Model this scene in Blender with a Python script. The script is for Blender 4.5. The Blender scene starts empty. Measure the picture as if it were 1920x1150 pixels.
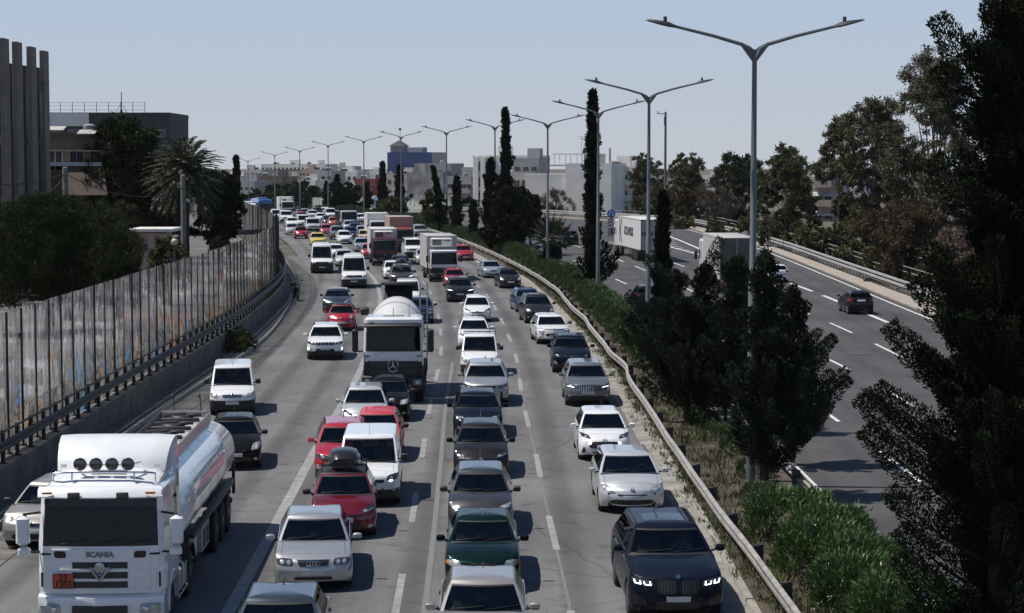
import bpy, bmesh, math, random
import numpy as np
from mathutils import Vector, Matrix
from mathutils.bvhtree import BVHTree

S = bpy.context.scene
COL = S.collection
PI = math.pi
R = math.radians
rng = np.random.default_rng(7)
random.seed(7)

# ------------------------------------------------------------------ camera, sky, sun, exposure
F_PX, CAM_H = 3700.0, 9.6
K = F_PX / 2450.0   # stretches the surveyed stations along the road to this lens
PITCH = math.atan(272 / F_PX)
cam_d = bpy.data.cameras.new('camera')
cam_d.sensor_width = 36
cam_d.lens = F_PX / 1920 * 36
cam_d.clip_start = 0.5
cam_d.clip_end = 6000
cam = bpy.data.objects.new('camera', cam_d)
COL.objects.link(cam)
cam.location = (0, 0, CAM_H)
cam.rotation_euler = (PI / 2 - PITCH, 0, 0)
S.camera = cam

SUN_EL = R(60)
SUN_TO = Vector((-math.cos(SUN_EL), 0.035, math.sin(SUN_EL))).normalized()   # towards the sun: left of the road
world = bpy.data.worlds.new('World')
S.world = world
world.use_nodes = True
wn = world.node_tree
for n in list(wn.nodes):
    wn.nodes.remove(n)
w_out = wn.nodes.new('ShaderNodeOutputWorld')
w_bg = wn.nodes.new('ShaderNodeBackground')
w_sky = wn.nodes.new('ShaderNodeTexSky')
w_sky.sky_type = 'NISHITA'
w_sky.sun_disc = False
w_sky.sun_elevation = SUN_EL
w_sky.sun_rotation = math.atan2(SUN_TO.x, SUN_TO.y)
w_sky.altitude = 0
w_sky.air_density = 1.0
w_sky.dust_density = 0.1
w_sky.ozone_density = 1.5
w_bg.inputs['Strength'].default_value = 0.1
# clear-sky gradient with elevation, mixed with the Nishita sky (pale at the skyline, deeper overhead)
w_tc = wn.nodes.new('ShaderNodeTexCoord')
w_sep = wn.nodes.new('ShaderNodeSeparateXYZ')
w_rp = wn.nodes.new('ShaderNodeValToRGB')
for _ in range(2):
    w_rp.color_ramp.elements.new(.5)
for e_, (p_, c_) in zip(w_rp.color_ramp.elements, [(0.0, (.515, .555, .625)), (.05, (.465, .54, .65)), (.125, (.375, .52, .74)), (.5, (.04, .09, .22))]):
    e_.position = p_
    e_.color = (*c_, 1)
w_mul = wn.nodes.new('ShaderNodeVectorMath')
w_mul.operation = 'SCALE'
w_mul.inputs['Scale'].default_value = 10.0
w_mx = wn.nodes.new('ShaderNodeMix')
w_mx.data_type = 'RGBA'
w_mx.inputs['Factor'].default_value = .95
wn.links.new(w_tc.outputs['Generated'], w_sep.inputs[0])
wn.links.new(w_sep.outputs[2], w_rp.inputs[0])
wn.links.new(w_rp.outputs[0], w_mul.inputs[0])
wn.links.new(w_sky.outputs[0], w_mx.inputs['A'])
wn.links.new(w_mul.outputs[0], w_mx.inputs['B'])
wn.links.new(w_mx.outputs['Result'], w_bg.inputs['Color'])
wn.links.new(w_bg.outputs[0], w_out.inputs[0])

sun_d = bpy.data.lights.new('sun', 'SUN')
sun_d.energy = 4.9
sun_d.angle = R(0.53)
sun_d.color = (1.0, 0.955, 0.89)
sun = bpy.data.objects.new('sun', sun_d)
COL.objects.link(sun)
sun.rotation_euler = SUN_TO.to_track_quat('Z', 'Y').to_euler()
sun.location = (-40, 0, 60)

vs = S.view_settings
vs.view_transform = 'Standard'
vs.look = 'None'
vs.exposure = 0.02
vs.gamma = 1.0
S.render.engine = 'CYCLES'
S.cycles.max_bounces = 6
S.cycles.diffuse_bounces = 2
S.cycles.glossy_bounces = 3
S.cycles.transmission_bounces = 4
S.cycles.transparent_max_bounces = 12
S.cycles.caustics_reflective = False
S.cycles.caustics_refractive = False
S.cycles.use_denoising = True

# ------------------------------------------------------------------ helpers
class MB:
    """collects shapes; obj() links them as ONE mesh object"""
    def __init__(s):
        s.v, s.f, s.m = [], [], []

    def add(s, verts, faces, m=0):
        o = len(s.v)
        s.v.extend([tuple(map(float, p)) for p in verts])
        for f in faces:
            s.f.append(tuple(i + o for i in f))
            s.m.append(m)
        return s

    def box(s, c, d, m=0, ch=0.0, rz=0.0, rx=0.0, ry=0.0, taper=1.0):
        hx, hy, hz = d[0] / 2, d[1] / 2, d[2] / 2
        ch = min(ch, hx * .9, hy * .9, hz * .9)
        vs_, fs = [], []
        if ch <= 0:
            for z in (-hz, hz):
                k = taper if z > 0 else 1
                vs_ += [(-hx * k, -hy * k, z), (hx * k, -hy * k, z), (hx * k, hy * k, z), (-hx * k, hy * k, z)]
            fs = [(3, 2, 1, 0), (4, 5, 6, 7), (0, 1, 5, 4), (1, 2, 6, 5), (2, 3, 7, 6), (3, 0, 4, 7)]
        else:
            def ring(z, ins):
                a, b = hx - ins, hy - ins
                k = taper if z > 0 else 1
                a, b = a * k, b * k
                e = ch if ins == 0 else 0
                q = ch * .6
                return [(-a + q, -b, z), (a - q, -b, z), (a, -b + q, z), (a, b - q, z), (a - q, b, z), (-a + q, b, z), (-a, b - q, z), (-a, -b + q, z)]
            rings = [ring(-hz, ch), ring(-hz + ch, 0), ring(hz - ch, 0), ring(hz, ch)]
            for r_ in rings:
                vs_ += r_
            fs.append(tuple(reversed(range(8))))
            for k in range(3):
                for i in range(8):
                    j = (i + 1) % 8
                    fs.append((k * 8 + i, k * 8 + j, k * 8 + 8 + j, k * 8 + 8 + i))
            fs.append(tuple(range(24, 32)))
        M = Matrix.Translation(c) @ Matrix.Rotation(rz, 4, 'Z') @ Matrix.Rotation(ry, 4, 'Y') @ Matrix.Rotation(rx, 4, 'X')
        return s.add([M @ Vector(p) for p in vs_], fs, m)

    def tube(s, pts, rad, n=8, m=0, cap=True):
        pts = [Vector(p) for p in pts]
        if not hasattr(rad, '__len__'):
            rad = [rad] * len(pts)
        vs_, fs = [], []
        ref = Vector((0, 0, 1))
        for i, p in enumerate(pts):
            t = (pts[min(i + 1, len(pts) - 1)] - pts[max(i - 1, 0)])
            t = t.normalized() if t.length > 1e-9 else Vector((0, 0, 1))
            a = ref if abs(t.dot(ref)) < .93 else Vector((1, 0, 0))
            u = t.cross(a).normalized()
            w = u.cross(t).normalized()
            for k in range(n):
                an = 2 * PI * k / n
                vs_.append(p + (u * math.cos(an) + w * math.sin(an)) * rad[i])
        for i in range(len(pts) - 1):
            for k in range(n):
                j = (k + 1) % n
                fs.append((i * n + k, (i + 1) * n + k, (i + 1) * n + j, i * n + j))
        if cap:
            fs.append(tuple(range(n)))
            fs.append(tuple(reversed(range((len(pts) - 1) * n, len(pts) * n))))
        return s.add(vs_, fs, m)

    def lathe(s, prof, n=20, origin=(0, 0, 0), M=None, m=0):
        """prof: (r, h) pairs turned round the local Z axis"""
        vs_, fs = [], []
        for r_, h in prof:
            for k in range(n):
                a = 2 * PI * k / n
                vs_.append(Vector((r_ * math.cos(a), r_ * math.sin(a), h)))
        for i in range(len(prof) - 1):
            for k in range(n):
                j = (k + 1) % n
                fs.append((i * n + k, i * n + j, (i + 1) * n + j, (i + 1) * n + k))
        fs.append(tuple(reversed(range(n))))
        fs.append(tuple(range((len(prof) - 1) * n, len(prof) * n)))
        M = M or Matrix.Identity(4)
        T = Matrix.Translation(origin)
        return s.add([T @ (M @ p) for p in vs_], fs, m)

    def prism(s, poly, a, b, axis='y', m=0):
        """polygon (2-D) extruded from a to b along an axis; poly is (x,z) for y, (y,z) for x, (x,y) for z"""
        n = len(poly)
        def P(p, t):
            return (p[0], t, p[1]) if axis == 'y' else ((t, p[0], p[1]) if axis == 'x' else (p[0], p[1], t))
        vs_ = [P(p, a) for p in poly] + [P(p, b) for p in poly]
        fs = [tuple(range(n)), tuple(reversed(range(n, 2 * n)))]
        for i in range(n):
            j = (i + 1) % n
            fs.append((i, i + n, j + n, j))
        return s.add(vs_, fs, m)

    def grid(s, P, m=0, mask=None, flip=False, mats=None):
        P = np.asarray(P, float)
        a, b = P.shape[:2]
        o = len(s.v)
        s.v.extend(map(tuple, P.reshape(-1, 3)))
        for i in range(a - 1):
            for j in range(b - 1):
                if mask is not None and not mask[i][j]:
                    continue
                q = (o + i * b + j, o + i * b + j + 1, o + (i + 1) * b + j + 1, o + (i + 1) * b + j)
                s.f.append(tuple(reversed(q)) if flip else q)
                s.m.append(mats[i][j] if mats is not None else m)
        return s

    def sphere(s, c, r_, n=12, m=0, sz=1.0):
        prof = [(max(1e-4, r_ * math.sin(PI * k / (n // 2))), -r_ * sz * math.cos(PI * k / (n // 2))) for k in range(n // 2 + 1)]
        return s.lathe(prof, n, c, None, m)

    def mesh(s, name, fix=True, smooth=35):
        me = bpy.data.meshes.new(name)
        me.from_pydata(s.v, [], s.f)
        me.polygons.foreach_set('material_index', s.m)
        if True:
            bm = bmesh.new()
            bm.from_mesh(me)
            if fix:
                bmesh.ops.recalc_face_normals(bm, faces=bm.faces)
            else:
                bmesh.ops.remove_doubles(bm, verts=bm.verts, dist=.0008)
            bm.to_mesh(me)
            bm.free()
        if smooth:
            me.polygons.foreach_set('use_smooth', [True] * len(me.polygons))
            me.set_sharp_from_angle(angle=R(smooth))
        me.update()
        return me

    def obj(s, name, mats, parent=None, fix=True, smooth=35):
        return link(name, s.mesh(name, fix, smooth), mats, parent)


def link(name, me, mats, parent=None):
    if not isinstance(mats, (list, tuple)):
        mats = [mats]
    if len(me.materials) == 0:
        for m_ in mats:
            me.materials.append(m_)
    o = bpy.data.objects.new(name, me)
    COL.objects.link(o)
    if parent is not None:
        o.parent = parent
    return o


def tag(o, label=None, cat=None, group=None, kind=None):
    if label: o['label'] = label
    if cat: o['category'] = cat
    if group: o['group'] = group
    if kind: o['kind'] = kind
    return o


def thing(name, label, cat, loc=(0, 0, 0), rz=0.0, group=None):
    o = bpy.data.objects.new(name, None)
    COL.objects.link(o)
    o.location = loc
    o.rotation_euler = (0, 0, rz)
    o.empty_display_size = .2
    return tag(o, label, cat, group)


def dup(root, loc, rz=0.0, label=None, group=None, scale=None):
    def cp(o, par):
        c = o.copy()
        COL.objects.link(c)
        if par is not None:
            c.parent = par
        for ch in o.children:
            cp(ch, c)
        return c
    r_ = cp(root, None)
    r_.location = loc
    r_.rotation_euler = (0, 0, rz)
    if scale is not None:
        r_.scale = scale if hasattr(scale, '__len__') else (scale,) * 3
    if label: r_['label'] = label
    if group: r_['group'] = group
    return r_


def curve(pts):
    """smooth x(y) through (y, x) points"""
    pts = sorted(pts)
    ys = np.array([p[0] for p in pts], float) * K
    xs = np.array([p[1] for p in pts], float)
    d = np.gradient(xs, ys)
    def fn(y):
        y = float(min(max(y, ys[0]), ys[-1]))
        i = int(min(max(np.searchsorted(ys, y) - 1, 0), len(ys) - 2))
        h_ = ys[i + 1] - ys[i]
        t = (y - ys[i]) / h_
        return float((2*t**3 - 3*t**2 + 1) * xs[i] + (t**3 - 2*t**2 + t) * h_ * d[i] + (-2*t**3 + 3*t**2) * xs[i + 1] + (t**3 - t**2) * h_ * d[i + 1])
    return fn


def slope(fn, y, e=1.5):
    return (fn(y + e) - fn(y - e)) / (2 * e)


ZR = curve([(-60, 0), (60, 0), (110, 0), (150, .35), (200, .4), (235, .1), (270, -.8), (300, -1.9), (345, -3.5), (430, -6.5), (600, -9), (900, -9), (3000, -9)])


def ray(px, py):
    X, Y = (px - 960) / F_PX, (575 - py) / F_PX
    return np.array([X, math.cos(PITCH) + Y * math.sin(PITCH), -math.sin(PITCH) + Y * math.cos(PITCH)])


def gp(px, py, dz=0.0):
    """ground point seen at a pixel of the photograph"""
    d = ray(px, py)
    z = 0.0
    for _ in range(30):
        t = (z + dz - CAM_H) / d[2]
        z = .5 * z + .5 * ZR(d[1] * t)
    return Vector((d[0] * t, d[1] * t, ZR(d[1] * t)))


def at(px, py, dist):
    d = ray(px, py)
    return Vector((d[0] * dist / d[1], dist, CAM_H + d[2] * dist / d[1]))


# ------------------------------------------------------------------ materials
MATS = {}


def mat(name, col, rough=.6, metal=0.0, var=.0, vscale=3.0, coat=0.0, spec=.5, bump=0.0, bscale=40.0, emit=None, col2=None, stretch=None, coords='Object', detail=4):
    if name in MATS:
        return MATS[name]
    m_ = bpy.data.materials.new(name)
    m_.use_nodes = True
    nt = m_.node_tree
    b = nt.nodes['Principled BSDF']
    b.inputs['Base Color'].default_value = (*col, 1)
    b.inputs['Roughness'].default_value = rough
    b.inputs['Metallic'].default_value = metal
    b.inputs['Specular IOR Level'].default_value = spec
    b.inputs['Coat Weight'].default_value = coat
    b.inputs['Coat Roughness'].default_value = .04
    if emit:
        b.inputs['Emission Color'].default_value = (*emit[0], 1)
        b.inputs['Emission Strength'].default_value = emit[1]
    tc = None
    def vec():
        nonlocal tc
        if tc is None:
            t = nt.nodes.new('ShaderNodeTexCoord')
            tc = t.outputs[coords]
            if stretch:
                mp = nt.nodes.new('ShaderNodeMapping')
                mp.inputs['Scale'].default_value = stretch
                nt.links.new(tc, mp.inputs[0])
                tc = mp.outputs[0]
        return tc
    if var > 0 or col2:
        nz = nt.nodes.new('ShaderNodeTexNoise')
        nz.inputs['Scale'].default_value = vscale
        nz.inputs['Detail'].default_value = detail
        nz.inputs['Roughness'].default_value = .6
        nt.links.new(vec(), nz.inputs['Vector'])
        rp = nt.nodes.new('ShaderNodeValToRGB')
        rp.color_ramp.elements[0].position = .32
        rp.color_ramp.elements[1].position = .68
        c2 = col2 or tuple(min(1, c * (1 + var)) for c in col)
        c1 = col if col2 else tuple(c * (1 - var) for c in col)
        rp.color_ramp.elements[0].color = (*c1, 1)
        rp.color_ramp.elements[1].color = (*c2, 1)
        nt.links.new(nz.outputs[0], rp.inputs[0])
        nt.links.new(rp.outputs[0], b.inputs['Base Color'])
    if bump > 0:
        n2 = nt.nodes.new('ShaderNodeTexNoise')
        n2.inputs['Scale'].default_value = bscale
        n2.inputs['Detail'].default_value = 3
        nt.links.new(vec(), n2.inputs['Vector'])
        bp = nt.nodes.new('ShaderNodeBump')
        bp.inputs['Strength'].default_value = bump
        bp.inputs['Distance'].default_value = .02
        nt.links.new(n2.outputs[0], bp.inputs['Height'])
        nt.links.new(bp.outputs[0], b.inputs['Normal'])
    MATS[name] = m_
    return m_


def N(nt, typ, **kw):
    n = nt.nodes.new(typ)
    for k, v in kw.items():
        if k in n.inputs:
            n.inputs[k].default_value = v
        else:
            setattr(n, k, v)
    return n


def ramp(nt, src, stops):
    rp = nt.nodes.new('ShaderNodeValToRGB')
    el = rp.color_ramp.elements
    while len(el) < len(stops):
        el.new(.5)
    for e, (p, c) in zip(el, stops):
        e.position = p
        e.color = (*c, 1) if hasattr(c, '__len__') else (c, c, c, 1)
    nt.links.new(src, rp.inputs[0])
    return rp.outputs[0]


def mixc(nt, fac, a, b, mode='MIX'):
    mx = nt.nodes.new('ShaderNodeMix')
    mx.data_type = 'RGBA'
    mx.blend_type = mode
    for sock, val in ((mx.inputs['Factor'], fac), (mx.inputs['A'], a), (mx.inputs['B'], b)):
        if hasattr(val, 'links') or hasattr(val, 'is_linked'):
            nt.links.new(val, sock)
        elif hasattr(val, '__len__'):
            sock.default_value = (*val, 1)
        else:
            sock.default_value = val
    return mx.outputs['Result']


def asphalt(name, base, tracks, lanes0, lanew, mott=.18, crack=True):
    """worn asphalt: aggregate speckle, long mottling, polished wheel tracks, cracks (UV = metres across / along)"""
    m_ = bpy.data.materials.new(name)
    m_.use_nodes = True
    nt = m_.node_tree
    b = nt.nodes['Principled BSDF']
    tc = N(nt, 'ShaderNodeTexCoord')
    uv = tc.outputs['UV']
    mp = N(nt, 'ShaderNodeMapping')
    mp.inputs['Scale'].default_value = (1.0, .12, 1)
    nt.links.new(uv, mp.inputs[0])
    n1 = N(nt, 'ShaderNodeTexNoise', Scale=.9, Detail=6.0, Roughness=.65)
    nt.links.new(mp.outputs[0], n1.inputs['Vector'])
    c = ramp(nt, n1.outputs[0], [(.3, [x * (1 - mott) for x in base]), (.7, [x * (1 + mott) for x in base])])
    n2 = N(nt, 'ShaderNodeTexNoise', Scale=.16, Detail=3.0)
    nt.links.new(uv, n2.inputs['Vector'])
    c = mixc(nt, 1.0, c, ramp(nt, n2.outputs[0], [(.34, .80), (.66, 1.12)]), 'MULTIPLY')
    n3 = N(nt, 'ShaderNodeTexNoise', Scale=26.0, Detail=2.0)
    nt.links.new(uv, n3.inputs['Vector'])
    c = mixc(nt, 1.0, c, ramp(nt, n3.outputs[0], [(.35, .78), (.68, 1.24)]), 'MULTIPLY')
    n4 = N(nt, 'ShaderNodeTexNoise', Scale=90.0, Detail=1.0)
    nt.links.new(uv, n4.inputs['Vector'])
    c = mixc(nt, 1.0, c, ramp(nt, n4.outputs[0], [(.3, .75), (.7, 1.25)]), 'MULTIPLY')
    # wheel tracks
    sx = N(nt, 'ShaderNodeSeparateXYZ')
    nt.links.new(uv, sx.inputs[0])
    a = N(nt, 'ShaderNodeMath', operation='SUBTRACT')
    nt.links.new(sx.outputs[0], a.inputs[0]); a.inputs[1].default_value = lanes0
    w = N(nt, 'ShaderNodeMath', operation='MULTIPLY')
    nt.links.new(a.outputs[0], w.inputs[0]); w.inputs[1].default_value = 4 * PI / lanew
    cs = N(nt, 'ShaderNodeMath', operation='COSINE')
    nt.links.new(w.outputs[0], cs.inputs[0])
    nn = N(nt, 'ShaderNodeMath', operation='MULTIPLY')
    nt.links.new(cs.outputs[0], nn.inputs[0]); nt.links.new(n1.outputs[0], nn.inputs[1])
    c = mixc(nt, 1.0, c, ramp(nt, nn.outputs[0], [(.0, 1.0), (.5, 1 - tracks)]), 'MULTIPLY')
    # oil drips and stains
    n5 = N(nt, 'ShaderNodeTexNoise', Scale=1.3, Detail=5.0)
    nt.links.new(uv, n5.inputs['Vector'])
    c = mixc(nt, 1.0, c, ramp(nt, n5.outputs[0], [(.57, 1.0), (.72, .66)]), 'MULTIPLY')
    if crack:
        vo = N(nt, 'ShaderNodeTexVoronoi', Scale=.07, feature='DISTANCE_TO_EDGE')
        wp = N(nt, 'ShaderNodeTexNoise', Scale=.8, Detail=4.0)
        nt.links.new(uv, wp.inputs['Vector'])
        wv = mixc(nt, .35, uv, wp.outputs['Color'], 'ADD')
        nt.links.new(wv, vo.inputs['Vector'])
        ck = ramp(nt, vo.outputs[0], [(.0, .7), (.0025, 1.0)])
        c = mixc(nt, 1.0, c, ck, 'MULTIPLY')
    nt.links.new(c, b.inputs['Base Color'])
    b.inputs['Roughness'].default_value = .82
    b.inputs['Specular IOR Level'].default_value = .3
    bp = N(nt, 'ShaderNodeBump', Strength=.35, Distance=.01)
    nt.links.new(n4.outputs[0], bp.inputs['Height'])
    nt.links.new(bp.outputs[0], b.inputs['Normal'])
    return m_


def worn_paint(name, col, under, amount=.5):
    m_ = bpy.data.materials.new(name)
    m_.use_nodes = True
    nt = m_.node_tree
    b = nt.nodes['Principled BSDF']
    tc = N(nt, 'ShaderNodeTexCoord')
    n1 = N(nt, 'ShaderNodeTexNoise', Scale=2.2, Detail=8.0, Roughness=.75)
    nt.links.new(tc.outputs['Object'], n1.inputs['Vector'])
    c = ramp(nt, n1.outputs[0], [(amount - .18, under), (amount + .16, col)])
    nt.links.new(c, b.inputs['Base Color'])
    b.inputs['Roughness'].default_value = .7
    return m_


def strip(name, xa, xb, y0, y1, dz, m_, step=2.0, nx=1, zfun=None):
    """a sheet between two edge curves, UV in metres"""
    n = max(2, int((y1 - y0) / step) + 1)
    ys = np.linspace(y0, y1, n)
    V, UV = [], []
    for y in ys:
        a, b = xa(y), xb(y)
        for k in range(nx + 1):
            t = k / nx
            V.append((a + (b - a) * t, y, (zfun or ZR)(y) + dz))
            UV.append(((a - b) + (b - a) * t, y))
    fs = []
    for i in range(n - 1):
        for k in range(nx):
            q = i * (nx + 1) + k
            fs.append((q, q + 1, q + nx + 2, q + nx + 1))
    me = bpy.data.meshes.new(name)
    me.from_pydata(V, [], fs)
    ul = me.uv_layers.new(name='UVMap')
    for li, l in enumerate(me.loops):
        ul.data[li].uv = UV[l.vertex_index]
    me.materials.append(m_)
    o = bpy.data.objects.new(name, me)
    COL.objects.link(o)
    return o


def sweep(mb, prof, fn, y0, y1, step=2.0, z0=0.0, m=0, zfun=None, closed=True, wob=None):
    """a profile (lateral offset to the right, height) swept along the curve x = fn(y)"""
    ys = np.arange(y0, y1 + step * .5, step)
    P = []
    for y in ys:
        s_ = slope(fn, y)
        nx_, ny_ = 1 / math.hypot(1, s_), -s_ / math.hypot(1, s_)
        wx, wz = wob(y) if wob else (0, 0)
        P.append([(fn(y) + (o + wx) * nx_, y + (o + wx) * ny_, (zfun or ZR)(y) + z0 + h_ + wz) for o, h_ in (list(prof) + [prof[0]] if closed else prof)])
    mb.grid(P, m=m)
    return mb


def text_mesh(txt, size, depth=.006, align='CENTER', bold=0.0):
    cu = bpy.data.curves.new('lettering', 'FONT')
    cu.body = txt
    cu.size = size
    cu.extrude = depth
    cu.offset = bold
    cu.align_x = align
    cu.align_y = 'CENTER'
    o = bpy.data.objects.new('lettering', cu)
    COL.objects.link(o)
    dg = bpy.context.evaluated_depsgraph_get()
    me = bpy.data.meshes.new_from_object(o.evaluated_get(dg))
    bpy.data.objects.remove(o)
    bpy.data.curves.remove(cu)
    return me

# ------------------------------------------------------------------ the lines of the road (y, x)
MED = curve([(-60, 7.3), (10, 7.3), (38, 7.13), (66, 6.92), (93.5, 6.2), (121, 3.3), (148.5, -1.94), (176, -8.8), (203.5, -17.3), (231, -26.2), (258.5, -36.4), (286, -46.5), (313.5, -57), (341, -69), (430, -112), (600, -200)])
RAIL = curve([(-60, 6.3), (10, 6.0), (25, 5.68), (36, 5.25), (50, 4.95), (67, 4.44), (80, 3.76), (96, 2.76), (121, -.84), (140, -4.6), (163, -10.0), (200, -20.4), (240, -33.5), (285, -50), (340, -72.5), (430, -115), (600, -203)])
KERB = curve([(-60, 5.2), (10, 5.15), (27, 5.08), (37, 5.0), (50, 4.8), (67, 4.2), (80, 3.35), (96, 2.05), (107, .9), (121, -1.75), (140, -5.5), (163, -11.0), (200, -21.5), (240, -34.6), (285, -51.2), (340, -73.7), (430, -116), (600, -204)])
offs = lambda fn, d: (lambda y: fn(y) + d * math.hypot(1, slope(fn, y)))
LINE_C = curve([(-60, 1.6), (10, 1.45), (28, 1.24), (36, .97), (43, .77), (50, .5), (66, .12), (74, -.32), (96, -2.05), (121, -6.0), (140, -9.9), (163, -15.4), (200, -26), (240, -39.3), (285, -56), (340, -78.5), (430, -121), (600, -209)])
LINE_B = curve([(-60, -1.9), (10, -2.2), (28, -2.5), (42, -2.92), (50, -3.2), (66, -3.6), (80, -4.5), (96, -6.0), (121, -10.0), (140, -14.0), (163, -19.5), (200, -30), (240, -43.4), (285, -60), (340, -82.6), (430, -125), (600, -213)])
LINE_A = curve([(-60, -5.6), (10, -5.8), (27, -6.05), (43, -6.55), (59, -6.95), (75, -7.9), (90.5, -9.15), (108, -11.5), (121, -14.2), (140, -18.2), (163, -23.8), (200, -34), (240, -47.4), (285, -64), (340, -86.6), (430, -129), (600, -217)])
EDGE_L = curve([(-60, -11.8), (10, -12.0), (30, -12.15), (50, -12.4), (62, -12.3), (68, -12.4), (85, -13.5), (109, -16.9), (121, -19.3), (140, -23.6), (163, -29.4), (200, -40), (240, -53), (285, -69.5), (340, -92), (430, -134), (600, -222)])
KERB_L = curve([(-60, -13.1), (10, -13.2), (50, -13.42), (62, -13.2), (71, -13.35), (85, -14.6), (94, -15.7), (109, -18.1), (121, -20.7), (140, -25.0), (163, -31), (200, -41.6), (240, -54.6), (285, -71), (340, -93.6), (430, -136), (600, -224)])
WALL_L = curve([(-60, -14.1), (10, -14.2), (50, -14.4), (69, -14.5), (78, -15.0), (90, -15.9), (97, -16.8), (110, -19.2), (121, -22.0), (133, -25.6), (147, -30.2), (165, -36.4), (200, -49)])
R_EDGE_L = curve([(-60, 9.2), (28, 9.1), (34, 9.0), (41, 8.86), (60, 8.35), (84, 7.3), (102, 5.85), (115, 4.3), (126, 2.5), (140, -.2), (163, -5.7), (200, -16.2), (240, -29.3), (285, -45.8), (340, -68.4), (430, -111), (600, -199)])
R_EDGE_R = curve([(-60, 24.5), (40, 25.2), (85, 25.9), (109, 26.6), (128, 26.7), (144, 26.4), (165, 24.6), (192, 20.8), (205, 13.5), (225, 2.5), (240, -7.5), (258, -18), (286, -31), (330, -52), (430, -98), (600, -186)])
R_RAIL = curve([(-60, 26.6), (40, 27.2), (83, 27.9), (108, 28.4), (144, 28.1), (165, 26.8), (192, 23.3), (205, 16), (225, 4.6), (240, -5.6), (258, -16.2), (286, -29), (330, -50), (430, -96), (600, -184)])
R_D1 = curve([(-60, 12.5), (43, 12.2), (60, 11.75), (84, 10.6), (102, 9.1), (107, 8.45), (126, 5.75), (131, 4.95), (140, 3.25), (163, -2.1), (200, -12.5), (240, -25.6), (285, -42), (340, -64.5), (430, -107), (600, -195)])
R_D2 = curve([(-60, 15.9), (43, 15.75), (60, 15.6), (64, 15.35), (100, 13.2), (113.6, 11.9), (123, 10.7), (129, 9.9), (140, 7.9), (163, 2.4), (200, -8.2), (240, -21.5), (285, -38), (340, -60.5), (430, -103), (600, -191)])
R_D3 = curve([(-60, 19.3), (64, 19.2), (74, 19.1), (100, 17.6), (125, 14.9), (150.7, 11.1), (165, 7.6), (195, -1.5), (231, -13.5)])
R_D4 = curve([(-60, 22.5), (80, 22.5), (95, 22.4), (103, 22.1), (125, 20.8), (133, 19.6)])
# ------------------------------------------------------------------ ground, roads, kerbs, markings
M_ASPH_L = asphalt('asphalt_left', (.152, .149, .148), .34, -1.2, 3.7)
M_ASPH_R = asphalt('asphalt_right', (.078, .076, .077), .16, 1.5, 3.55, mott=.10, crack=False)
M_SOIL = mat('soil', (.045, .036, .025), .95, var=.45, vscale=1.2, bump=.8, bscale=12, col2=(.10, .078, .054), detail=8)
M_EARTH = mat('earth', (.06, .055, .040), .95, col2=(.13, .115, .085), vscale=.25, detail=8)
M_KERB = mat('kerb_stone', (.22, .205, .18), .85, col2=(.36, .34, .30), vscale=1.6, bump=.4, bscale=20, detail=8)
M_GUTTER = mat('gutter_concrete', (.15, .14, .125), .9, col2=(.34, .32, .29), vscale=1.1, bump=.5, bscale=14, detail=9)
M_WHITE = worn_paint('road_paint', (.62, .62, .60), (.16, .16, .16), .33)
M_WORN = worn_paint('worn_road_paint', (.33, .33, .325), (.16, .16, .162), .47)
M_PALE = mat('pale_pavement', (.27, .23, .19), .9, col2=(.40, .35, .30), vscale=.8, detail=7)
M_CONC = mat('retaining_concrete', (.065, .062, .056), .9, col2=(.15, .142, .128), vscale=.9, bump=.4, bscale=9, detail=9)


def tiles_shadow_mat():
    m_ = bpy.data.materials.new('slabs_post_shadows')
    m_.use_nodes = True
    nt = m_.node_tree
    b = nt.nodes['Principled BSDF']
    tc = N(nt, 'ShaderNodeTexCoord')
    br = N(nt, 'ShaderNodeTexBrick', Scale=1.0)
    br.inputs['Color1'].default_value = (.115, .108, .098, 1)
    br.inputs['Color2'].default_value = (.165, .155, .14, 1)
    br.inputs['Mortar'].default_value = (.07, .066, .06, 1)  # dark slab lines also paint the barrier posts' shadows on the gutter
    br.inputs['Mortar Size'].default_value = .035
    br.inputs['Brick Width'].default_value = 2.2
    br.inputs['Row Height'].default_value = .62
    br.offset = 0
    nt.links.new(tc.outputs['UV'], br.inputs['Vector'])
    n1 = N(nt, 'ShaderNodeTexNoise', Scale=1.5, Detail=8.0)
    nt.links.new(tc.outputs['UV'], n1.inputs['Vector'])
    c = mixc(nt, 1.0, br.outputs[0], ramp(nt, n1.outputs[0], [(.3, .6), (.7, 1.3)]), 'MULTIPLY')
    nt.links.new(c, b.inputs['Base Color'])
    b.inputs['Roughness'].default_value = .9
    return m_


M_TILES_SHADOW = tiles_shadow_mat()

# one ground sheet out to the horizon
def ground():
    ys = np.concatenate([np.arange(-80, 700, 14), np.arange(700, 1500, 60), [1800, 2400, 3200, 4800]])
    xs = np.concatenate([[-3000, -1200, -600, -300], np.arange(-200, 201, 25), [300, 600, 1200, 3000]])
    P = [[(x, y, ZR(y) - .16) for x in xs] for y in ys]
    mb = MB()
    mb.grid(P)
    return tag(mb.obj('ground', M_EARTH), kind='structure')


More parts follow.
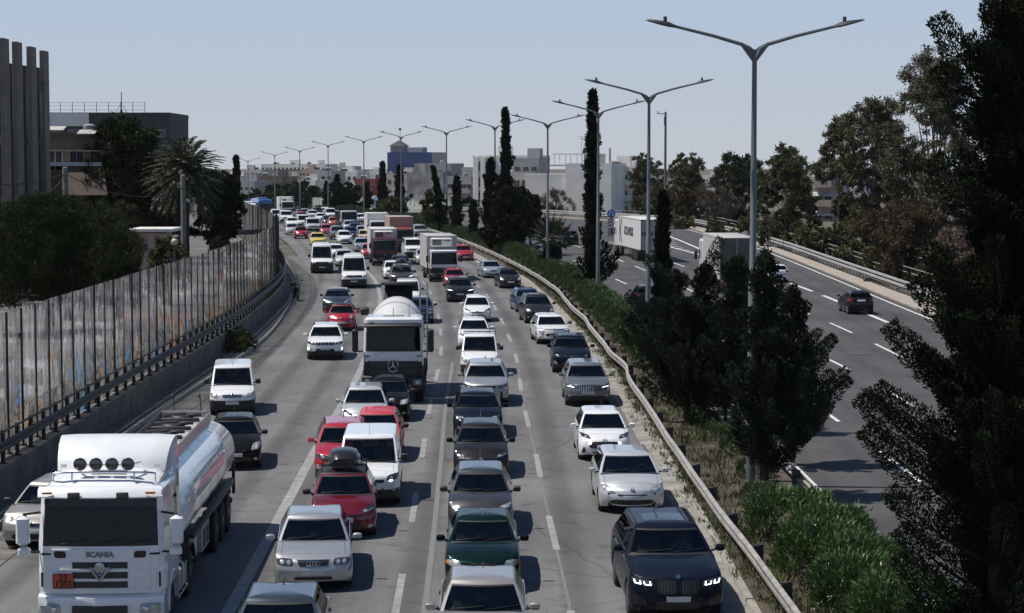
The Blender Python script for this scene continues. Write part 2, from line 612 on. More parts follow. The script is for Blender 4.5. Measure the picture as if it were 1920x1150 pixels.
ground()
tag(strip('road_left', EDGE_L, offs(KERB, -.55), -60, 845, 0, M_ASPH_L, 2.0, 6), kind='structure')
tag(strip('road_right', offs(R_EDGE_L, -.35), offs(R_EDGE_R, .45), -60, 845, 0, M_ASPH_R, 2.0, 6), kind='structure')
tag(strip('gutter', offs(KERB, -.55), KERB, -60, 453, .012, M_GUTTER, 2.0, 1), kind='structure')
tag(strip('gutter_paving', KERB_L, EDGE_L, -60, 196, .012, M_TILES_SHADOW, 2.0, 2), kind='structure')
tag(strip('sidewalk', WALL_L, offs(KERB_L, -.16), -60, 196, .13, mat('dusty_paving', (.10, .088, .072), .95, col2=(.20, .18, .155), vscale=1.4, detail=9, bump=.4, bscale=16), 2.0, 2), kind='structure')
tag(strip('median_soil', offs(KERB, .18), offs(R_EDGE_L, -.37), -60, 498, .15, M_SOIL, 2.0, 6), kind='structure')
tag(strip('verge', offs(R_EDGE_R, .45), offs(R_RAIL, .5), -60, 498, .06, M_PALE, 2.0, 2), kind='structure')
tag(strip('side_street', lambda y: WALL_L(y) - 40, lambda y: WALL_L(y) - .25, -60, 302, .86, mat('side_asphalt', (.12, .115, .11), .9, var=.3, vscale=.5), 4.0, 4), kind='structure')

kb = MB()
sweep(kb, [(0, -.1), (0, .13), (.02, .16), (.16, .16), (.18, -.1)], KERB, -60, 498, 1.5)
tag(kb.obj('kerb', M_KERB), kind='structure')
kb = MB()
sweep(kb, [(-.16, -.1), (-.16, .15), (-.02, .15), (0, .12), (0, -.1)], KERB_L, -60, 196, 1.5)
tag(kb.obj('kerb', M_KERB), kind='structure')
kb = MB()
sweep(kb, [(0, -.1), (0, .10), (.14, .11), (.3, -.1)], offs(R_EDGE_R, .46), -60, 498, 2)
tag(kb.obj('kerb', M_PALE), kind='structure')


def line(name, fn, y0, y1, w, m_, z=.006):
    tag(strip(name, offs(fn, -w / 2), offs(fn, w / 2), y0, y1, z, m_, 1.0), kind='structure')


def dashes(fn, y0, y1, per, ln, w, m_, z=.006, skip=()):
    mb = MB()
    y = y0
    while y < y1:
        ys = np.linspace(y, y + ln, 4)
        if not any(a < y < b for a, b in skip):
            mb.grid([[(fn(q) - w / 2, q, ZR(q) + z), (fn(q) + w / 2, q, ZR(q) + z)] for q in ys])
        y += per
    tag(mb.obj('lane_marking', m_, smooth=0), kind='structure')


line('edge_line', LINE_A, -20, 196, .30, M_WORN)
line('edge_line', offs(LINE_B, .62), 15, 94, .14, worn_paint('ghost_paint', (.2, .2, .2), (.145, .145, .147), .5))
line('edge_line', offs(LINE_C, .0), 15, 91, .07, worn_paint('ghost_paint2', (.2, .2, .2), (.13, .13, .132), .52), .005)
dashes(LINE_B, 4.5 * K, 500, 7.5 * K, 3.1 * K, .17, M_WORN)
dashes(LINE_C, 2.0 * K, 500, 7.5 * K, 3.1 * K, .17, M_WORN)
line('edge_line', offs(KERB, -.95), 166, 500, .16, M_WHITE)
line('edge_line', R_EDGE_L, -20, 500, .30, M_WHITE)
line('edge_line', offs(R_EDGE_R, -.15), -20, 500, .18, M_WHITE)
dashes(R_D1, 2.5 * K, 480, 9.1 * K, 4.2 * K, .16, M_WHITE)
dashes(R_D2, 5.5 * K, 480, 9.1 * K, 4.4 * K, .16, M_WHITE)
dashes(R_D3, 9.5 * K, 345, 9.1 * K, 4.6 * K, .16, M_WHITE)
dashes(R_D4, 78 * K, 131 * K, 9.5 * K, 6.5 * K, .30, M_WHITE)
# hatching where the slip road leaves, and the worn hatching on the left
hb = MB()
GA, GB = (lambda y: 19.0 - (y / K - 133) * .17), (lambda y: 20.1 - (y / K - 133) * .03)
for k in range(9):
    y = (135 + k * 2.6) * K
    hb.grid([[(GA(y), y, ZR(y) + .007), (GA(y), y + .7, ZR(y) + .007)], [(GB(y), y + 2.2, ZR(y) + .007), (GB(y), y + 2.9, ZR(y) + .007)]])
hb.grid([[(GA(y) + d, y, ZR(y) + .006) for d in (-.3, 0)] for y in np.linspace(131 * K, 168 * K, 14)])
hb.grid([[(GB(y) + d, y, ZR(y) + .0065) for d in (0, .3)] for y in np.linspace(131 * K, 168 * K, 14)])
tag(hb.obj('hatch_marking', M_WHITE, smooth=0), kind='structure')
hb = MB()
for k in range(11):
    y = (116 + k * 3.4) * K
    e = EDGE_L(y)
    hb.grid([[(e + .7, y, ZR(y) + .006), (e + .7, y + .7, ZR(y) + .006)], [(e + 4.6 - abs(k - 6) * .25, y - .9, ZR(y) + .006), (e + 4.6 - abs(k - 6) * .25, y - .2, ZR(y) + .006)]])
tag(hb.obj('hatch_marking', M_WORN, smooth=0), kind='structure')

# ------------------------------------------------------------------ left: retaining wall, parapet rail, noise barriers
wb = MB()
sweep(wb, [(0, -.2), (0, .92), (-.02, .98), (-.42, .98), (-.42, -.2)], WALL_L, -10, 275, 2)
wl = wb.obj('retaining_wall', M_CONC)
tag(wl, 'low stained concrete retaining wall under the black railing beside the road', 'wall')

M_DARK_SHADE_STEEL = mat('dark_and_shaded_steel', (.018, .018, .019), .55, spec=.4, var=.3, vscale=6)
pr = thing('parapet_rail', 'dark steel railing standing on the concrete wall below the glassy panels', 'railing', (0, 0, 0))
rb = MB()
sweep(rb, [(.0, 0), (.05, 0), (.05, .05), (0, .05)], offs(WALL_L, -.14), -10, 181, 2, z0=1.92)
rb.obj('handrail', M_DARK_SHADE_STEEL, pr)
rb = MB()
sweep(rb, [(0, .0), (.07, .05), (.07, .11), (.02, .16), (.07, .21), (.07, .27), (0, .32), (-.01, .3), (-.01, .02)], offs(WALL_L, -.14), -10, 181, 2, z0=1.36)
rb.obj('beam', M_DARK_SHADE_STEEL, pr)  # dark steel here paints in the shade lying on the W-beam
pm = MB()
pm.box((0, 0, .49), (.11, .13, .98), ch=.012)
pm.box((0, 0, .02), (.2, .2, .04))
pmesh = pm.mesh('post')
y = 46.0
while y < 180:
    o = link('post', pmesh, M_DARK_SHADE_STEEL, pr)
    o.location = (WALL_L(y) - .22, y, ZR(y) + .97)
    o.rotation_euler.z = -math.atan(slope(WALL_L, y))
    y += 1.66


def acrylic(name, see):
    """scratched, sprayed clear panels: half mirror, half grime"""
    m_ = bpy.data.materials.new(name)
    m_.use_nodes = True
    nt = m_.node_tree
    out = nt.nodes['Material Output']
    b = nt.nodes['Principled BSDF']
    tc = N(nt, 'ShaderNodeTexCoord')
    gm = N(nt, 'ShaderNodeNewGeometry')
    mp = N(nt, 'ShaderNodeMapping')
    mp.inputs['Scale'].default_value = (3.0, 3.0, .35)
    nt.links.new(gm.outputs['Position'], mp.inputs[0])
    n1 = N(nt, 'ShaderNodeTexNoise', Scale=1.2, Detail=6.0, Roughness=.7)
    nt.links.new(mp.outputs[0], n1.inputs['Vector'])
    grime = ramp(nt, n1.outputs[0], [(.34, (.11, .11, .112)), (.50, (.34, .34, .34)), (.64, (.62, .615, .61))])
    # sprayed tags in the lower half
    mp2 = N(nt, 'ShaderNodeMapping')
    mp2.inputs['Scale'].default_value = (1.0, 1.0, .8)
    nt.links.new(gm.outputs['Position'], mp2.inputs[0])
    n2 = N(nt, 'ShaderNodeTexNoise', Scale=.55, Detail=5.0, Roughness=.65, Distortion=1.5)
    nt.links.new(mp2.outputs[0], n2.inputs['Vector'])
    cr = N(nt, 'ShaderNodeValToRGB')
    el = cr.color_ramp.elements
    cols = [(.30, (.06, .22, .42)), (.40, (.05, .045, .045)), (.46, (.20, .19, .18)), (.52, (.03, .03, .032)), (.58, (.42, .20, .07)), (.64, (.30, .29, .28)), (.72, (.06, .26, .18))]
    while len(el) < len(cols):
        el.new(.5)
    for e, (p, c) in zip(el, cols):
        e.position = p
        e.color = (*c, 1)
    cr.color_ramp.interpolation = 'CONSTANT'
    nt.links.new(n2.outputs[0], cr.inputs[0])
    n3 = N(nt, 'ShaderNodeTexNoise', Scale=.7, Detail=6.0, Roughness=.7)
    nt.links.new(gm.outputs['Position'], n3.inputs['Vector'])
    sz = N(nt, 'ShaderNodeSeparateXYZ')
    nt.links.new(gm.outputs['Position'], sz.inputs[0])
    lo = N(nt, 'ShaderNodeMapRange')
    lo.inputs['From Min'].default_value = 3.9
    lo.inputs['From Max'].default_value = 1.6
    lo.inputs['To Min'].default_value = 0
    lo.inputs['To Max'].default_value = .62
    nt.links.new(sz.outputs[2], lo.inputs[0])
    th = N(nt, 'ShaderNodeMath', operation='ADD')
    nt.links.new(n3.outputs[0], th.inputs[0])
    nt.links.new(lo.outputs[0], th.inputs[1])
    tagm = ramp(nt, th.outputs[0], [(.62, 0.0), (.78, .9)])
    col = mixc(nt, tagm, grime, cr.outputs[0])
    b.inputs['Roughness'].default_value = .5
    mp3 = N(nt, 'ShaderNodeMapping')
    mp3.inputs['Scale'].default_value = (1.6, 1.6, .5)
    nt.links.new(gm.outputs['Position'], mp3.inputs[0])
    n4 = N(nt, 'ShaderNodeTexNoise', Scale=1.3, Detail=2.0)
    nt.links.new(mp3.outputs[0], n4.inputs['Vector'])
    bp = N(nt, 'ShaderNodeBump', Strength=.28, Distance=.07)
    nt.links.new(n4.outputs[0], bp.inputs['Height'])
    gl = N(nt, 'ShaderNodeBsdfGlossy', Roughness=.06)
    nt.links.new(bp.outputs[0], gl.inputs['Normal'])
    nt.links.new(col, b.inputs['Base Color'])
    b.inputs['Specular IOR Level'].default_value = .0
    tl = N(nt, 'ShaderNodeBsdfTranslucent')
    nt.links.new(mixc(nt, 1.0, col, (1.5, 1.5, 1.52), 'MULTIPLY'), tl.inputs[0])
    film = N(nt, 'ShaderNodeMixShader', Fac=.72)
    nt.links.new(b.outputs[0], film.inputs[1])
    nt.links.new(tl.outputs[0], film.inputs[2])
    tr = N(nt, 'ShaderNodeBsdfTransparent')
    tr.inputs[0].default_value = (.93, .95, .95, 1)
    mx = N(nt, 'ShaderNodeMixShader')
    t2 = N(nt, 'ShaderNodeMath', operation='MULTIPLY_ADD')
    nt.links.new(n1.outputs[0], t2.inputs[0])
    t2.inputs[1].default_value = 1.0
    nt.links.new(th.outputs[0], t2.inputs[2])
    f_ = N(nt, 'ShaderNodeMapRange')
    nt.links.new(t2.outputs[0], f_.inputs[0])
    f_.inputs['From Min'].default_value = .84
    f_.inputs['From Max'].default_value = 1.5
    f_.inputs['To Min'].default_value = .06
    f_.inputs['To Max'].default_value = .85
    nt.links.new(f_.outputs[0], mx.inputs[0])
    nt.links.new(tr.outputs[0], mx.inputs[1])
    nt.links.new(film.outputs[0], mx.inputs[2])
    lw = N(nt, 'ShaderNodeLayerWeight', Blend=.5)
    fin = N(nt, 'ShaderNodeMixShader')
    nt.links.new(lw.outputs['Fresnel'], fin.inputs[0])
    nt.links.new(mx.outputs[0], fin.inputs[1])
    nt.links.new(gl.outputs[0], fin.inputs[2])
    nt.links.new(fin.outputs[0], out.inputs[0])
    return m_


M_CLEAR = bpy.data.materials.new('clear_acrylic_edge')
M_CLEAR.use_nodes = True
M_CLEAR.node_tree.nodes.remove(M_CLEAR.node_tree.nodes['Principled BSDF'])
tr_ = N(M_CLEAR.node_tree, 'ShaderNodeBsdfTransparent')
M_CLEAR.node_tree.links.new(tr_.outputs[0], M_CLEAR.node_tree.nodes['Material Output'].inputs[0])
M_ACRYL = acrylic('scratched_acrylic', .5)
M_BARPOST = mat('barrier_post', (.03, .03, .03), .5, metal=.3)
BAR = offs(WALL_L, -.62)


def barrier(name_label, y0, y1, pitch, H, m_, seed):
    t = thing('noise_barrier', name_label, 'noise barrier')
    g_ = np.random.default_rng(seed)
    pan = MB()
    pan.box((0, 0, H / 2), (.02, pitch * .955, H))
    pan.m = [1, 1, 1, 0, 1, 1]
    pmh = pan.mesh('panel', smooth=0)
    pan = MB()
    pan.box((0, 0, H / 2), (.07, .034, H + .02))
    pan.box((0, 0, .03), (.2, .16, .06))
    poh = pan.mesh('post', smooth=0)
    y = y0
    while y < y1:
        s_ = slope(BAR, y)
        cs = 1 / math.hypot(1, s_)
        dy = pitch * cs
        ym = y + dy / 2
        o = link('panel', pmh, [m_, M_CLEAR], t)
        o.location = (BAR(ym), ym, ZR(ym) + .95)
        o.rotation_euler = (0, g_.normal(0, .006), -math.atan(s_) + g_.normal(0, .016))
        o = link('post', poh, M_BARPOST, t)
        o.location = (BAR(y) + .02, y, ZR(y) + .93)
        o.rotation_euler = (0, 0, -math.atan(s_))
        y += dy
    return t


barrier('long noise barrier of scratched clear panels with sprayed tags, reflecting the traffic', 51, 170, 1.78, 4.22, M_ACRYL, 3)
barrier('far end of the clear panel barrier, curving away dark behind the tall pole', 170.5, 266, 1.78, 4.0, M_ACRYL, 4)

# ------------------------------------------------------------------ crash barriers
M_GALV = mat('galvanised_steel', (.40, .375, .345), .55, metal=.55, var=.25, vscale=2.5, detail=7)
M_GALV2 = mat('bright_galvanised_steel', (.50, .49, .48), .5, metal=.5, var=.2, vscale=2.5)
M_POST = mat('rail_post', (.05, .048, .045), .7, var=.3, vscale=5)
WB = [(0, .0), (.085, .05), (.085, .115), (-.01, .145), (-.01, .165), (.085, .195), (.085, .26), (0, .31), (-.008, .305), (.07, .25), (.07, .205), (-.02, .168), (-.02, .142), (.07, .105), (.07, .06), (-.008, .005)]
WBL = [(-a, b) for a, b in WB]


def guard(label, fn, y0, y1, prof, side, step, zt=.46, wob=None, m_=None):
    t = thing('guardrail', label, 'crash barrier')
    mb = MB()
    sweep(mb, prof, fn, y0, y1, 1.0, z0=zt, wob=wob)
    mb.obj('beam', m_ or M_GALV, t)
    pm_ = MB()
    pm_.box((0, 0, .36), (.12, .07, .78))
    pm_.box((-.10 * side, 0, .62), (.14, .09, .22))
    ph = pm_.mesh('post', smooth=0)
    y = y0 + .6
    while y < y1:
        if y > 30:
            w_ = wob(y) if wob else (0, 0)
            o = link('post', ph, M_POST, t)
            o.location = (fn(y) + side * .17 + w_[0], y, ZR(y) + .12)
            o.rotation_euler.z = -math.atan(slope(fn, y))
        y += step
    # splice plates and bolts along the beam
    sp = MB()
    y = y0 + 2.6
    while y < min(y1, 200):
        w_ = wob(y) if wob else (0, 0)
        s_ = slope(fn, y)
        for q in (-.12, .12):
            sp.box((fn(y) + s_ * q + w_[0] - side * .045, y + q, ZR(y) + zt + .155 + w_[1]), (.03, .035, .10), rz=-math.atan(s_))
        y += step
    sp.obj('splice', M_POST, t, smooth=0)
    return t


def dent(y):
    y = y / K
    a = math.exp(-((y - 57.5) / 2.2) ** 2)
    b = math.exp(-((y - 75) / 3.0) ** 2)
    c = math.exp(-((y - 90) / 4) ** 2)
    return (.30 * a + .14 * b + .10 * c + .012 * math.sin(y * .7), -.08 * a + .01 * math.sin(y * 1.3))


guard('weathered crash barrier along the hedge, dented beside the queue of cars', RAIL, 20, 378, WBL, 1, 4.0, wob=dent)
guard('short crash barrier end behind the oleander hedge at the dark right carriageway', offs(R_EDGE_L, -.75), 51, 160, WB, -1, 4.0, m_=M_GALV)

# right-hand side: three-beam parapet with close uprights, and a pedestrian rail behind it
t = thing('bridge_parapet', 'bright steel parapet with close uprights along the far side of the dark carriageway', 'parapet')
for k, zt in enumerate((.92, .60)):
    mb = MB()
    sweep(mb, [(0, 0), (-.1, .03), (-.1, .17), (0, .2)], R_RAIL, 60, 450, 2, z0=zt)
    mb.obj('beam', M_GALV2, t)
mb = MB()
sweep(mb, [(.04, 0), (.10, 0), (.10, .06), (.04, .06)], R_RAIL, 60, 450, 2, z0=.42)
mb.obj('beam', M_GALV2, t)
bm_ = MB()
bm_.box((0.06, 0, .56), (.07, .16, 1.0))
bmh = bm_.mesh('upright', smooth=0)
y = 112.0
k = 0
M_UP = mat('upright_steel', (.14, .13, .12), .6, metal=.3)
while k < 100:
    o = link('upright', bmh, M_UP, t)
    o.location = (R_RAIL(y) + .04, y, ZR(y) + .04)
    o.rotation_euler.z = -math.atan(slope(R_RAIL, y))
    y += 1.5
    k += 1
rest = MB()
while y < 396:
    rest.box((R_RAIL(y) + .10, y, ZR(y) + .60), (.07, .16, 1.0))
    y += 1.5
o = rest.obj('uprights', M_UP, t, smooth=0)
o['kind'] = 'stuff'

t = thing('footpath_rail', 'thin two-bar pedestrian railing behind the bright parapet, in front of the shrubs', 'railing')
RAIL2 = offs(R_RAIL, 2.3)
for zt in (1.45, 1.05):
    mb = MB()
    sweep(mb, [(0, 0), (.05, 0), (.05, .05), (0, .05)], RAIL2, 90, 325, 2, z0=zt)
    mb.obj('bar', M_GALV2, t)
bm_ = MB()
bm_.box((.025, 0, .75), (.05, .05, 1.5))
bmh = bm_.mesh('post', smooth=0)
y = 94.0
while y < 325:
    o = link('post', bmh, M_UP, t)
    o.location = (RAIL2(y), y, ZR(y) - .02)
    y += 3.0
# ------------------------------------------------------------------ vehicle materials
def paint(name, col, metal=0.0, rough=.32, coat=1.0):
    m_ = mat('paint_' + name, col, rough, metal, var=.05, vscale=1.5, coat=coat, spec=.5 if max(col) > .05 else .04)
    m_.node_tree.nodes['Principled BSDF'].inputs['Coat IOR'].default_value = 1.5 if max(col) > .05 else 1.3
    if max(col) <= .05:
        m_.node_tree.nodes['Principled BSDF'].inputs['Coat Weight'].default_value = .6
    return m_


def glass(name, tint, fac=1.0, rough=.015):
    m_ = bpy.data.materials.new(name)
    m_.use_nodes = True
    nt = m_.node_tree
    nt.nodes.remove(nt.nodes['Principled BSDF'])
    out = nt.nodes['Material Output']
    tr = N(nt, 'ShaderNodeBsdfTransparent')
    tr.inputs[0].default_value = (*tint, 1)
    gl = N(nt, 'ShaderNodeBsdfGlossy')
    gl.inputs['Roughness'].default_value = rough
    gl.inputs['Color'].default_value = (fac, fac, fac, 1)
    fr = N(nt, 'ShaderNodeFresnel')
    fr.inputs['IOR'].default_value = 1.5
    mx = N(nt, 'ShaderNodeMixShader')
    nt.links.new(fr.outputs[0], mx.inputs[0])
    nt.links.new(tr.outputs[0], mx.inputs[1])
    nt.links.new(gl.outputs[0], mx.inputs[2])
    nt.links.new(mx.outputs[0], out.inputs[0])
    return m_


MV = {
    'glass': glass('car_glass', (.62, .67, .65), .95),
    'glass_dark': glass('car_glass_tinted', (.10, .11, .115), .55),
    'lens': mat('headlight_lens', (.42, .43, .44), .12, .35, coat=1.0, var=.35, vscale=14),
    'lens_dark': mat('smoked_lens', (.07, .072, .075), .12, .4, coat=1.0),
    'trim': mat('black_plastic', (.018, .018, .019), .55, var=.25, vscale=5),
    'seam': mat('panel_gap', (.006, .006, .006), .8),
    'grille': mat('grille_black', (.012, .012, .013), .4),
    'tyre': mat('tyre_rubber', (.016, .016, .016), .85, var=.3, vscale=9),
    'rim': mat('alloy', (.42, .42, .43), .3, .85),
    'hub': mat('steel_wheel', (.10, .10, .105), .45, .6),
    'chrome': mat('chrome', (.65, .66, .68), .12, 1.0),
    'plate': mat('number_plate', (.62, .62, .60), .5),
    'inter': mat('car_interior', (.03, .03, .032), .8, var=.3, vscale=6),
    'dash': mat('dashboard', (.085, .085, .088), .7, var=.3, vscale=3),
    'seat': mat('seat_cloth', (.10, .10, .105), .9),
    'under': mat('underbody', (.008, .008, .008), .95),
    'bulb': mat('lamp_reflector', (.62, .62, .60), .38, .3),
    'red_lens': mat('tail_lens', (.22, .012, .012), .2, coat=1.0),
    'amber': mat('amber_lens', (.5, .16, .02), .2, coat=1.0),
    'drl': mat('running_light', (.9, .9, .9), .3, emit=((.92, .97, 1.0), 2.6)),
    'warm': mat('lit_fog_lamp', (.9, .8, .6), .3, emit=((1.0, .86, .62), 3.0)),
    'paper': mat('dash_paper', (.6, .6, .58), .9),
    'steel': mat('frame_steel', (.05, .05, .052), .6, .3, var=.3, vscale=4),
}
PAINT = {
    'white': paint('white', (.80, .805, .81), .0, .3),
    'white2': paint('dull_white', (.56, .56, .55), .0, .42, .6),
    'silver': paint('silver', (.44, .45, .46), .55, .36),
    'silver_light': paint('light_silver', (.60, .61, .62), .35, .34),
    'beige': paint('champagne', (.40, .37, .345), .5, .36),
    'grey': paint('grey', (.065, .061, .064), .5, .38),
    'grey_dark': paint('dark_grey', (.030, .029, .032), .4, .36),
    'steelgrey': paint('steel_grey', (.20, .205, .215), .5, .36),
    'black': paint('black', (.007, .007, .008), .0, .5),
    'blueblack': paint('blue_black', (.006, .010, .020), .0, .5),
    'bluegrey': paint('blue_grey', (.052, .066, .080), .45, .3),
    'navy': paint('navy', (.012, .022, .060), .3, .3),
    'green': paint('dark_green', (.004, .019, .018), .3, .34),
    'red': paint('red', (.42, .016, .024), .05, .3),
    'darkred': paint('dark_red', (.16, .006, .014), .25, .28),
    'faded_red': paint('faded_red', (.50, .045, .06), .0, .5, .4),
    'pinkred': paint('pinkish_red', (.42, .03, .07), .05, .4),
    'yellow': paint('taxi_yellow', (.62, .46, .09), .0, .38),
    'palegold': paint('pale_gold', (.55, .47, .28), .2, .4),
    'brown': paint('brown_grey', (.085, .062, .052), .4, .34),
    'paleblue': paint('pale_blue_silver', (.36, .42, .50), .4, .36),
    'midblue': paint('mid_blue', (.035, .06, .13), .35, .3),
    'blue': paint('coach_blue', (.02, .085, .30), .1, .35),
    'plum': paint('plum', (.020, .012, .022), .3, .25),
    'orange': paint('brick_red_cab', (.36, .075, .035), .0, .45, .4),
    'maroon': paint('maroon_cab', (.13, .012, .016), .05, .35),
    'boxgrey': paint('box_grey', (.42, .41, .395), .0, .6, .0),
    'boxwhite': paint('box_white', (.60, .595, .58), .0, .55, .1),
    'boxpink': paint('box_dusty_pink', (.36, .26, .235), .0, .65, .0),
}
M_PAINT_SLOT = PAINT['silver']


def lin(a, b, t): return a + (b - a) * t


class Patcher:
    """lays lamps, grilles, plates and seams on a body: a quad in front, rear or side view, dropped on to the surface"""
    def __init__(s, bm_list):
        V, F = [], []
        for b in bm_list:
            o = len(V)
            V += b.v
            F += [tuple(i + o for i in f) for f in b.f]
        s.bvh = BVHTree.FromPolygons(V, F)

    def patch(s, mb, quad, view, h_=.006, nu=6, nv=4, m=0, rnd=0.0, rim=True):
        """quad: 4 corners in (y,z) for front/rear, (x,z) for left/right, (x,y) for top, counter-clockwise"""
        q = [Vector((a, b)) for a, b in quad]
        P, ok = [], True
        for j in range(nv + 1):
            row = []
            for i in range(nu + 1):
                u, v = i / nu, j / nv
                if rnd > 0:
                    a, b = 2 * u - 1, 2 * v - 1
                    a2, b2 = a * math.sqrt(max(0, 1 - b * b / 2)), b * math.sqrt(max(0, 1 - a * a / 2))
                    a, b = lin(a, a2, rnd), lin(b, b2, rnd)
                    u, v = (a + 1) / 2, (b + 1) / 2
                p = (q[0] * (1 - u) + q[1] * u) * (1 - v) + (q[3] * (1 - u) + q[2] * u) * v
                if view in ('front', 'rear'):
                    sg = 1 if view == 'front' else -1
                    o_, d_ = Vector((sg * 20, p.x, p.y)), Vector((-sg, 0, 0))
                elif view == 'top':
                    o_, d_ = Vector((p.x, p.y, 20)), Vector((0, 0, -1))
                else:
                    sg = 1 if view == 'left' else -1
                    o_, d_ = Vector((p.x, sg * 20, p.y)), Vector((0, -sg, 0))
                hit, nrm, _, _ = s.bvh.ray_cast(o_, d_)
                if hit is None:
                    ok = False
                    break
                if nrm.dot(d_) > 0:
                    nrm = -nrm
                row.append((hit, (nrm - d_ * .6).normalized()))
            if not ok:
                break
            P.append(row)
        if not ok:
            return False
        if rim:
            full = []
            for j in range(-1, nv + 2):
                row = []
                for i in range(-1, nu + 2):
                    jj, ii = min(max(j, 0), nv), min(max(i, 0), nu)
                    hit, nn = P[jj][ii]
                    edge = (jj != j) or (ii != i)
                    row.append(hit + nn * (-.006 if edge else h_))
                full.append(row)
            A = full
        else:
            A = [[a + b * h_ for a, b in r_] for r_ in P]
        nn0 = (Vector(P[0][1][0]) - P[0][0][0]).cross(Vector(P[1][0][0]) - P[0][0][0])
        mb.grid(A, m=m, flip=nn0.dot(P[0][0][1]) < 0)
        return True


def ring_mesh(mb, c, r1, r2, tube, tilt, n=18, m=0):
    """an upright oval ring standing on the nose of a car"""
    pts = []
    for k in range(n + 1):
        a = 2 * PI * k / n
        pts.append((c[0] - math.sin(a) * r2 * tilt, c[1] + r1 * math.cos(a), c[2] + r2 * math.sin(a)))
    mb.tube(pts, tube, 5, m, cap=False)


WHEELS = {}


def wheel_meshes(r_, w, style):
    key = (round(r_, 3), round(w, 3), style)
    if key in WHEELS:
        return WHEELS[key]
    M = Matrix.Rotation(-PI / 2, 4, 'X')
    t = MB()
    t.lathe([(r_ * .64, -w * .48), (r_ * .9, -w * .5), (r_ * .985, -w * .38), (r_, -w * .2), (r_, w * .2), (r_ * .985, w * .38), (r_ * .9, w * .5), (r_ * .64, w * .48)], 26, (0, 0, 0), M)
    k = MB()
    if style == 'truck':
        k.lathe([(r_ * .62, w * .44), (r_ * .56, w * .30), (r_ * .3, w * .22), (r_ * .28, w * .5), (r_ * .16, w * .55), (.001, w * .55)], 20, (0, 0, 0), M)
        for i in range(8):
            a = i * PI / 4
            k.tube([(r_ * .42 * math.cos(a), w * .24, r_ * .42 * math.sin(a)), (r_ * .42 * math.cos(a), w * .36, r_ * .42 * math.sin(a))], .02, 6)
    else:
        k.lathe([(r_ * .67, w * .5), (r_ * .63, w * .40), (r_ * .62, -w * .3), (.02, -w * .32)], 24, (0, 0, 0), M)
        ns = {'five': 5, 'ten': 10, 'cover': 7}[style]
        for i in range(ns):
            a = 2 * PI * i / ns
            wd = {'five': .17, 'ten': .09, 'cover': .22}[style] * r_
            ca, sa = math.cos(a), math.sin(a)
            P = [[(ca * q - sa * o, w * (.44 - .04 * (1 - q / r_)), sa * q + ca * o) for o in (-wd * (.5 + .5 * q / r_), wd * (.5 + .5 * q / r_))] for q in (.1 * r_, .35 * r_, .64 * r_)]
            P2 = [[(x, y - .04, z) for x, y, z in row] for row in P]
            k.grid(P)
            k.grid(P2, flip=True)
            for s_ in (0, 1):
                k.grid([[P[i2][s_] for i2 in range(3)], [P2[i2][s_] for i2 in range(3)]])
        k.lathe([(.17 * r_, w * .3), (.16 * r_, w * .46), (.001, w * .47)], 12, (0, 0, 0), M)
    WHEELS[key] = (t.mesh('wheel'), k.mesh('rim'))
    return WHEELS[key]


def add_wheels(parts, spots, r_, w, style, rimmat='rim'):
    tm, km = wheel_meshes(r_, w, style)
    for x, y in spots:
        parts.append(('wheel', tm, ['tyre'], -1, (x, y, r_), 0 if y > 0 else PI))
        if km:
            parts.append(('rim', km, [rimmat], len(parts) - 1, (0, 0, 0), 0))


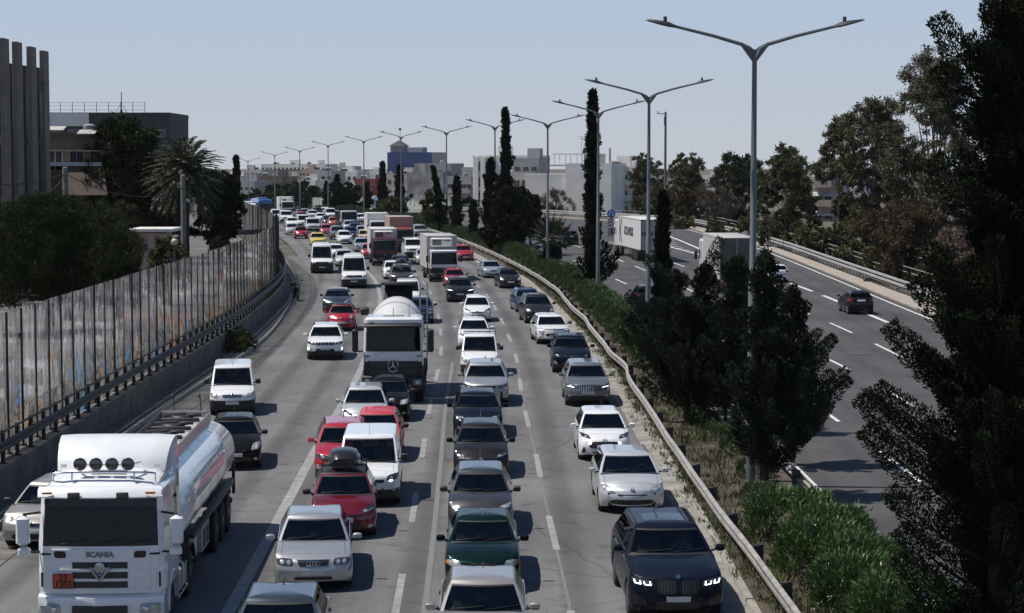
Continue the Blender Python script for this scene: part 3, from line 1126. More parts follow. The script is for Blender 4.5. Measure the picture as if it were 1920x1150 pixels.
def make_car(P, lite=False):
    """a passenger car or van body: +x is the front, z = 0 the road. Returns a list of parts
    (name, mesh, material keys, parent index, location, rotation about z)"""
    L, W, H = P['L'], P['W'], P['H']
    Wh = W / 2
    cl = P.get('clear', .19)
    rw = P.get('rw', .305)
    xf = L / 2 - P.get('fo', .78)
    xr = xf - P.get('wb', L * .61)
    cow, wtop = L / 2 - P['cowl'], L / 2 - P['wtop']        # windscreen foot and head
    rtop, rbase = -L / 2 + P['rtop'], -L / 2 + P['rbase']   # rear window head and foot
    belt_f, belt_r = P['belt'], P.get('belt_r', P['belt'] + .06)
    nose, hood = P['nose'], P.get('hood', P['belt'] - .01)
    tail = P.get('tail', belt_r)
    rakez = P['rake']                                       # (z, setback) of the front fascia
    rz_ = [a for a, b in rakez]
    rx_ = [b for a, b in rakez]
    rrz = P.get('rrake', [(.2, .10), (.45, .0), (.75, .02), (tail, .10)])
    rrz_, rrx_ = [a for a, b in rrz], [b for a, b in rrz]
    bow = P.get('bow', .14)
    nf = P.get('nf', .70)
    Rf = P.get('Rf', .62)
    van = P.get('van', False)
    gap = .010
    door = sorted([P.get('d0', cow - .05), P.get('d1', cow - 1.12), P.get('d2', rbase + .35 if not P.get('two_door') else -9)], reverse=True)
    gaps = [L / 2 - P.get('hoodgap', .30)] + [d for d in door if d > -L / 2 + .3]
    xs = set()
    for s_ in (0, .012, .03, .06, .10, .15, .22, .30, .40, .52, .66):
        xs.add(round(L / 2 - s_, 4))
    for s_ in (0, .012, .035, .07, .12, .2, .3, .42):
        xs.add(round(-L / 2 + s_, 4))
    ra = rw + .055
    for xw in (xf, xr):
        for a in np.linspace(0, PI, 15):
            xs.add(round(xw + ra * math.cos(a), 4))
        xs.add(round(xw + ra + .004, 4)); xs.add(round(xw - ra - .004, 4))
    for g_ in gaps:
        xs.add(round(g_, 4)); xs.add(round(g_ - gap, 4))
    for x in np.arange(-L / 2 + .5, L / 2 - .6, .22):
        if min(abs(x - q) for q in xs) > .06:
            xs.add(round(float(x), 4))
    xs.add(round(cow, 4)); xs.add(round(rbase, 4))
    xs = sorted(xs, reverse=True)
    out = [xs[0]]
    for x in xs[1:]:
        if out[-1] - x > .003:
            out.append(x)
    xs = out

    def rnd(s_, r_):
        t = min(max(s_ / r_, 0), 1)
        return math.sqrt(max(0, 1 - (1 - t) ** 2))

    def W2(x):
        return Wh * (nf + (1 - nf) * rnd(L / 2 - x, Rf)) * (P.get('nr', .86) + (1 - P.get('nr', .86)) * rnd(x + L / 2, .35))

    def ht(x):
        s_ = L / 2 - x
        if x >= cow:
            t = min(1, s_ / P['cowl'])
            z = nose + (hood - nose) * (1 - (1 - t) ** P.get('hp', 1.9))
        elif x >= rbase:
            z = hood + (tail - hood) * ((cow - x) / (cow - rbase))
        else:
            z = tail - P.get('deck_drop', .03) * ((rbase - x) / (rbase + L / 2))
        z -= .05 * (1 - rnd(s_, .10)) + .06 * (1 - rnd(x + L / 2, .10))
        return z

    def hs(x):
        c = P.get('crown', .055)
        t = min(max((L / 2 - x) / P['cowl'], 0), 1.6)
        k = c if t < .8 else lin(c, .012, min(1, (t - .8) / .3))
        return ht(x) - k

    def zb(x):
        z = cl + .05 * (1 - rnd(L / 2 - x, .25)) + .07 * (1 - rnd(x + L / 2, .3))
        for xw in (xf, xr):
            d = abs(x - xw)
            if d < ra:
                z = max(z, rw + math.sqrt(max(0, ra * ra - d * d)))
        return z

    def wz(x):
        t = min(max((L / 2 - x) / .55, 0), 1)
        return (1 - t) ** 2 * (1 + 2 * t)

    def wzr(x):
        t = min(max((x + L / 2) / .45, 0), 1)
        return (1 - t) ** 2 * (1 + 2 * t)

    def warp(x, y, z, half):
        b = bow * min(1, abs(y) / max(half, .01)) ** 2.4
        return (x - wz(x) * (float(np.interp(z, rz_, rx_)) + b) + wzr(x) * (float(np.interp(z, rrz_, rrx_)) + .08 * min(1, abs(y) / max(half, .01)) ** 2), y, z)

    SR = [0, .06, .2, .36, .5, .62, .74, .86, .95]
    HC = [1, .90, .887, .62, .3, 0, -.3, -.62, -.887, -.90, -1] if not lite else [1, .88, .5, 0, -.5, -.88, -1]
    nS = len(SR)

    def section(x):
        w, b, h_ = W2(x), zb(x), hs(x)
        top = h_ - .035
        pts = [(w - .15, b + .01), ]
        for q in SR:
            z = b + (top - b) * q
            zm = P.get('wide', .56)
            pr = 1 - .05 * max(0, (z - zm) / max(.1, top - zm)) ** 1.7 - .07 * max(0, (zm - .12 - z) / .36) ** 2
            cz = P.get('crease')
            if cz:
                pr += .010 * math.exp(-((z - cz) / .05) ** 2)
            pts.append((w * pr, z))
        ye = pts[-1][0]
        pts.append((ye - .018, h_ - .012))
        pts.append((ye - .055, h_))
        yt = ye - .055
        hc = ht(x)
        rows = [(y, z) for y, z in pts]
        tops = []
        for f_ in HC:
            z = h_ + (hc - h_) * (1 - abs(f_) ** 2.2)
            # a raised bonnet crease
            if P.get('ridge') and x > cow - .1:
                z += P['ridge'] * math.exp(-((abs(f_) - .55) / .09) ** 2) * min(1, (L / 2 - x) / .4)
            tops.append((yt * f_, z))
        left = rows[:-1] + [(tops[0][0], tops[0][1])]
        return left, tops, w

    secs = [section(x) for x in xs]
    nr_ = len(secs[0][0])
    Pl, Pt = [], []
    for x, (lf, tp, w) in zip(xs, secs):
        hw = lf[1][0]
        Pl.append([warp(x, y, z, hw) for y, z in lf])
        Pt.append([warp(x, y, z, hw) for y, z in tp])
    Pl, Pt = np.array(Pl), np.array(Pt)
    Pr = Pl * np.array([1, -1, 1])
    body, hoodb, doors = MB(), MB(), {}
    allb = MB()
    clad = P.get('clad', 0)
    bblack = P.get('bumper_black', 0)
    nx = len(xs)
    for side, G in ((1, Pl), (-1, Pr)):
        for i in range(nx - 1):
            xm = (xs[i] + xs[i + 1]) / 2
            thin = any(abs(xs[i] - g_) < .0021 and abs(xs[i + 1] - (g_ - gap)) < .0021 for g_ in gaps[1:])
            for j in range(nr_ - 1):
                q = [G[i, j], G[i, j + 1], G[i + 1, j + 1], G[i + 1, j]]
                if side > 0:
                    q = q[::-1]
                zm = sum(p[2] for p in q) / 4
                m_ = 0
                if thin and zm > cl + .08 and not lite:
                    m_ = 2
                if j == 0:
                    m_ = 1
                if zm < clad or (bblack and (xm > L / 2 - .55 or xm < -L / 2 + .3) and zm < bblack):
                    m_ = 1
                allb.add(q, [(0, 1, 2, 3)])
                tgt = body
                if not lite and m_ != 1 and zm > cl + .08 and not van:
                    for k in range(len(door) - 1):
                        if door[k + 1] < xm < door[k] - gap and door[k + 1] > -L / 2 + .3:
                            tgt = doors.setdefault((k, side), MB())
                elif not lite and van and m_ != 1 and zm > cl + .08 and door[1] < xm < door[0] - gap:
                    tgt = doors.setdefault((0, side), MB())
                tgt.add(q, [(0, 1, 2, 3)], m_)
    for i in range(nx - 1):
        xm = (xs[i] + xs[i + 1]) / 2
        hg = abs(xs[i] - gaps[0]) < .0021 and abs(xs[i + 1] - (gaps[0] - gap)) < .0021
        for j in range(len(HC) - 1):
            if cow - .02 > xm > rbase + .02:
                continue
            q = [Pt[i, j], Pt[i + 1, j], Pt[i + 1, j + 1], Pt[i, j + 1]]
            m_ = 0
            allb.add(q, [(0, 1, 2, 3)])
            inh = xm > cow and xm < gaps[0]
            if not lite:
                if (hg and abs(HC[j] + HC[j + 1]) < 1.81) or (inh and abs(abs(HC[j] + HC[j + 1]) / 2 - .8935) < .004):
                    m_ = 2
                if inh and m_ == 0 and abs(HC[j] + HC[j + 1]) / 2 < .89:
                    hoodb.add(q, [(0, 1, 2, 3)], 0)
                    continue
            body.add(q, [(0, 1, 2, 3)], m_)
    # front and rear caps, gridded so that the fascia can bow and rake
    for end, xe, sec in ((0, xs[0], secs[0]), (1, xs[-1], secs[-1])):
        lf, tp, w = sec
        hw = lf[1][0]
        rows = []
        for y, z in lf[1:]:
            rows.append([warp(xe, y * f_, z, hw) for f_ in HC])
        rows[-1] = [tuple(p) for p in (Pt[0] if end == 0 else Pt[-1])]
        ms = []
        for j in range(len(rows) - 1):
            zm = (lf[j + 1][1] + lf[j + 2][1]) / 2
            ms.append([1 if (zm < clad or zm < bblack) else 0] * (len(HC) - 1))
        body.grid(rows, mats=ms, flip=(end == 0))
        allb.grid(rows)
        # under lip
        lip = [[warp(xe, lf[1][0] * f_, lf[1][1], hw) for f_ in HC], [(xe + (-.25 if end == 0 else .25), lf[0][0] * f_, lf[0][1]) for f_ in HC]]
        body.grid(lip, m=1)

    # ---- greenhouse: rings from the belt to the roof
    tum = P.get('tumble', .20)
    roof_e = H - P.get('roofcrown', .085)
    wbow, rbow = P.get('wbow', .16), P.get('rbow', .08)
    TL = [0, .045, .10, .5, .87, .925, 1.0]
    pil = P.get('bpil', door[1] - .005)
    cpil = P.get('cpil', rbase + (rtop - rbase) * .4 + .25)
    FRONT = [1, .96, .93, .6, .25, -.25, -.6, -.93, -.96, -1] if not lite else [1, .95, .5, 0, -.5, -.95, -1]
    rings, kinds = [], None
    for t in TL:
        xa = lin(cow + .02, wtop, t ** .97)
        xc = lin(rbase - .0, rtop, t ** P.get('rpow', 1.0))
        pts, kd = [], []
        def zz(x, t=t):
            b = belt_f + (belt_r - belt_f) * min(max((cow - x) / (cow - rbase), 0), 1) - .03
            return lin(b, roof_e, t)
        wy = lin(Wh - .062, Wh - .062 - tum, t ** 1.15)
        for f_ in FRONT:
            x = xa - wbow * abs(f_) ** 2.2 * (1 - .35 * t)
            pts.append((x, wy * f_ * .985, zz(x)))
        x0 = xa - wbow * (1 - .35 * t)
        x1 = xc + rbow
        sp = sorted([pil, pil - .075])
        cols = [x0 - .045, lin(x0, pil, .35), lin(x0, pil, .75), pil, pil - .075]
        if cpil < pil - .3:
            cols += [lin(pil, cpil, .5), cpil, max(cpil - .06, lin(cpil, x1, .3)), lin(cpil, x1, .75)]
        else:
            cols += [lin(pil - .1, x1, .35), lin(pil - .1, x1, .6), lin(pil - .1, x1, .8), lin(pil - .1, x1, .92)]
        rgt = [(x, -wy, zz(x)) for x in cols]
        pts += rgt
        for f_ in (-1, -.93, -.5, 0, .5, .93, 1):
            x = xc + rbow * abs(f_) ** 2.2
            pts.append((x, wy * f_ * .985, zz(x)))
        pts += [(x, -y, z) for x, y, z in reversed(rgt)]
        rings.append(pts)
    nF, nC = len(FRONT), 9
    npt = len(rings[0])
    G = np.array(rings)
    win = {}
    gl_f = set(range(2, nF - 3)) if not lite else set(range(1, nF - 2))
    sideA = {nF + 0, nF + 1, nF + 2}
    sideC = {nF + 4, nF + 5} if cpil < pil - .3 else {nF + 4, nF + 5, nF + 6}
    sideD = {nF + 7} if (cpil < pil - .3 and P.get('quarter', True)) else set()
    rear = set(range(nF + nC + 1, nF + nC + 5))
    off2 = nF + nC + 7
    mir = lambda c: off2 + (nF + nC - 2 - c)
    names = {}
    for c in gl_f: names[c] = ('windscreen', 0)
    for c in sideA: names[c] = ('side_window', 1); names[mir(c)] = ('side_window', 2)
    if not P.get('panel_side'):
        for c in sideC: names[c] = ('side_window', 3); names[mir(c)] = ('side_window', 4)
        for c in sideD: names[c] = ('quarter_window', 5); names[mir(c)] = ('quarter_window', 6)
    if not P.get('panel_rear'):
        for c in rear: names[c] = ('rear_window', 7)
    tlo, thi = 1, 5
    for k in range(len(TL) - 1):
        for c in range(npt):
            d = (c + 1) % npt
            q = [G[k, c], G[k + 1, c], G[k + 1, d], G[k, d]]
            allb.add(q, [(0, 1, 2, 3)])
            glassy = c in names and tlo <= k < thi
            if glassy and k in (1, 4):
                # a black rubber line round each pane
                body.add(q, [(0, 1, 2, 3)], 1)
            elif glassy:
                win.setdefault(names[c], MB()).add(q, [(0, 1, 2, 3)])
            else:
                m_ = 0
                if tlo <= k < thi and not van and c in (nF + 3, mir(nF + 3)):
                    m_ = 1
                if k == 0 and c in range(0, nF - 1):
                    m_ = 1
                body.add(q, [(0, 1, 2, 3)], m_)
    # roof
    last = G[-1]
    axf, axr = wtop - .55, rtop + .45
    if axf < axr:
        axf = axr = (axf + axr) / 2
    roof = [last]
    for u in (.05, .13, .26, .45, .7, 1.0):
        ring = []
        for p in last:
            ax = np.array([min(max(p[0], axr), axf), 0, p[2]])
            q = p + (ax - p) * u
            q[2] = p[2] + (H - p[2]) * math.sqrt(1 - (1 - u) ** 2) ** .9
            ring.append(q)
        roof.append(ring)
    roof = np.array(roof)
    roofm = 3 if P.get('roof2') else 0
    for k in range(len(roof) - 1):
        for c in range(npt):
            d = (c + 1) % npt
            q = [roof[k, c], roof[k + 1, c], roof[k + 1, d], roof[k, d]]
            body.add(q, [(0, 1, 2, 3)], roofm)
            allb.add(q, [(0, 1, 2, 3)])
    bmats = ['PAINT', 'trim', 'seam'] + (['grille'] if P.get('roof2') else [])
    und = MB()
    und.box(((xf + xr) / 2, 0, cl + .22), (L - .55, W - .50, .34))
    parts = [('body', body.mesh('body', fix=False, smooth=40), bmats, -1, (0, 0, 0), 0)]
    parts.append(('underbody', und.mesh('underbody', smooth=0), ['under'], -1, (0, 0, 0), 0))

    def add(nm, mb, mats_, par=-1, smooth=40):
        if mb.f:
            parts.append((nm, mb.mesh(nm, smooth=smooth), mats_, par, (0, 0, 0), 0))
            return len(parts) - 1
        return -1

    if hoodb.f:
        parts.append(('bonnet', hoodb.mesh('bonnet', fix=False), ['PAINT'], -1, (0, 0, 0), 0))
    pt = Patcher([allb])
    hz = P.get('handle_z', belt_f - .13)
    for (k, sd), mb in sorted(doors.items()):
        parts.append(('door', mb.mesh('door', fix=False), ['PAINT', 'trim', 'seam'], -1, (0, 0, 0), 0))
        di = len(parts) - 1
        hb_ = MB()
        hx = door[k + 1] + .12
        pt.patch(hb_, [(hx, hz), (hx + .2, hz), (hx + .2, hz + .04), (hx, hz + .04)], 'left' if sd > 0 else 'right', .025, 3, 2)
        add('handle', hb_, [P.get('handle', 'trim')], di)
    for (nm, k), mb in sorted(win.items(), key=lambda q: q[0][1]):
        gm = 'glass' if (nm == 'windscreen' or k in (1, 2)) else P.get('rear_glass', 'glass_dark')
        parts.append((nm, mb.mesh(nm, fix=False), [gm], -1, (0, 0, 0), 0))

    # ---- cabin
    it = MB()
    fl = belt_f - .30
    it.box(((cow + rbase) / 2 - .1, 0, fl), (cow - rbase + .1, W - .26, .04))
    add('cabin', it, ['inter'], -1, 0)
    ds = MB()
    P_ = []
    for x, z in ((cow + .0, belt_f - .055), (cow - .22, belt_f - .03), (cow - .36, belt_f - .07), (cow - .40, belt_f - .28)):
        P_.append([(x - wbow * abs(f_) ** 2.2, (Wh - .10) * f_, z + .02 * (1 - abs(f_))) for f_ in (1, .5, 0, -.5, -1)])
    ds.grid(P_)
    di = add('dashboard', ds, ['dash'])
    if not lite:
        sw = MB()
        cx, cy, cz = cow - .52, .36, belt_f + .005
        pts = []
        for k in range(17):
            a = 2 * PI * k / 16
            pts.append((cx + .06 * math.sin(a), cy + .18 * math.cos(a), cz + .17 * math.sin(a)))
        sw.tube(pts, .016, 6, cap=False)
        sw.box((cx + .03, cy, cz - .02), (.06, .14, .1), ch=.02)
        add('steering_wheel', sw, ['dash'], di)
        rows_ = [door[1] - .05] + ([door[1] - .95] if (not van and rbase < door[1] - 1.0) else [])
        for rx0 in rows_:
            for sy in ((.36, -.36) if rx0 == rows_[0] else (.4, -.4)):
                st = MB()
                st.box((rx0 - .02, sy, belt_f - .02), (.16, .50, .55), ch=.06, ry=-.22)
                st.box((rx0 - .12, sy, belt_f + .32), (.10, .26, .24), ch=.045, ry=-.15)
                add('seat', st, ['seat'])
        mi_ = MB()
        mi_.box((lin(cow, wtop, .86) - .13, 0, lin(belt_f, roof_e, .80)), (.03, .22, .065), ch=.012)
        add('rear_view_mirror', mi_, ['inter'])

    # ---- nose
    for d in P.get('face', []):
        nm, quad, key = d['n'], d['q'], d['m']
        for sg in ((1, -1) if d.get('mir', True) else (1,)):
            mb = MB()
            q = [(y * Wh * sg, z) for y, z in quad]
            if sg < 0:
                q = [q[1], q[0], q[3], q[2]]
            if lite and d.get('fine'):
                continue
            pt.patch(mb, q, 'front', d.get('h', .008), d.get('nu', 6), d.get('nv', 4), 0, d.get('r', .35))
            i = add(nm, mb, [key])
            if i < 0 or lite:
                continue
            for e in d.get('sub', []):
                mb = MB()
                q = [(y * Wh * sg, z) for y, z in e['q']]
                if sg < 0:
                    q = [q[1], q[0], q[3], q[2]]
                pt.patch(mb, q, 'front', d.get('h', .008) + e.get('h', .008), e.get('nu', 4), e.get('nv', 3), 0, e.get('r', .6))
                add(e['n'], mb, [e['m']], i)
    py0 = P.get('plate_z', .42)
    mb = MB()
    pt.patch(mb, [(-.25, py0), (.25, py0), (.25, py0 + .11), (-.25, py0 + .11)], 'front', .022, 4, 2)
    add('number_plate', mb, ['plate'])
    em = P.get('emblem')
    if em and not lite:
        kind, ez, er = em[:3]
        hit, nn, _, _ = pt.bvh.ray_cast(Vector((20, 0, ez)), Vector((-1, 0, 0)))
        if hit:
            e = MB()
            tl = max(0, nn.z) / max(.2, abs(nn.x))
            c0 = (hit.x + .034, 0, ez)
            if kind == 'rings4':
                for k in range(4):
                    ring_mesh(e, (c0[0], (k - 1.5) * er * 1.45, ez), er, er, .008, tl)
            elif kind == 'ovals':
                ring_mesh(e, c0, er * 1.45, er, .010, tl)
                ring_mesh(e, c0, er * .45, er * .95, .008, tl)
                ring_mesh(e, (c0[0] - tl * er * .4, 0, ez + er * .4), er * .95, er * .42, .008, tl)
            elif kind == 'oval_h':
                ring_mesh(e, c0, er * 1.7, er, .009, tl)
                e.tube([(c0[0] + .0, -er * .5, ez - er * .5), (c0[0], -er * .35, ez + er * .5)], .009, 5)
                e.tube([(c0[0] + .0, er * .35, ez - er * .5), (c0[0], er * .5, ez + er * .5)], .009, 5)
                e.tube([(c0[0], -er * .42, ez), (c0[0], er * .42, ez)], .007, 5)
            elif kind == 'diamond':
                for k_ in (1.0, .62):
                    e.tube([(c0[0], 0, ez - er * 1.35 * k_), (c0[0], er * k_, ez), (c0[0] - tl * er, 0, ez + er * 1.35 * k_), (c0[0], -er * k_, ez), (c0[0], 0, ez - er * 1.35 * k_)], .011, 5)
            elif kind == 'roundel':
                e.lathe([(er, -.006), (er, .004), (er * .8, .008), (.001, .008)], 18, c0, Matrix.Rotation(PI / 2 - math.atan(tl), 4, 'Y'))
                ring_mesh(e, (c0[0] + .008, 0, ez), er * .7, er * .7, .004, tl)
            elif kind == 'ring_bar':
                ring_mesh(e, c0, er, er, .012, tl)
                e.box((c0[0], 0, ez), (.014, er * 2.5, er * .45))
            elif kind == 'chevrons':
                for k_ in (0, 1):
                    z0 = ez - er * .7 + k_ * er * .8
                    e.tube([(c0[0], -er * 1.1, z0), (c0[0], 0, z0 + er * .75), (c0[0], er * 1.1, z0)], .013, 5)
            elif kind == 's':
                e.tube([(c0[0], er * .9, ez + er * .25), (c0[0], 0, ez + er), (c0[0], -er * .9, ez + er * .25), (c0[0], er * .9, ez - er * .25), (c0[0], 0, ez - er), (c0[0], -er * .9, ez - er * .25)], .012, 5)
            elif kind == 'v':
                ring_mesh(e, c0, er, er, .009, tl)
                e.tube([(c0[0], -er * .6, ez + er * .6), (c0[0], 0, ez - er * .6), (c0[0], er * .6, ez + er * .6)], .008, 5)
            else:
                e.tube([(c0[0], -er * .5, ez - er), (c0[0], -er * .1, ez + er * .2), (c0[0], er * .5, ez + er), (c0[0], er * .3, ez - er * .2)], .014, 5)
            add('emblem', e, ['chrome'])
    # ---- tail
    tz = tail if not P.get('tall_lamp') else belt_r + .3
    for sg in (1, -1):
        mb = MB()
        y0, y1 = (.66 if not van else .80) * Wh * sg, .97 * Wh * sg
        z0, z1 = P.get('tl', (tail - .22, tail - .06))
        q = [(y0, z0), (y1, z0), (y1 * (.98), z1), (y0, z1)]
        if sg < 0:
            q = [q[1], q[0], q[3], q[2]]
        pt.patch(mb, q, 'rear', .012, 4, 4, 0, .3)
        add('tail_light', mb, ['red_lens'])
    mb = MB()
    rz0 = P.get('rplate', tail - .22)
    pt.patch(mb, [(-.25, rz0), (.25, rz0), (.25, rz0 + .11), (-.25, rz0 + .11)], 'rear', .015, 3, 2)
    add('rear_plate', mb, ['plate'])
    # ---- side rub strips
    if P.get('rub') and not lite:
        for sd in ('left', 'right'):
            mb = MB()
            z = P['rub']
            pt.patch(mb, [(xr + ra + .08, z), (xf - ra - .08, z), (xf - ra - .08, z + .07), (xr + ra + .08, z + .07)], sd, .014, 12, 2)
            add('rub_strip', mb, ['trim'])
    # ---- mirrors, wipers, aerial, rails
    mx = cow - wbow - P.get('mirx', .12)
    for sg in (1, -1):
        mb = MB()
        yy = Wh + .075
        mz = belt_f + P.get('mirz', .07)
        hgt = P.get('mirh', .15)
        mb.box((mx, sg * (yy + .035), mz), (.10, .20, hgt), ch=.035, rz=sg * -.12)
        add('mirror', mb, [P.get('mircol', 'PAINT')])
        pi = len(parts) - 1
        mb = MB()
        mb.tube([(mx, sg * (Wh - .09), mz - .07), (mx, sg * yy, mz - .02)], .026, 6)
        add('mirror_arm', mb, ['trim'], pi)
    if not lite:
        for k, (y0, y1) in enumerate(((.05, .62), (-.55, .02))):
            mb = MB()
            pts = []
            for i in range(7):
                u = i / 6
                y = lin(y0, y1, u) * Wh * 1.3
                y = min(max(y, -.8 * Wh), .82 * Wh)
                z = belt_f + .035 + .05 * u
                hit, nn, _, _ = pt.bvh.ray_cast(Vector((20, y, z)), Vector((-1, 0, 0)))
                if hit:
                    pts.append(hit + Vector((.016, 0, .008)))
            if len(pts) > 3:
                mb.tube(pts, .011, 5)
                add('wiper', mb, ['trim'])
        # papers and toll tags behind the glass
        if P.get('paper'):
            mb = MB()
            mb.box((cow - .24, P['paper'], belt_f - .005), (.14, .24, .006), rz=.2)
            add('paper', mb, ['paper'], di)
    an = P.get('aerial', 'front')
    if an and not lite:
        mb = MB()
        if an == 'fin':
            hit, _, _, _ = pt.bvh.ray_cast(Vector((rtop + .25, 0, 9)), Vector((0, 0, -1)))
            if hit:
                mb.prism([(-.12, 0), (.09, 0), (-.09, .075), (-.12, .07)], -.018, .018, 'y')
                mb.v = [(x + hit.x, y, z + hit.z - .006) for x, y, z in mb.v]
        else:
            ax = wtop - .12 if an == 'front' else rtop + .25
            hit, _, _, _ = pt.bvh.ray_cast(Vector((ax, 0, 9)), Vector((0, 0, -1)))
            if hit:
                mb.tube([hit, hit + Vector((-.05, 0, .03)), hit + Vector((-.24, 0, P.get('aerial_h', .34)))], [.012, .006, .003], 5)
        add('aerial', mb, ['trim'])
    if P.get('rails'):
        for sg in (1, -1):
            mb = MB()
            pts = []
            for i in range(8):
                x = lin(wtop - .25, rtop + .2, i / 7)
                y = sg * (Wh - .062 - tum - .035)
                hit, _, _, _ = pt.bvh.ray_cast(Vector((x, y, 9)), Vector((0, 0, -1)))
                if hit:
                    pts.append(hit + Vector((0, 0, .045 if 0 < i < 7 else .0)))
            mb.tube(pts, .02, 6)
            add('roof_rail', mb, [P['rails']])
    if P.get('bars'):
        for x in (wtop - .5, rtop + .7):
            mb = MB()
            y = Wh - .062 - tum + .02
            mb.tube([(x, -y, roof_e), (x, -y, H + .07), (x, y, H + .07), (x, y, roof_e)], .022, 6)
            add('roof_bar', mb, ['trim'])
    if P.get('roofbox'):
        mb = MB()
        x0, x1 = wtop - .1, wtop - 1.75
        prof = []
        for u in np.linspace(0, 1, 12):
            k = math.sin(PI * min(1, max(0.0, u)) ** .8) ** .25 if 0 < u < 1 else .0
            prof.append((lin(x0, x1, u), .43 * max(.7, k), H + .12, H + .12 + .36 * max(.5, k)))
        G2 = []
        for x, hw, z0, z1 in prof:
            G2.append([(x, hw * a, z0 + (z1 - z0) * b) for a, b in ((-.9, 0), (-1, .12), (-1.02, .4), (-1, .48), (-.97, .5), (-.8, .88), (-.45, 1), (0, 1.03), (.45, 1), (.8, .88), (.97, .5), (1, .48), (1.02, .4), (1, .12), (.9, 0), (-.9, 0))])
        mb.grid(G2)
        mb.add(G2[0], [tuple(range(15))])
        mb.add(G2[-1], [tuple(reversed(range(15)))])
        i = add('roof_box', mb, ['boxplastic'])
        mb = MB()
        for x in (x0 - .35, x1 + .45):
            y = Wh - .062 - tum
            mb.tube([(x, -y, roof_e), (x, -y, H + .09), (x, y, H + .09), (x, y, roof_e)], .03, 6)
        add('roof_bar', mb, ['trim'])
    if P.get('sunroof'):
        mb = MB()
        pt.patch(mb, [(wtop - 1.25, -.45), (wtop - .32, -.45), (wtop - .32, .45), (wtop - 1.25, .45)], 'top', .004, 6, 6, 0, .12)
        add('sunroof', mb, ['glass_solid'])
    if P.get('taxi'):
        mb = MB()
        mb.box((wtop - .55, 0, H + .06), (.14, .36, .13), ch=.03)
        add('taxi_sign', mb, ['boxplastic'])
    style = P.get('rimstyle', 'five')
    add_wheels(parts, [(xf, Wh - .115), (xf, -Wh + .115), (xr, Wh - .115), (xr, -Wh + .115)], rw, .205, style, P.get('rimmat', 'rim'))
    return parts


MV['boxplastic'] = mat('satin_black_shell', (.016, .016, .017), .28, coat=.3)
MV['glass_solid'] = mat('panorama_glass', (.006, .007, .009), .06, spec=.35)


def place(parts, loc, rz, paint_m, label, cat='car', name='parked_car', group=None, rename=None):
    """a vehicle from its parts: the meshes are shared, the paint belongs to each"""
    root = thing(name, label, cat, loc, rz, group)
    objs = []
    for nm, me, keys, par, l_, r_ in parts:
        if len(me.materials) == 0:
            for k in keys:
                me.materials.append(M_PAINT_SLOT if k == 'PAINT' else (MV[k] if k in MV else PAINT[k]))
        o = bpy.data.objects.new(nm, me)
        COL.objects.link(o)
        o.parent = root if par < 0 else objs[par]
        o.location = l_
        o.rotation_euler = (0, 0, r_)
        for i, k in enumerate(keys):
            if k == 'PAINT':
                o.material_slots[i].link = 'OBJECT'
                o.material_slots[i].material = paint_m
        objs.append(o)
    return root
# ------------------------------------------------------------------ the models on this road
def HL(q, m='lens', sub=None, **k):
    return dict(n='headlight', q=q, m=m, sub=sub or [], h=.010, nu=8, nv=5, **k)


def bulb(y, z, w=.055, hh=.05, m='bulb'):
    return dict(n='reflector', q=[(y - w, z - hh), (y + w, z - hh), (y + w, z + hh), (y - w, z + hh)], m=m, r=1.0, h=.004)


def FOG(y, z, w=.07, hh=.045, m='lens'):
    return dict(n='fog_light', q=[(y - w, z - hh), (y + w, z - hh), (y + w, z + hh), (y - w, z + hh)], m=m, r=1.0, h=.010, nu=4, nv=4, fine=True)


def GR(z0, z1, w0, w1, key='grille', name='grille', r=.25, h_=.012):
    z0 = max(z0, .285)
    return dict(n=name, q=[(-w0, z0), (w0, z0), (w1, z1), (-w1, z1)], m=key, mir=False, nu=18, nv=5, r=r, h=h_)


def BAR_(z0, z1, w, key='chrome', h_=.016):
    return dict(n='grille_bar', q=[(-w, z0), (w, z0), (w, z1), (-w, z1)], m=key, mir=False, nu=10, nv=1, r=.0, h=h_, fine=True)


RK = [(.15, .10), (.30, .015), (.48, .0), (.62, .04), (.80, .15)]
MODELS = {}
MODELS['hatch'] = dict(L=3.95, W=1.70, H=1.50, cowl=.98, wtop=1.78, rtop=.42, rbase=.12, belt=.98, belt_r=1.06, nose=.70, hood=.99, rake=RK, wb=2.5, ridge=.018,
    face=[HL([(.50, .66), (.88, .72), (.97, .86), (.55, .74)], sub=[bulb(.70, .735, .07, .035), dict(n='indicator', q=[(.86, .75), (.95, .82), (.95, .85), (.86, .79)], m='lens', h=.004)]),
          GR(.60, .665, .44, .50), GR(.24, .44, .62, .50, name='lower_grille'), FOG(.74, .36), BAR_(.615, .63, .44)],
    emblem=('ovals', .665, .05), plate_z=.45, crease=.80, aerial='rear', mircol='PAINT')
MODELS['hatch_x'] = dict(MODELS['hatch'], nose=.68, bow=.17, rake=[(.15, .12), (.30, .0), (.46, .0), (.60, .03), (.80, .18)],
    face=[HL([(.46, .62), (.86, .70), (.99, .88), (.52, .70)], 'lens_dark', sub=[bulb(.66, .70, .06, .03, 'lens'), dict(n='running_light', q=[(.50, .645), (.88, .72), (.93, .78), (.88, .74)], m='lens', h=.005)]),
          GR(.57, .63, .42, .46), GR(.22, .50, .72, .34, name='lower_grille'), FOG(.80, .33)], emblem=('ovals', .63, .05))
MODELS['hatch_box'] = dict(MODELS['hatch_x'], roofbox=True, aerial=None, roof2=True, mircol='trim')
MODELS['hatch_white'] = dict(MODELS['hatch_x'], aerial='front')
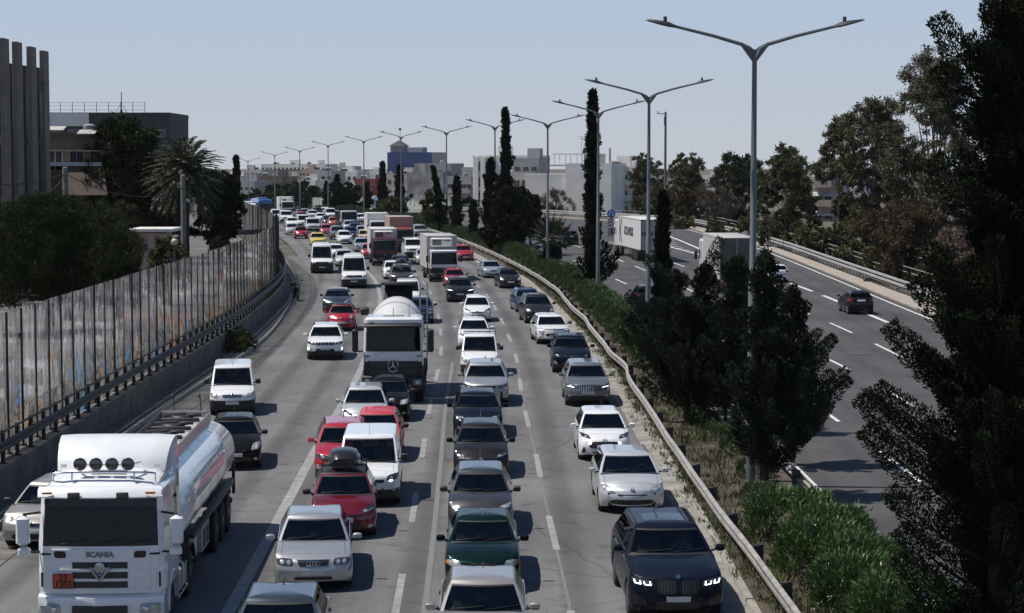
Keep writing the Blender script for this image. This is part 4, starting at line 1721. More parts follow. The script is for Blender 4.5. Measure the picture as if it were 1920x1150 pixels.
MODELS['hatch_old'] = dict(MODELS['hatch'], L=3.85, W=1.66, H=1.46, bow=.10, nose=.72, ridge=.0, Rf=.5, nf=.76,
    face=[HL([(.56, .64), (.92, .66), (.96, .84), (.62, .80)], sub=[bulb(.76, .73, .08, .06)]), GR(.60, .67, .36, .40), GR(.26, .42, .60, .55, name='lower_grille'), FOG(.75, .34)],
    emblem=('lion', .68, .045), rub=.52, rimstyle='cover', mircol='trim', aerial='front', plate_z=.44)
MODELS['hatch_ford'] = dict(MODELS['hatch_old'], rimstyle='five', emblem=('oval_h', .69, .03),
    face=[HL([(.60, .62), (.93, .66), (.97, .86), (.70, .82)], sub=[bulb(.82, .71, .06, .06)]), GR(.58, .66, .42, .46), GR(.25, .44, .66, .60, name='lower_grille'), FOG(.78, .36)])
MODELS['hatch_208'] = dict(MODELS['hatch'], L=3.97, W=1.74, H=1.46, ridge=.012, emblem=('lion', .70, .045),
    face=[HL([(.52, .68), (.86, .70), (.95, .84), (.58, .78)], 'lens_dark', sub=[bulb(.70, .74, .06, .035, 'lens'), dict(n='running_light', q=[(.55, .695), (.64, .70), (.64, .76), (.57, .765)], m='lens', h=.005)]),
          GR(.38, .62, .40, .46), FOG(.76, .36), BAR_(.60, .62, .44)], plate_z=.34)
MODELS['city'] = dict(MODELS['hatch'], L=3.67, W=1.68, H=1.48, cowl=.86, wtop=1.60, nose=.74, ridge=.01, emblem=('oval_h', .70, .04),
    face=[HL([(.52, .72), (.86, .78), (.96, .92), (.60, .84)], 'lens_dark', sub=[bulb(.72, .80, .06, .03, 'lens')]), GR(.44, .66, .66, .52, r=.5), GR(.23, .33, .5, .45, name='lower_grille'), dict(n='fog_light', q=[(.50, .56), (.62, .56), (.62, .65), (.50, .65)], m='warm', r=1.0, h=.014, nu=4, nv=4),
          dict(n='air_intake', q=[(.74, .30), (.88, .30), (.80, .50), (.74, .42)], m='grille', fine=True)], plate_z=.44, aerial='front')
MODELS['mini500'] = dict(MODELS['hatch'], L=3.55, W=1.63, H=1.49, cowl=.80, wtop=1.42, rtop=.55, rbase=.10, nose=.80, hood=1.0, hp=1.6, crown=.10, bow=.2, nf=.6, wbow=.2, ridge=0, Rf=.8, roof2=True, two_door=True,
    face=[dict(n='headlight', q=[(.56, .70), (.80, .70), (.80, .90), (.56, .90)], m='lens', r=1.0, h=.015, nu=6, nv=6, sub=[bulb(.68, .80, .07, .06)]), dict(n='fog_light', q=[(.60, .54), (.74, .54), (.74, .63), (.60, .63)], m='lens', r=1.0, nu=4, nv=4),
          GR(.30, .42, .62, .58, name='lower_grille'), BAR_(.74, .76, .26)], emblem=('roundel', .76, .045), rimstyle='ten', wb=2.3, fo=.66)
MODELS['megane'] = dict(MODELS['hatch'], L=4.30, W=1.81, H=1.47, cowl=1.02, wtop=1.92, rtop=.70, rbase=.12, nose=.70, hood=.99, bow=.20, nf=.64, wb=2.64, ridge=.0, crown=.085, rimstyle='ten',
    face=[HL([(.50, .60), (.86, .64), (.98, .84), (.60, .72)], sub=[bulb(.70, .67, .07, .04), bulb(.84, .73, .05, .045)]), GR(.24, .42, .72, .62, r=.45, name='lower_grille'), GR(.52, .56, .44, .46, key='grille'), FOG(.80, .36)],
    emblem=('diamond', .68, .055), plate_z=.42, aerial=None, crease=.8)
MODELS['peugeot_low'] = dict(MODELS['megane'], L=4.28, W=1.80, H=1.44, cowl=1.05, bow=.22,
    face=[HL([(.42, .58), (.80, .66), (.97, .88), (.60, .74)], sub=[bulb(.62, .67, .07, .04)]), GR(.24, .52, .54, .46, r=.4), FOG(.76, .38), BAR_(.36, .38, .46)], emblem=('lion', .70, .06))
MODELS['sedan'] = dict(L=4.55, W=1.77, H=1.43, cowl=1.16, wtop=1.98, rtop=1.18, rbase=.55, belt=.93, belt_r=.97, tail=.97, nose=.72, hood=.95, rake=[(.16, .10), (.30, .02), (.50, .0), (.64, .05), (.78, .10)], wb=2.65, fo=.86, bow=.10, nf=.80, Rf=.42, ridge=.006, crown=.035,
    face=[HL([(.50, .60), (.90, .61), (.94, .74), (.52, .74)], 'lens_dark', sub=[bulb(.62, .67, .055, .045, 'lens'), bulb(.78, .67, .055, .045, 'lens')]), GR(.59, .71, .36, .40, r=.15), BAR_(.705, .72, .41), GR(.24, .36, .50, .46, name='lower_grille'), FOG(.78, .30)],
    emblem=('rings4', .655, .048), plate_z=.40, aerial='rear', crease=.76, tl=(.70, .86), rimstyle='ten', paper=.0)
MODELS['sedan_old'] = dict(MODELS['sedan'], L=4.42, W=1.70, H=1.42, bow=.14, Rf=.6, nf=.72, emblem=None, mircol='PAINT', rimstyle='cover',
    face=[HL([(.56, .58), (.88, .60), (.95, .73), (.60, .72)], sub=[bulb(.70, .655, .07, .045), dict(n='indicator', q=[(.88, .62), (.96, .64), (.96, .71), (.88, .70)], m='amber', h=.006)]), GR(.60, .69, .34, .38), GR(.28, .38, .55, .5, name='lower_grille')], aerial='front', rub=.5)
MODELS['sedan_new'] = dict(MODELS['sedan'], L=4.60, W=1.80, H=1.45, bow=.17, nf=.70, Rf=.6, ridge=.02, emblem=('ovals', .70, .045), hood=.97, belt=.95, aerial='fin', rimstyle='five',
    face=[HL([(.50, .64), (.88, .67), (.97, .80), (.56, .76)], sub=[bulb(.70, .71, .08, .04)]), GR(.56, .66, .44, .46), GR(.24, .44, .62, .50, name='lower_grille'), FOG(.78, .34)])
MODELS['taxi'] = dict(MODELS['sedan_new'], taxi=True)
RKS = [(.18, .10), (.34, .0), (.62, .0), (.80, .03), (1.0, .10)]
MODELS['suv'] = dict(L=4.18, W=1.78, H=1.61, cowl=1.08, wtop=1.78, rtop=.38, rbase=.12, belt=1.08, belt_r=1.14, nose=.90, hood=1.10, rake=RKS, rw=.335, clear=.22, wb=2.5, fo=.82, bow=.12, nf=.76, Rf=.5, clad=.46, crown=.04, hp=1.5, ridge=.018, rails='trim', wide=.66,
    face=[HL([(.56, .74), (.94, .78), (.97, .90), (.58, .86)], 'lens_dark', sub=[bulb(.72, .82, .07, .04, 'lens')]), GR(.72, .86, .50, .52, r=.1), BAR_(.80, .82, .5), GR(.30, .54, .62, .5, name='lower_grille'), FOG(.80, .50, .06, .06), dict(n='running_light', q=[(.84, .46), (.93, .46), (.93, .60), (.84, .60)], m='lens', fine=True)],
    emblem=('s', .79, .05), plate_z=.52, aerial='fin', mirz=.08, rimstyle='five')
MODELS['suv_scross'] = dict(MODELS['suv'], L=4.30, H=1.59, rails=None, face=[HL([(.50, .74), (.92, .80), (.99, .94), (.56, .86)], 'lens_dark', sub=[bulb(.72, .83, .07, .04, 'lens'), dict(n='running_light', q=[(.60, .765), (.90, .815), (.92, .84), (.60, .79)], m='drl', h=.006)]), GR(.62, .88, .46, .50, r=.3)] +
    [dict(n='grille_slat', q=[(y - .028, .64), (y + .028, .64), (y + .028, .86), (y - .028, .86)], m='rim', mir=False, nu=1, nv=3, r=0, h=.018, fine=True) for y in (-.4, -.3, -.2, -.1, 0, .1, .2, .3, .4)] + [GR(.28, .46, .6, .55, name='lower_grille'), FOG(.80, .46)], emblem=('s', .80, .055))
MODELS['suv_slats'] = dict(MODELS['suv'], face=[HL([(.56, .76), (.94, .80), (.97, .92), (.58, .88)], 'lens_dark', sub=[bulb(.72, .84, .07, .04, 'lens')]), GR(.74, .88, .52, .54, r=.1)] +
    [dict(n='grille_slat', q=[(y - .035, .76), (y + .035, .76), (y + .035, .86), (y - .035, .86)], m='rim', mir=False, nu=1, nv=2, r=0, h=.018, fine=True) for y in (-.4, -.2, .2, .4)] + [GR(.32, .58, .58, .48, name='lower_grille'), FOG(.80, .48, .07, .07), dict(n='running_light', q=[(.86, .50), (.94, .52), (.94, .64), (.88, .62)], m='drl', fine=True)])
MODELS['qashqai'] = dict(MODELS['suv'], L=4.39, W=1.81, H=1.59, bow=.17, nf=.68, Rf=.6, ridge=.022, clad=.36, rails=None, emblem=('ring_bar', .80, .06), mircol='PAINT',
    face=[HL([(.50, .70), (.90, .78), (.99, .90), (.54, .82)], 'lens_dark', sub=[bulb(.74, .80, .07, .03, 'lens'), dict(n='running_light', q=[(.52, .71), (.60, .73), (.66, .80), (.60, .79)], m='lens', h=.006)]), GR(.58, .84, .28, .48, r=.2), GR(.28, .44, .62, .52, name='lower_grille'), FOG(.80, .46)])
MODELS['p3008'] = dict(MODELS['suv'], L=4.45, W=1.84, H=1.62, bow=.15, nf=.70, rails=None, emblem=('lion', .80, .06),
    face=[HL([(.52, .78), (.92, .82), (.98, .94), (.54, .86)], 'lens_dark', sub=[dict(n='running_light', q=[(.56, .80), (.92, .85), (.95, .90), (.58, .83)], m='drl', h=.006)]), GR(.50, .80, .48, .46, r=.25), GR(.28, .42, .66, .6, name='lower_grille'), FOG(.80, .44)])
MODELS['p3008_box'] = dict(MODELS['p3008'], roofbox=True)
MODELS['x5'] = dict(MODELS['suv'], L=4.92, W=2.0, H=1.74, cowl=1.42, wtop=2.15, rtop=.55, rbase=.18, belt=1.18, belt_r=1.24, nose=.98, hood=1.19, rw=.375, wb=2.97, fo=.90, clear=.23, clad=.0, bow=.17, nf=.72, Rf=.6, ridge=.028, crown=.05, rails='trim', sunroof=True, mircol='PAINT', rimstyle='ten', rimmat='hub', aerial='fin', tumble=.25,
    rake=[(.2, .12), (.36, .0), (.66, .0), (.86, .03), (1.05, .12)],
    face=[HL([(.50, .78), (.90, .82), (.97, .93), (.54, .90)], 'lens_dark', sub=[dict(n='running_light', q=[(.555, .795), (.575, .795), (.595, .875), (.570, .875)], m='drl', r=.2), dict(n='running_light', q=[(.56, .79), (.68, .795), (.68, .815), (.56, .81)], m='drl', r=.2), dict(n='running_light', q=[(.67, .795), (.695, .80), (.72, .875), (.695, .87)], m='drl', r=.2),
          dict(n='running_light', q=[(.755, .81), (.775, .81), (.795, .885), (.77, .885)], m='drl', r=.2), dict(n='running_light', q=[(.76, .805), (.87, .815), (.87, .835), (.76, .825)], m='drl', r=.2), dict(n='running_light', q=[(.86, .815), (.885, .82), (.905, .895), (.88, .89)], m='drl', r=.2)]),
          dict(n='grille', q=[(.03, .62), (.42, .62), (.45, .92), (.05, .92)], m='grille', r=.35, h=.014)] +
         [dict(n='grille_slat', q=[(y - .008, .65), (y + .008, .65), (y + .008, .89), (y - .008, .89)], m='hub', nu=1, nv=3, r=0, h=.022, fine=True) for y in (.10, .16, .22, .28, .34)] + [GR(.28, .48, .50, .44, name='lower_grille'), dict(n='air_intake', q=[(.62, .34), (.92, .40), (.92, .62), (.68, .52)], m='grille')],
    emblem=('roundel', .985, .05), plate_z=.47, mirz=.10)
MODELS['mpv'] = dict(MODELS['suv'], L=4.10, W=1.75, H=1.66, cowl=.92, wtop=1.75, clad=.0, rw=.31, clear=.19, nose=.86, hood=1.07, hp=1.7, rails='chrome', emblem=('chevrons', .80, .06),
    face=[HL([(.60, .70), (.92, .72), (.97, .92), (.66, .88)], sub=[bulb(.78, .80, .07, .06)]), GR(.70, .76, .5, .52), BAR_(.77, .785, .5), GR(.28, .46, .6, .5, name='lower_grille'), FOG(.8, .42)])
MODELS['c3'] = dict(MODELS['suv'], L=3.99, W=1.75, H=1.48, cowl=.94, wtop=1.70, belt=1.0, belt_r=1.06, nose=.82, hood=1.0, clad=.34, rw=.31, clear=.19, wb=2.54, rails=None, ridge=.0, crown=.07, bow=.18, nf=.66, mircol='trim', emblem=('chevrons', .82, .05),
    face=[dict(n='headlight', q=[(.58, .60), (.88, .62), (.92, .76), (.62, .74)], m='lens', h=.01, r=.5, sub=[bulb(.74, .68, .07, .045)]), GR(.44, .60, .50, .54, r=.6), BAR_(.80, .83, .62, 'grille'), dict(n='running_light', q=[(.62, .80), (.96, .83), (.96, .86), (.62, .83)], m='lens'), dict(n='fog_light', q=[(.74, .34), (.88, .34), (.88, .44), (.74, .44)], m='lens', r=.4)], plate_z=.42, aerial='front')
RKV = [(.2, .08), (.34, .0), (.62, .0), (.80, .05), (1.05, .16)]
MODELS['doblo'] = dict(L=4.20, W=1.72, H=1.82, cowl=.80, wtop=1.42, rtop=.10, rbase=.05, belt=1.10, belt_r=1.10, tail=1.10, nose=.86, hood=1.10, rake=RKV, wb=2.57, fo=.80, bow=.12, nf=.78, Rf=.5, crown=.05, hp=1.5, bumper_black=.62, rub=.5, van=True, tumble=.10, panel_side=True, panel_rear=True, rw=.31, mircol='trim', mirh=.2, mirz=.12, rimstyle='cover', rimmat='hub', roofcrown=.07, tl=(.75, 1.05), rplate=.8, aerial='front', paper=.3,
    face=[HL([(.62, .70), (.94, .72), (.95, .88), (.66, .86)], sub=[bulb(.79, .79, .09, .06)]), GR(.72, .82, .42, .44), BAR_(.76, .785, .4), GR(.26, .36, .5, .48, name='lower_grille')], emblem=('roundel', .855, .035), plate_z=.45)
MODELS['caddy'] = dict(MODELS['doblo'], L=4.45, W=1.80, bumper_black=.50, wb=2.7, cowl=.98, wtop=1.62, nose=.90, mircol='trim', emblem=('chevrons', .90, .06), H=1.84, hood=1.12, belt=1.12, belt_r=1.12, tail=1.12,
    face=[HL([(.56, .74), (.92, .76), (.98, .94), (.62, .88)], 'lens_dark', sub=[bulb(.72, .80, .06, .05, 'lens'), dict(n='indicator', q=[(.66, .72), (.78, .73), (.78, .77), (.66, .76)], m='warm', h=.006)]), GR(.68, .78, .5, .54), GR(.28, .42, .6, .5, name='lower_grille'), FOG(.8, .5)])
MODELS['partner_bars'] = dict(MODELS['doblo'], L=4.14, bars=True, bumper_black=.56, emblem=('lion', .82, .06),
    face=[HL([(.62, .66), (.93, .70), (.96, .90), (.68, .84)], sub=[bulb(.80, .77, .08, .07)]), GR(.52, .62, .5, .54), GR(.26, .38, .5, .48, name='lower_grille')])
MODELS['midvan'] = dict(MODELS['doblo'], L=4.9, W=1.90, H=1.96, cowl=1.0, wtop=1.72, belt=1.22, belt_r=1.22, tail=1.22, nose=.98, hood=1.22, wb=3.0, fo=.9, rw=.33, bumper_black=.0, emblem=('v', .86, .06), mircol='PAINT', roofcrown=.09,
    rake=[(.2, .08), (.36, .0), (.66, .0), (.9, .04), (1.2, .15)],
    face=[HL([(.58, .76), (.93, .78), (.96, .96), (.60, .94)], sub=[bulb(.76, .86, .09, .06)]), GR(.78, .94, .52, .54, r=.1), BAR_(.84, .86, .52), GR(.32, .46, .6, .5, name='lower_grille'), FOG(.8, .42)], plate_z=.54)
MODELS['bigvan'] = dict(MODELS['midvan'], L=5.5, W=1.95, H=2.50, cowl=.92, wtop=1.62, belt=1.30, belt_r=1.30, tail=1.30, nose=1.02, hood=1.30, wb=3.3, fo=.95, roofcrown=.16, bumper_black=.72, bow=.10, tumble=.12, mirh=.30, mirz=.2, mircol='trim', emblem=('roundel', .95, .06),
    face=[HL([(.66, .86), (.95, .88), (.96, 1.04), (.70, 1.02)], sub=[bulb(.81, .95, .09, .06)]), GR(.86, 1.02, .60, .62, r=.1), BAR_(.93, .955, .58, 'trim'), GR(.32, .5, .5, .48, name='lower_grille')], plate_z=.5, paper=.35)
MODELS['bigvan_dark'] = dict(MODELS['bigvan'], bumper_black=1.02, face=[HL([(.66, .84), (.95, .86), (.96, 1.04), (.70, 1.0)], 'lens_dark', sub=[bulb(.81, .93, .08, .05, 'lens')]), GR(.70, 1.02, .60, .60, r=.1), GR(.32, .5, .5, .48, name='lower_grille')])
MODELS['minivan'] = dict(MODELS['midvan'], panel_side=False, H=1.90, bumper_black=.60)

CARS = {}


def car(model, lite):
    k = (model, lite)
    if k not in CARS:
        CARS[k] = make_car(MODELS[model], lite)
    return CARS[k]
# ------------------------------------------------------------------ lorries, tanker, mixer, coaches
def rrect(w, h_, r_, n=4):
    """rounded rectangle outline, counter-clockwise"""
    pts = []
    for cx, cy, a0 in ((w - r_, h_ - r_, 0), (-w + r_, h_ - r_, PI / 2), (-w + r_, -h_ + r_, PI), (w - r_, -h_ + r_, 1.5 * PI)):
        for k in range(n + 1):
            a = a0 + PI / 2 * k / n
            pts.append((cx + r_ * math.cos(a), cy + r_ * math.sin(a)))
    return pts


class Veh:
    """parts of one vehicle; child() adds a part below another"""
    def __init__(s):
        s.parts = []

    def add(s, nm, mb, mats_, par=-1, smooth=40, loc=(0, 0, 0), rz=0):
        me = mb if not isinstance(mb, MB) else mb.mesh(nm, smooth=smooth)
        s.parts.append((nm, me, mats_ if isinstance(mats_, list) else [mats_], par, loc, rz))
        return len(s.parts) - 1

    def box(s, nm, c, d, m, par=-1, ch=.01, **k):
        mb = MB()
        mb.box(c, d, ch=ch, **k)
        return s.add(nm, mb, m, par)


def cab_shell(v, x0, x1, W, z0, z1, wz0, wz1, rake=.10, sidew=True, paintk='PAINT', corner=.22, blackz=0):
    """a lorry cab as stacked rounded rings: front at x1, windscreen between wz0 and wz1"""
    hw = W / 2
    zs = [z0, z0 + .08, lin(z0, wz0, .58), wz0 - .02, wz0 + .03, lin(wz0, wz1, .5), wz1 - .03, wz1 + .02, z1 - .08, z1 - .02, z1]
    rings = []
    for z in zs:
        t = max(0, (z - wz0) / (z1 - wz0))
        xf_ = x1 - rake * t ** 1.1 - (.05 if z < z0 + .04 else 0)
        w_ = hw - .05 * t
        if z >= z1 - .02:
            k = .06 if z < z1 else .16
            xf_ -= k; w_ -= k
        bw = .10
        pts = []
        for f_ in (1, .93, .90, .5, 0, -.5, -.90, -.93, -1):
            pts.append((xf_ - bw * abs(f_) ** 2.6 - (corner * .35 if abs(f_) == 1 else 0), w_ * f_ * (.985 if abs(f_) < 1 else 1.0), z))
        side = [xf_ - .30, xf_ - .36, lin(xf_, x0, .72), lin(xf_, x0, .78), x0]
        pts += [(x, -w_, z) for x in side]
        pts += [(x, w_, z) for x in reversed(side)]
        rings.append(pts)
    G = np.array(rings)
    n = len(rings[0])
    body, scr, sw = MB(), MB(), {1: MB(), -1: MB()}
    allb = MB()
    for k in range(len(zs) - 1):
        for c in range(n):
            d = (c + 1) % n
            q = [G[k, c], G[k + 1, c], G[k + 1, d], G[k, d]]
            allb.add(q, [(0, 1, 2, 3)])
            zc = (zs[k] + zs[k + 1]) / 2
            if wz0 < zc < wz1:
                if c in (2, 3, 4, 5) and 4 <= k <= 5:
                    scr.add(q, [(0, 1, 2, 3)]); continue
                if c in (1, 2, 3, 4, 5, 6):
                    body.add(q, [(0, 1, 2, 3)], 1); continue
                if sidew and c == 10 and 4 <= k <= 5:
                    sw[-1].add(q, [(0, 1, 2, 3)]); continue
                if sidew and c == n - 5 and 4 <= k <= 5:
                    sw[1].add(q, [(0, 1, 2, 3)]); continue
            body.add(q, [(0, 1, 2, 3)], 1 if zc < blackz else 0)
    body.add(G[-1], [tuple(reversed(range(n)))], 0)
    allb.add(G[-1], [tuple(reversed(range(n)))])
    i = v.add('cab', body.mesh('cab', fix=False), [paintk, 'trim'])
    v.add('windscreen', scr.mesh('windscreen', fix=False), ['glass_lorry'], i)
    for sd in (1, -1):
        if sw[sd].f:
            v.add('side_window', sw[sd].mesh('side_window', fix=False), ['glass'], i)
    # inside
    mb = MB()
    mb.box(((x0 + x1) / 2, 0, wz0 - .18), (x1 - x0 - .12, W - .16, .04))
    mb.box((x0 + .06, 0, (wz0 + z1) / 2 - .1), (.04, W - .2, z1 - wz0))
    v.add('cab_interior', mb, ['inter'], i, 0)
    mb = MB()
    mb.box((x1 - .40, 0, wz0 - .06), (.42, W - .24, .16), ch=.05)
    v.add('dashboard', mb, ['dash'], i)
    for sy in (.55, -.55):
        mb = MB()
        mb.box((x0 + .35, sy, wz0 + .1), (.18, .5, .75), ch=.06, ry=-.12)
        mb.box((x0 + .30, sy, wz0 + .55), (.11, .28, .2), ch=.04)
        v.add('seat', mb, ['seat'], i)
    mb = MB()
    pts = [(x1 - .62 + .10 * math.sin(a), .55 + .22 * math.cos(a), wz0 + .06 + .16 * math.sin(a)) for a in np.linspace(0, 2 * PI, 17)]
    mb.tube(pts, .018, 6, cap=False)
    v.add('steering_wheel', mb, ['dash'], i)
    return i, Patcher([allb])


def fpatch(v, pt, nm, quad, m, par=-1, h_=.012, r=.2, nu=8, nv=3, mirror=False, view='front'):
    ids = []
    for sg in ((1, -1) if mirror else (1,)):
        mb = MB()
        q = [(y * sg, z) for y, z in quad]
        if sg < 0:
            q = [q[1], q[0], q[3], q[2]]
        if pt.patch(mb, q, view, h_, nu, nv, 0, r):
            ids.append(v.add(nm, mb.mesh(nm, fix=False), [m], par))
    return ids


def star(mb, c, r_):
    ring_mesh(mb, c, r_, r_, r_ * .085, 0)
    for k in range(3):
        a = PI / 2 + k * 2 * PI / 3
        mb.tube([c, (c[0], c[1] + r_ * math.cos(a), c[2] + r_ * math.sin(a))], [r_ * .13, r_ * .03], 6)


def mirror_pair(v, x, y, z, hgt, m='trim', par=-1, w=.20, drop=0.0):
    for sg in (1, -1):
        mb = MB()
        mb.box((x + .08, sg * (y + .18), z), (.12, w, hgt), ch=.04)
        i = v.add('mirror', mb, [m], par)
        mb = MB()
        mb.tube([(x - .05, sg * (y - .03), z + hgt * .42), (x + .08, sg * (y + .16), z + hgt * .42)], .022, 6)
        mb.tube([(x - .05, sg * (y - .03), z - hgt * .42), (x + .08, sg * (y + .16), z - hgt * .42)], .022, 6)
        v.add('mirror_arm', mb, ['trim'], i)


def wheels(v, axles, r_=.50, w=.30, track=1.02, dual=()):
    spots = []
    for i, x in enumerate(axles):
        for y in (track, -track):
            spots.append((x, y))
    add_wheels(v.parts, spots, r_, w, 'truck', 'hub')


def box_lorry(box='boxgrey', fridge=True, bl=6.0, bh=2.45, W=2.35, cabz=2.55, roof2=None, star_=True, open_back=False, bumper='trim', tail=True):
    """front-facing rigid lorry: cab front at x = 0, box behind"""
    v = Veh()
    ci, pt = cab_shell(v, -1.75, 0, W - .1, .62, cabz, 1.42, 2.30, rake=.12, blackz=.9)
    fpatch(v, pt, 'front_panel', [(-.98, .95), (.98, .95), (.98, 1.14), (-.98, 1.14)], 'grille', ci, r=.1)
    fpatch(v, pt, 'grille', [(-.85, .72), (.85, .72), (.9, .93), (-.9, .93)], 'trim', ci, r=.1)
    if star_:
        mb = MB()
        star(mb, (.035, 0, 1.04), .12)
        v.add('emblem', mb, ['chrome'], ci)
    v.box('bumper', (-.12, 0, .50), (.42, W - .06, .42), bumper, ch=.06)
    for sg in (1, -1):
        mb = MB()
        mb.box((.085, sg * .88, .56), (.03, .36, .17), ch=.02)
        v.add('headlight', mb, ['lens'])
    v.box('number_plate', (.105, 0, .44), (.015, .5, .11), 'plate', ch=.003)
    v.box('sun_visor', (-.03, 0, 2.34), (.22, W - .3, .06), 'trim', ci, ch=.02, ry=.3)
    for k in (-.5, .1):
        mb = MB()
        mb.tube([(.0, k, 1.46), (-.05, k + .55, 1.56)], .014, 5)
        v.add('wiper', mb, ['trim'], ci)
    mirror_pair(v, -.10, W / 2, 1.85, .50, 'trim', ci)
    v.box('chassis', (-1.75 - bl / 2, 0, .80), (bl + 1.6, .9, .26), 'steel')
    bx0 = -1.98
    if open_back:
        v.box('load_bed', (bx0 - bl / 2, 0, 1.10), (bl, W, .16), 'steel')
        for sg in (1, -1):
            mb = MB()
            mb.box((bx0 - bl / 2, sg * (W / 2 - .04), 1.55), (bl, .05, .75))
            for k in range(6):
                mb.box((bx0 - .05 - k * bl / 5.05, sg * (W / 2), 1.75), (.09, .09, 1.3))
            v.add('side_board', mb, ['trim'])
        v.box('headboard', (bx0 - .05, 0, 2.2), (.08, W, 2.1), 'trim')
    else:
        mb = MB()
        mb.box((bx0 - bl / 2, 0, 1.02 + bh / 2), (bl, W + .08, bh), ch=.03)
        bi = v.add('cargo_box', mb, [box])
        mb = MB()
        for x in (bx0 - .03, bx0 - bl + .03):
            for sg in (1, -1):
                mb.box((x, sg * (W / 2 + .035), 1.02 + bh / 2), (.09, .03, bh + .02), ch=.008)
            mb.box((x, 0, 1.02 + bh + .0), (.09, W + .1, .03), ch=.008)
        for sg in (1, -1):
            mb.box((bx0 - bl / 2, sg * (W / 2 + .04), 1.02 + bh - .02), (bl, .025, .09), ch=.006)
            mb.box((bx0 - bl / 2, sg * (W / 2 + .04), 1.06), (bl, .025, .12), ch=.006)
        v.add('edge_trim', mb, ['boxgrey'], bi)
        if tail:
            mb = MB()
            for y in (-.02, .02):
                mb.box((bx0 - bl - .008, y, 1.05 + bh / 2), (.02, .015, bh - .1))
            for y in (-.45, .45):
                mb.tube([(bx0 - bl - .03, y, 1.1), (bx0 - bl - .03, y, 1.0 + bh)], .02, 6)
            v.add('door_bars', mb, ['steel'], bi)
        if fridge:
            mb = MB()
            mb.box((bx0 + .22, -.05, 1.02 + bh - .52), (.46, 1.75, .72), ch=.09)
            fi = v.add('refrigeration_unit', mb, ['boxwhite'], bi)
            mb = MB()
            mb.box((bx0 + .455, -.42, 1.02 + bh - .50), (.02, .72, .48), ch=.004)
            gi = v.add('vent_grille', mb, ['grille'], fi)
            mb = MB()
            for k in range(6):
                mb.box((bx0 + .468, -.42, 1.02 + bh - .70 + k * .08), (.012, .70, .018))
            for k in range(5):
                mb.box((bx0 + .468, -.74 + k * .16, 1.02 + bh - .50), (.012, .014, .46))
            v.add('vent_bars', mb, ['boxgrey'], fi, 0)
            mb = MB()
            mb.box((bx0 + .458, .42, 1.02 + bh - .36), (.012, .5, .07))
            v.add('lettering_strip', mb, ['trim'], fi, 0)
    for sg in (1, -1):
        mb = MB()
        mb.box((-3.6, sg * (W / 2 - .22), .72), (1.2, .4, .5), ch=.06)
        v.add('fuel_tank' if sg > 0 else 'battery_box', mb, ['steel'])
        mb = MB()
        a0 = [(-.62 + .58 * math.cos(a), sg * (W / 2 - .18), .50 + .58 * math.sin(a)) for a in np.linspace(0, PI, 9)]
        P = [[(x, y + o, z) for o in (-.17, .17)] for x, y, z in a0]
        mb.grid(P)
        v.add('mudguard', mb, ['trim'])
    mb = MB()
    mb.box((bx0 - bl + .1, 0, .55), (.1, W - .2, .16), ch=.02)
    v.add('rear_bumper', mb, ['steel'])
    for sg in (1, -1):
        mb = MB()
        mb.box((bx0 - bl + .02, sg * .9, .82), (.06, .36, .12), ch=.01)
        v.add('tail_light', mb, ['red_lens'])
    wheels(v, [-.62, -1.75 - bl * .66], .45, .28, W / 2 - .16)
    return v.parts


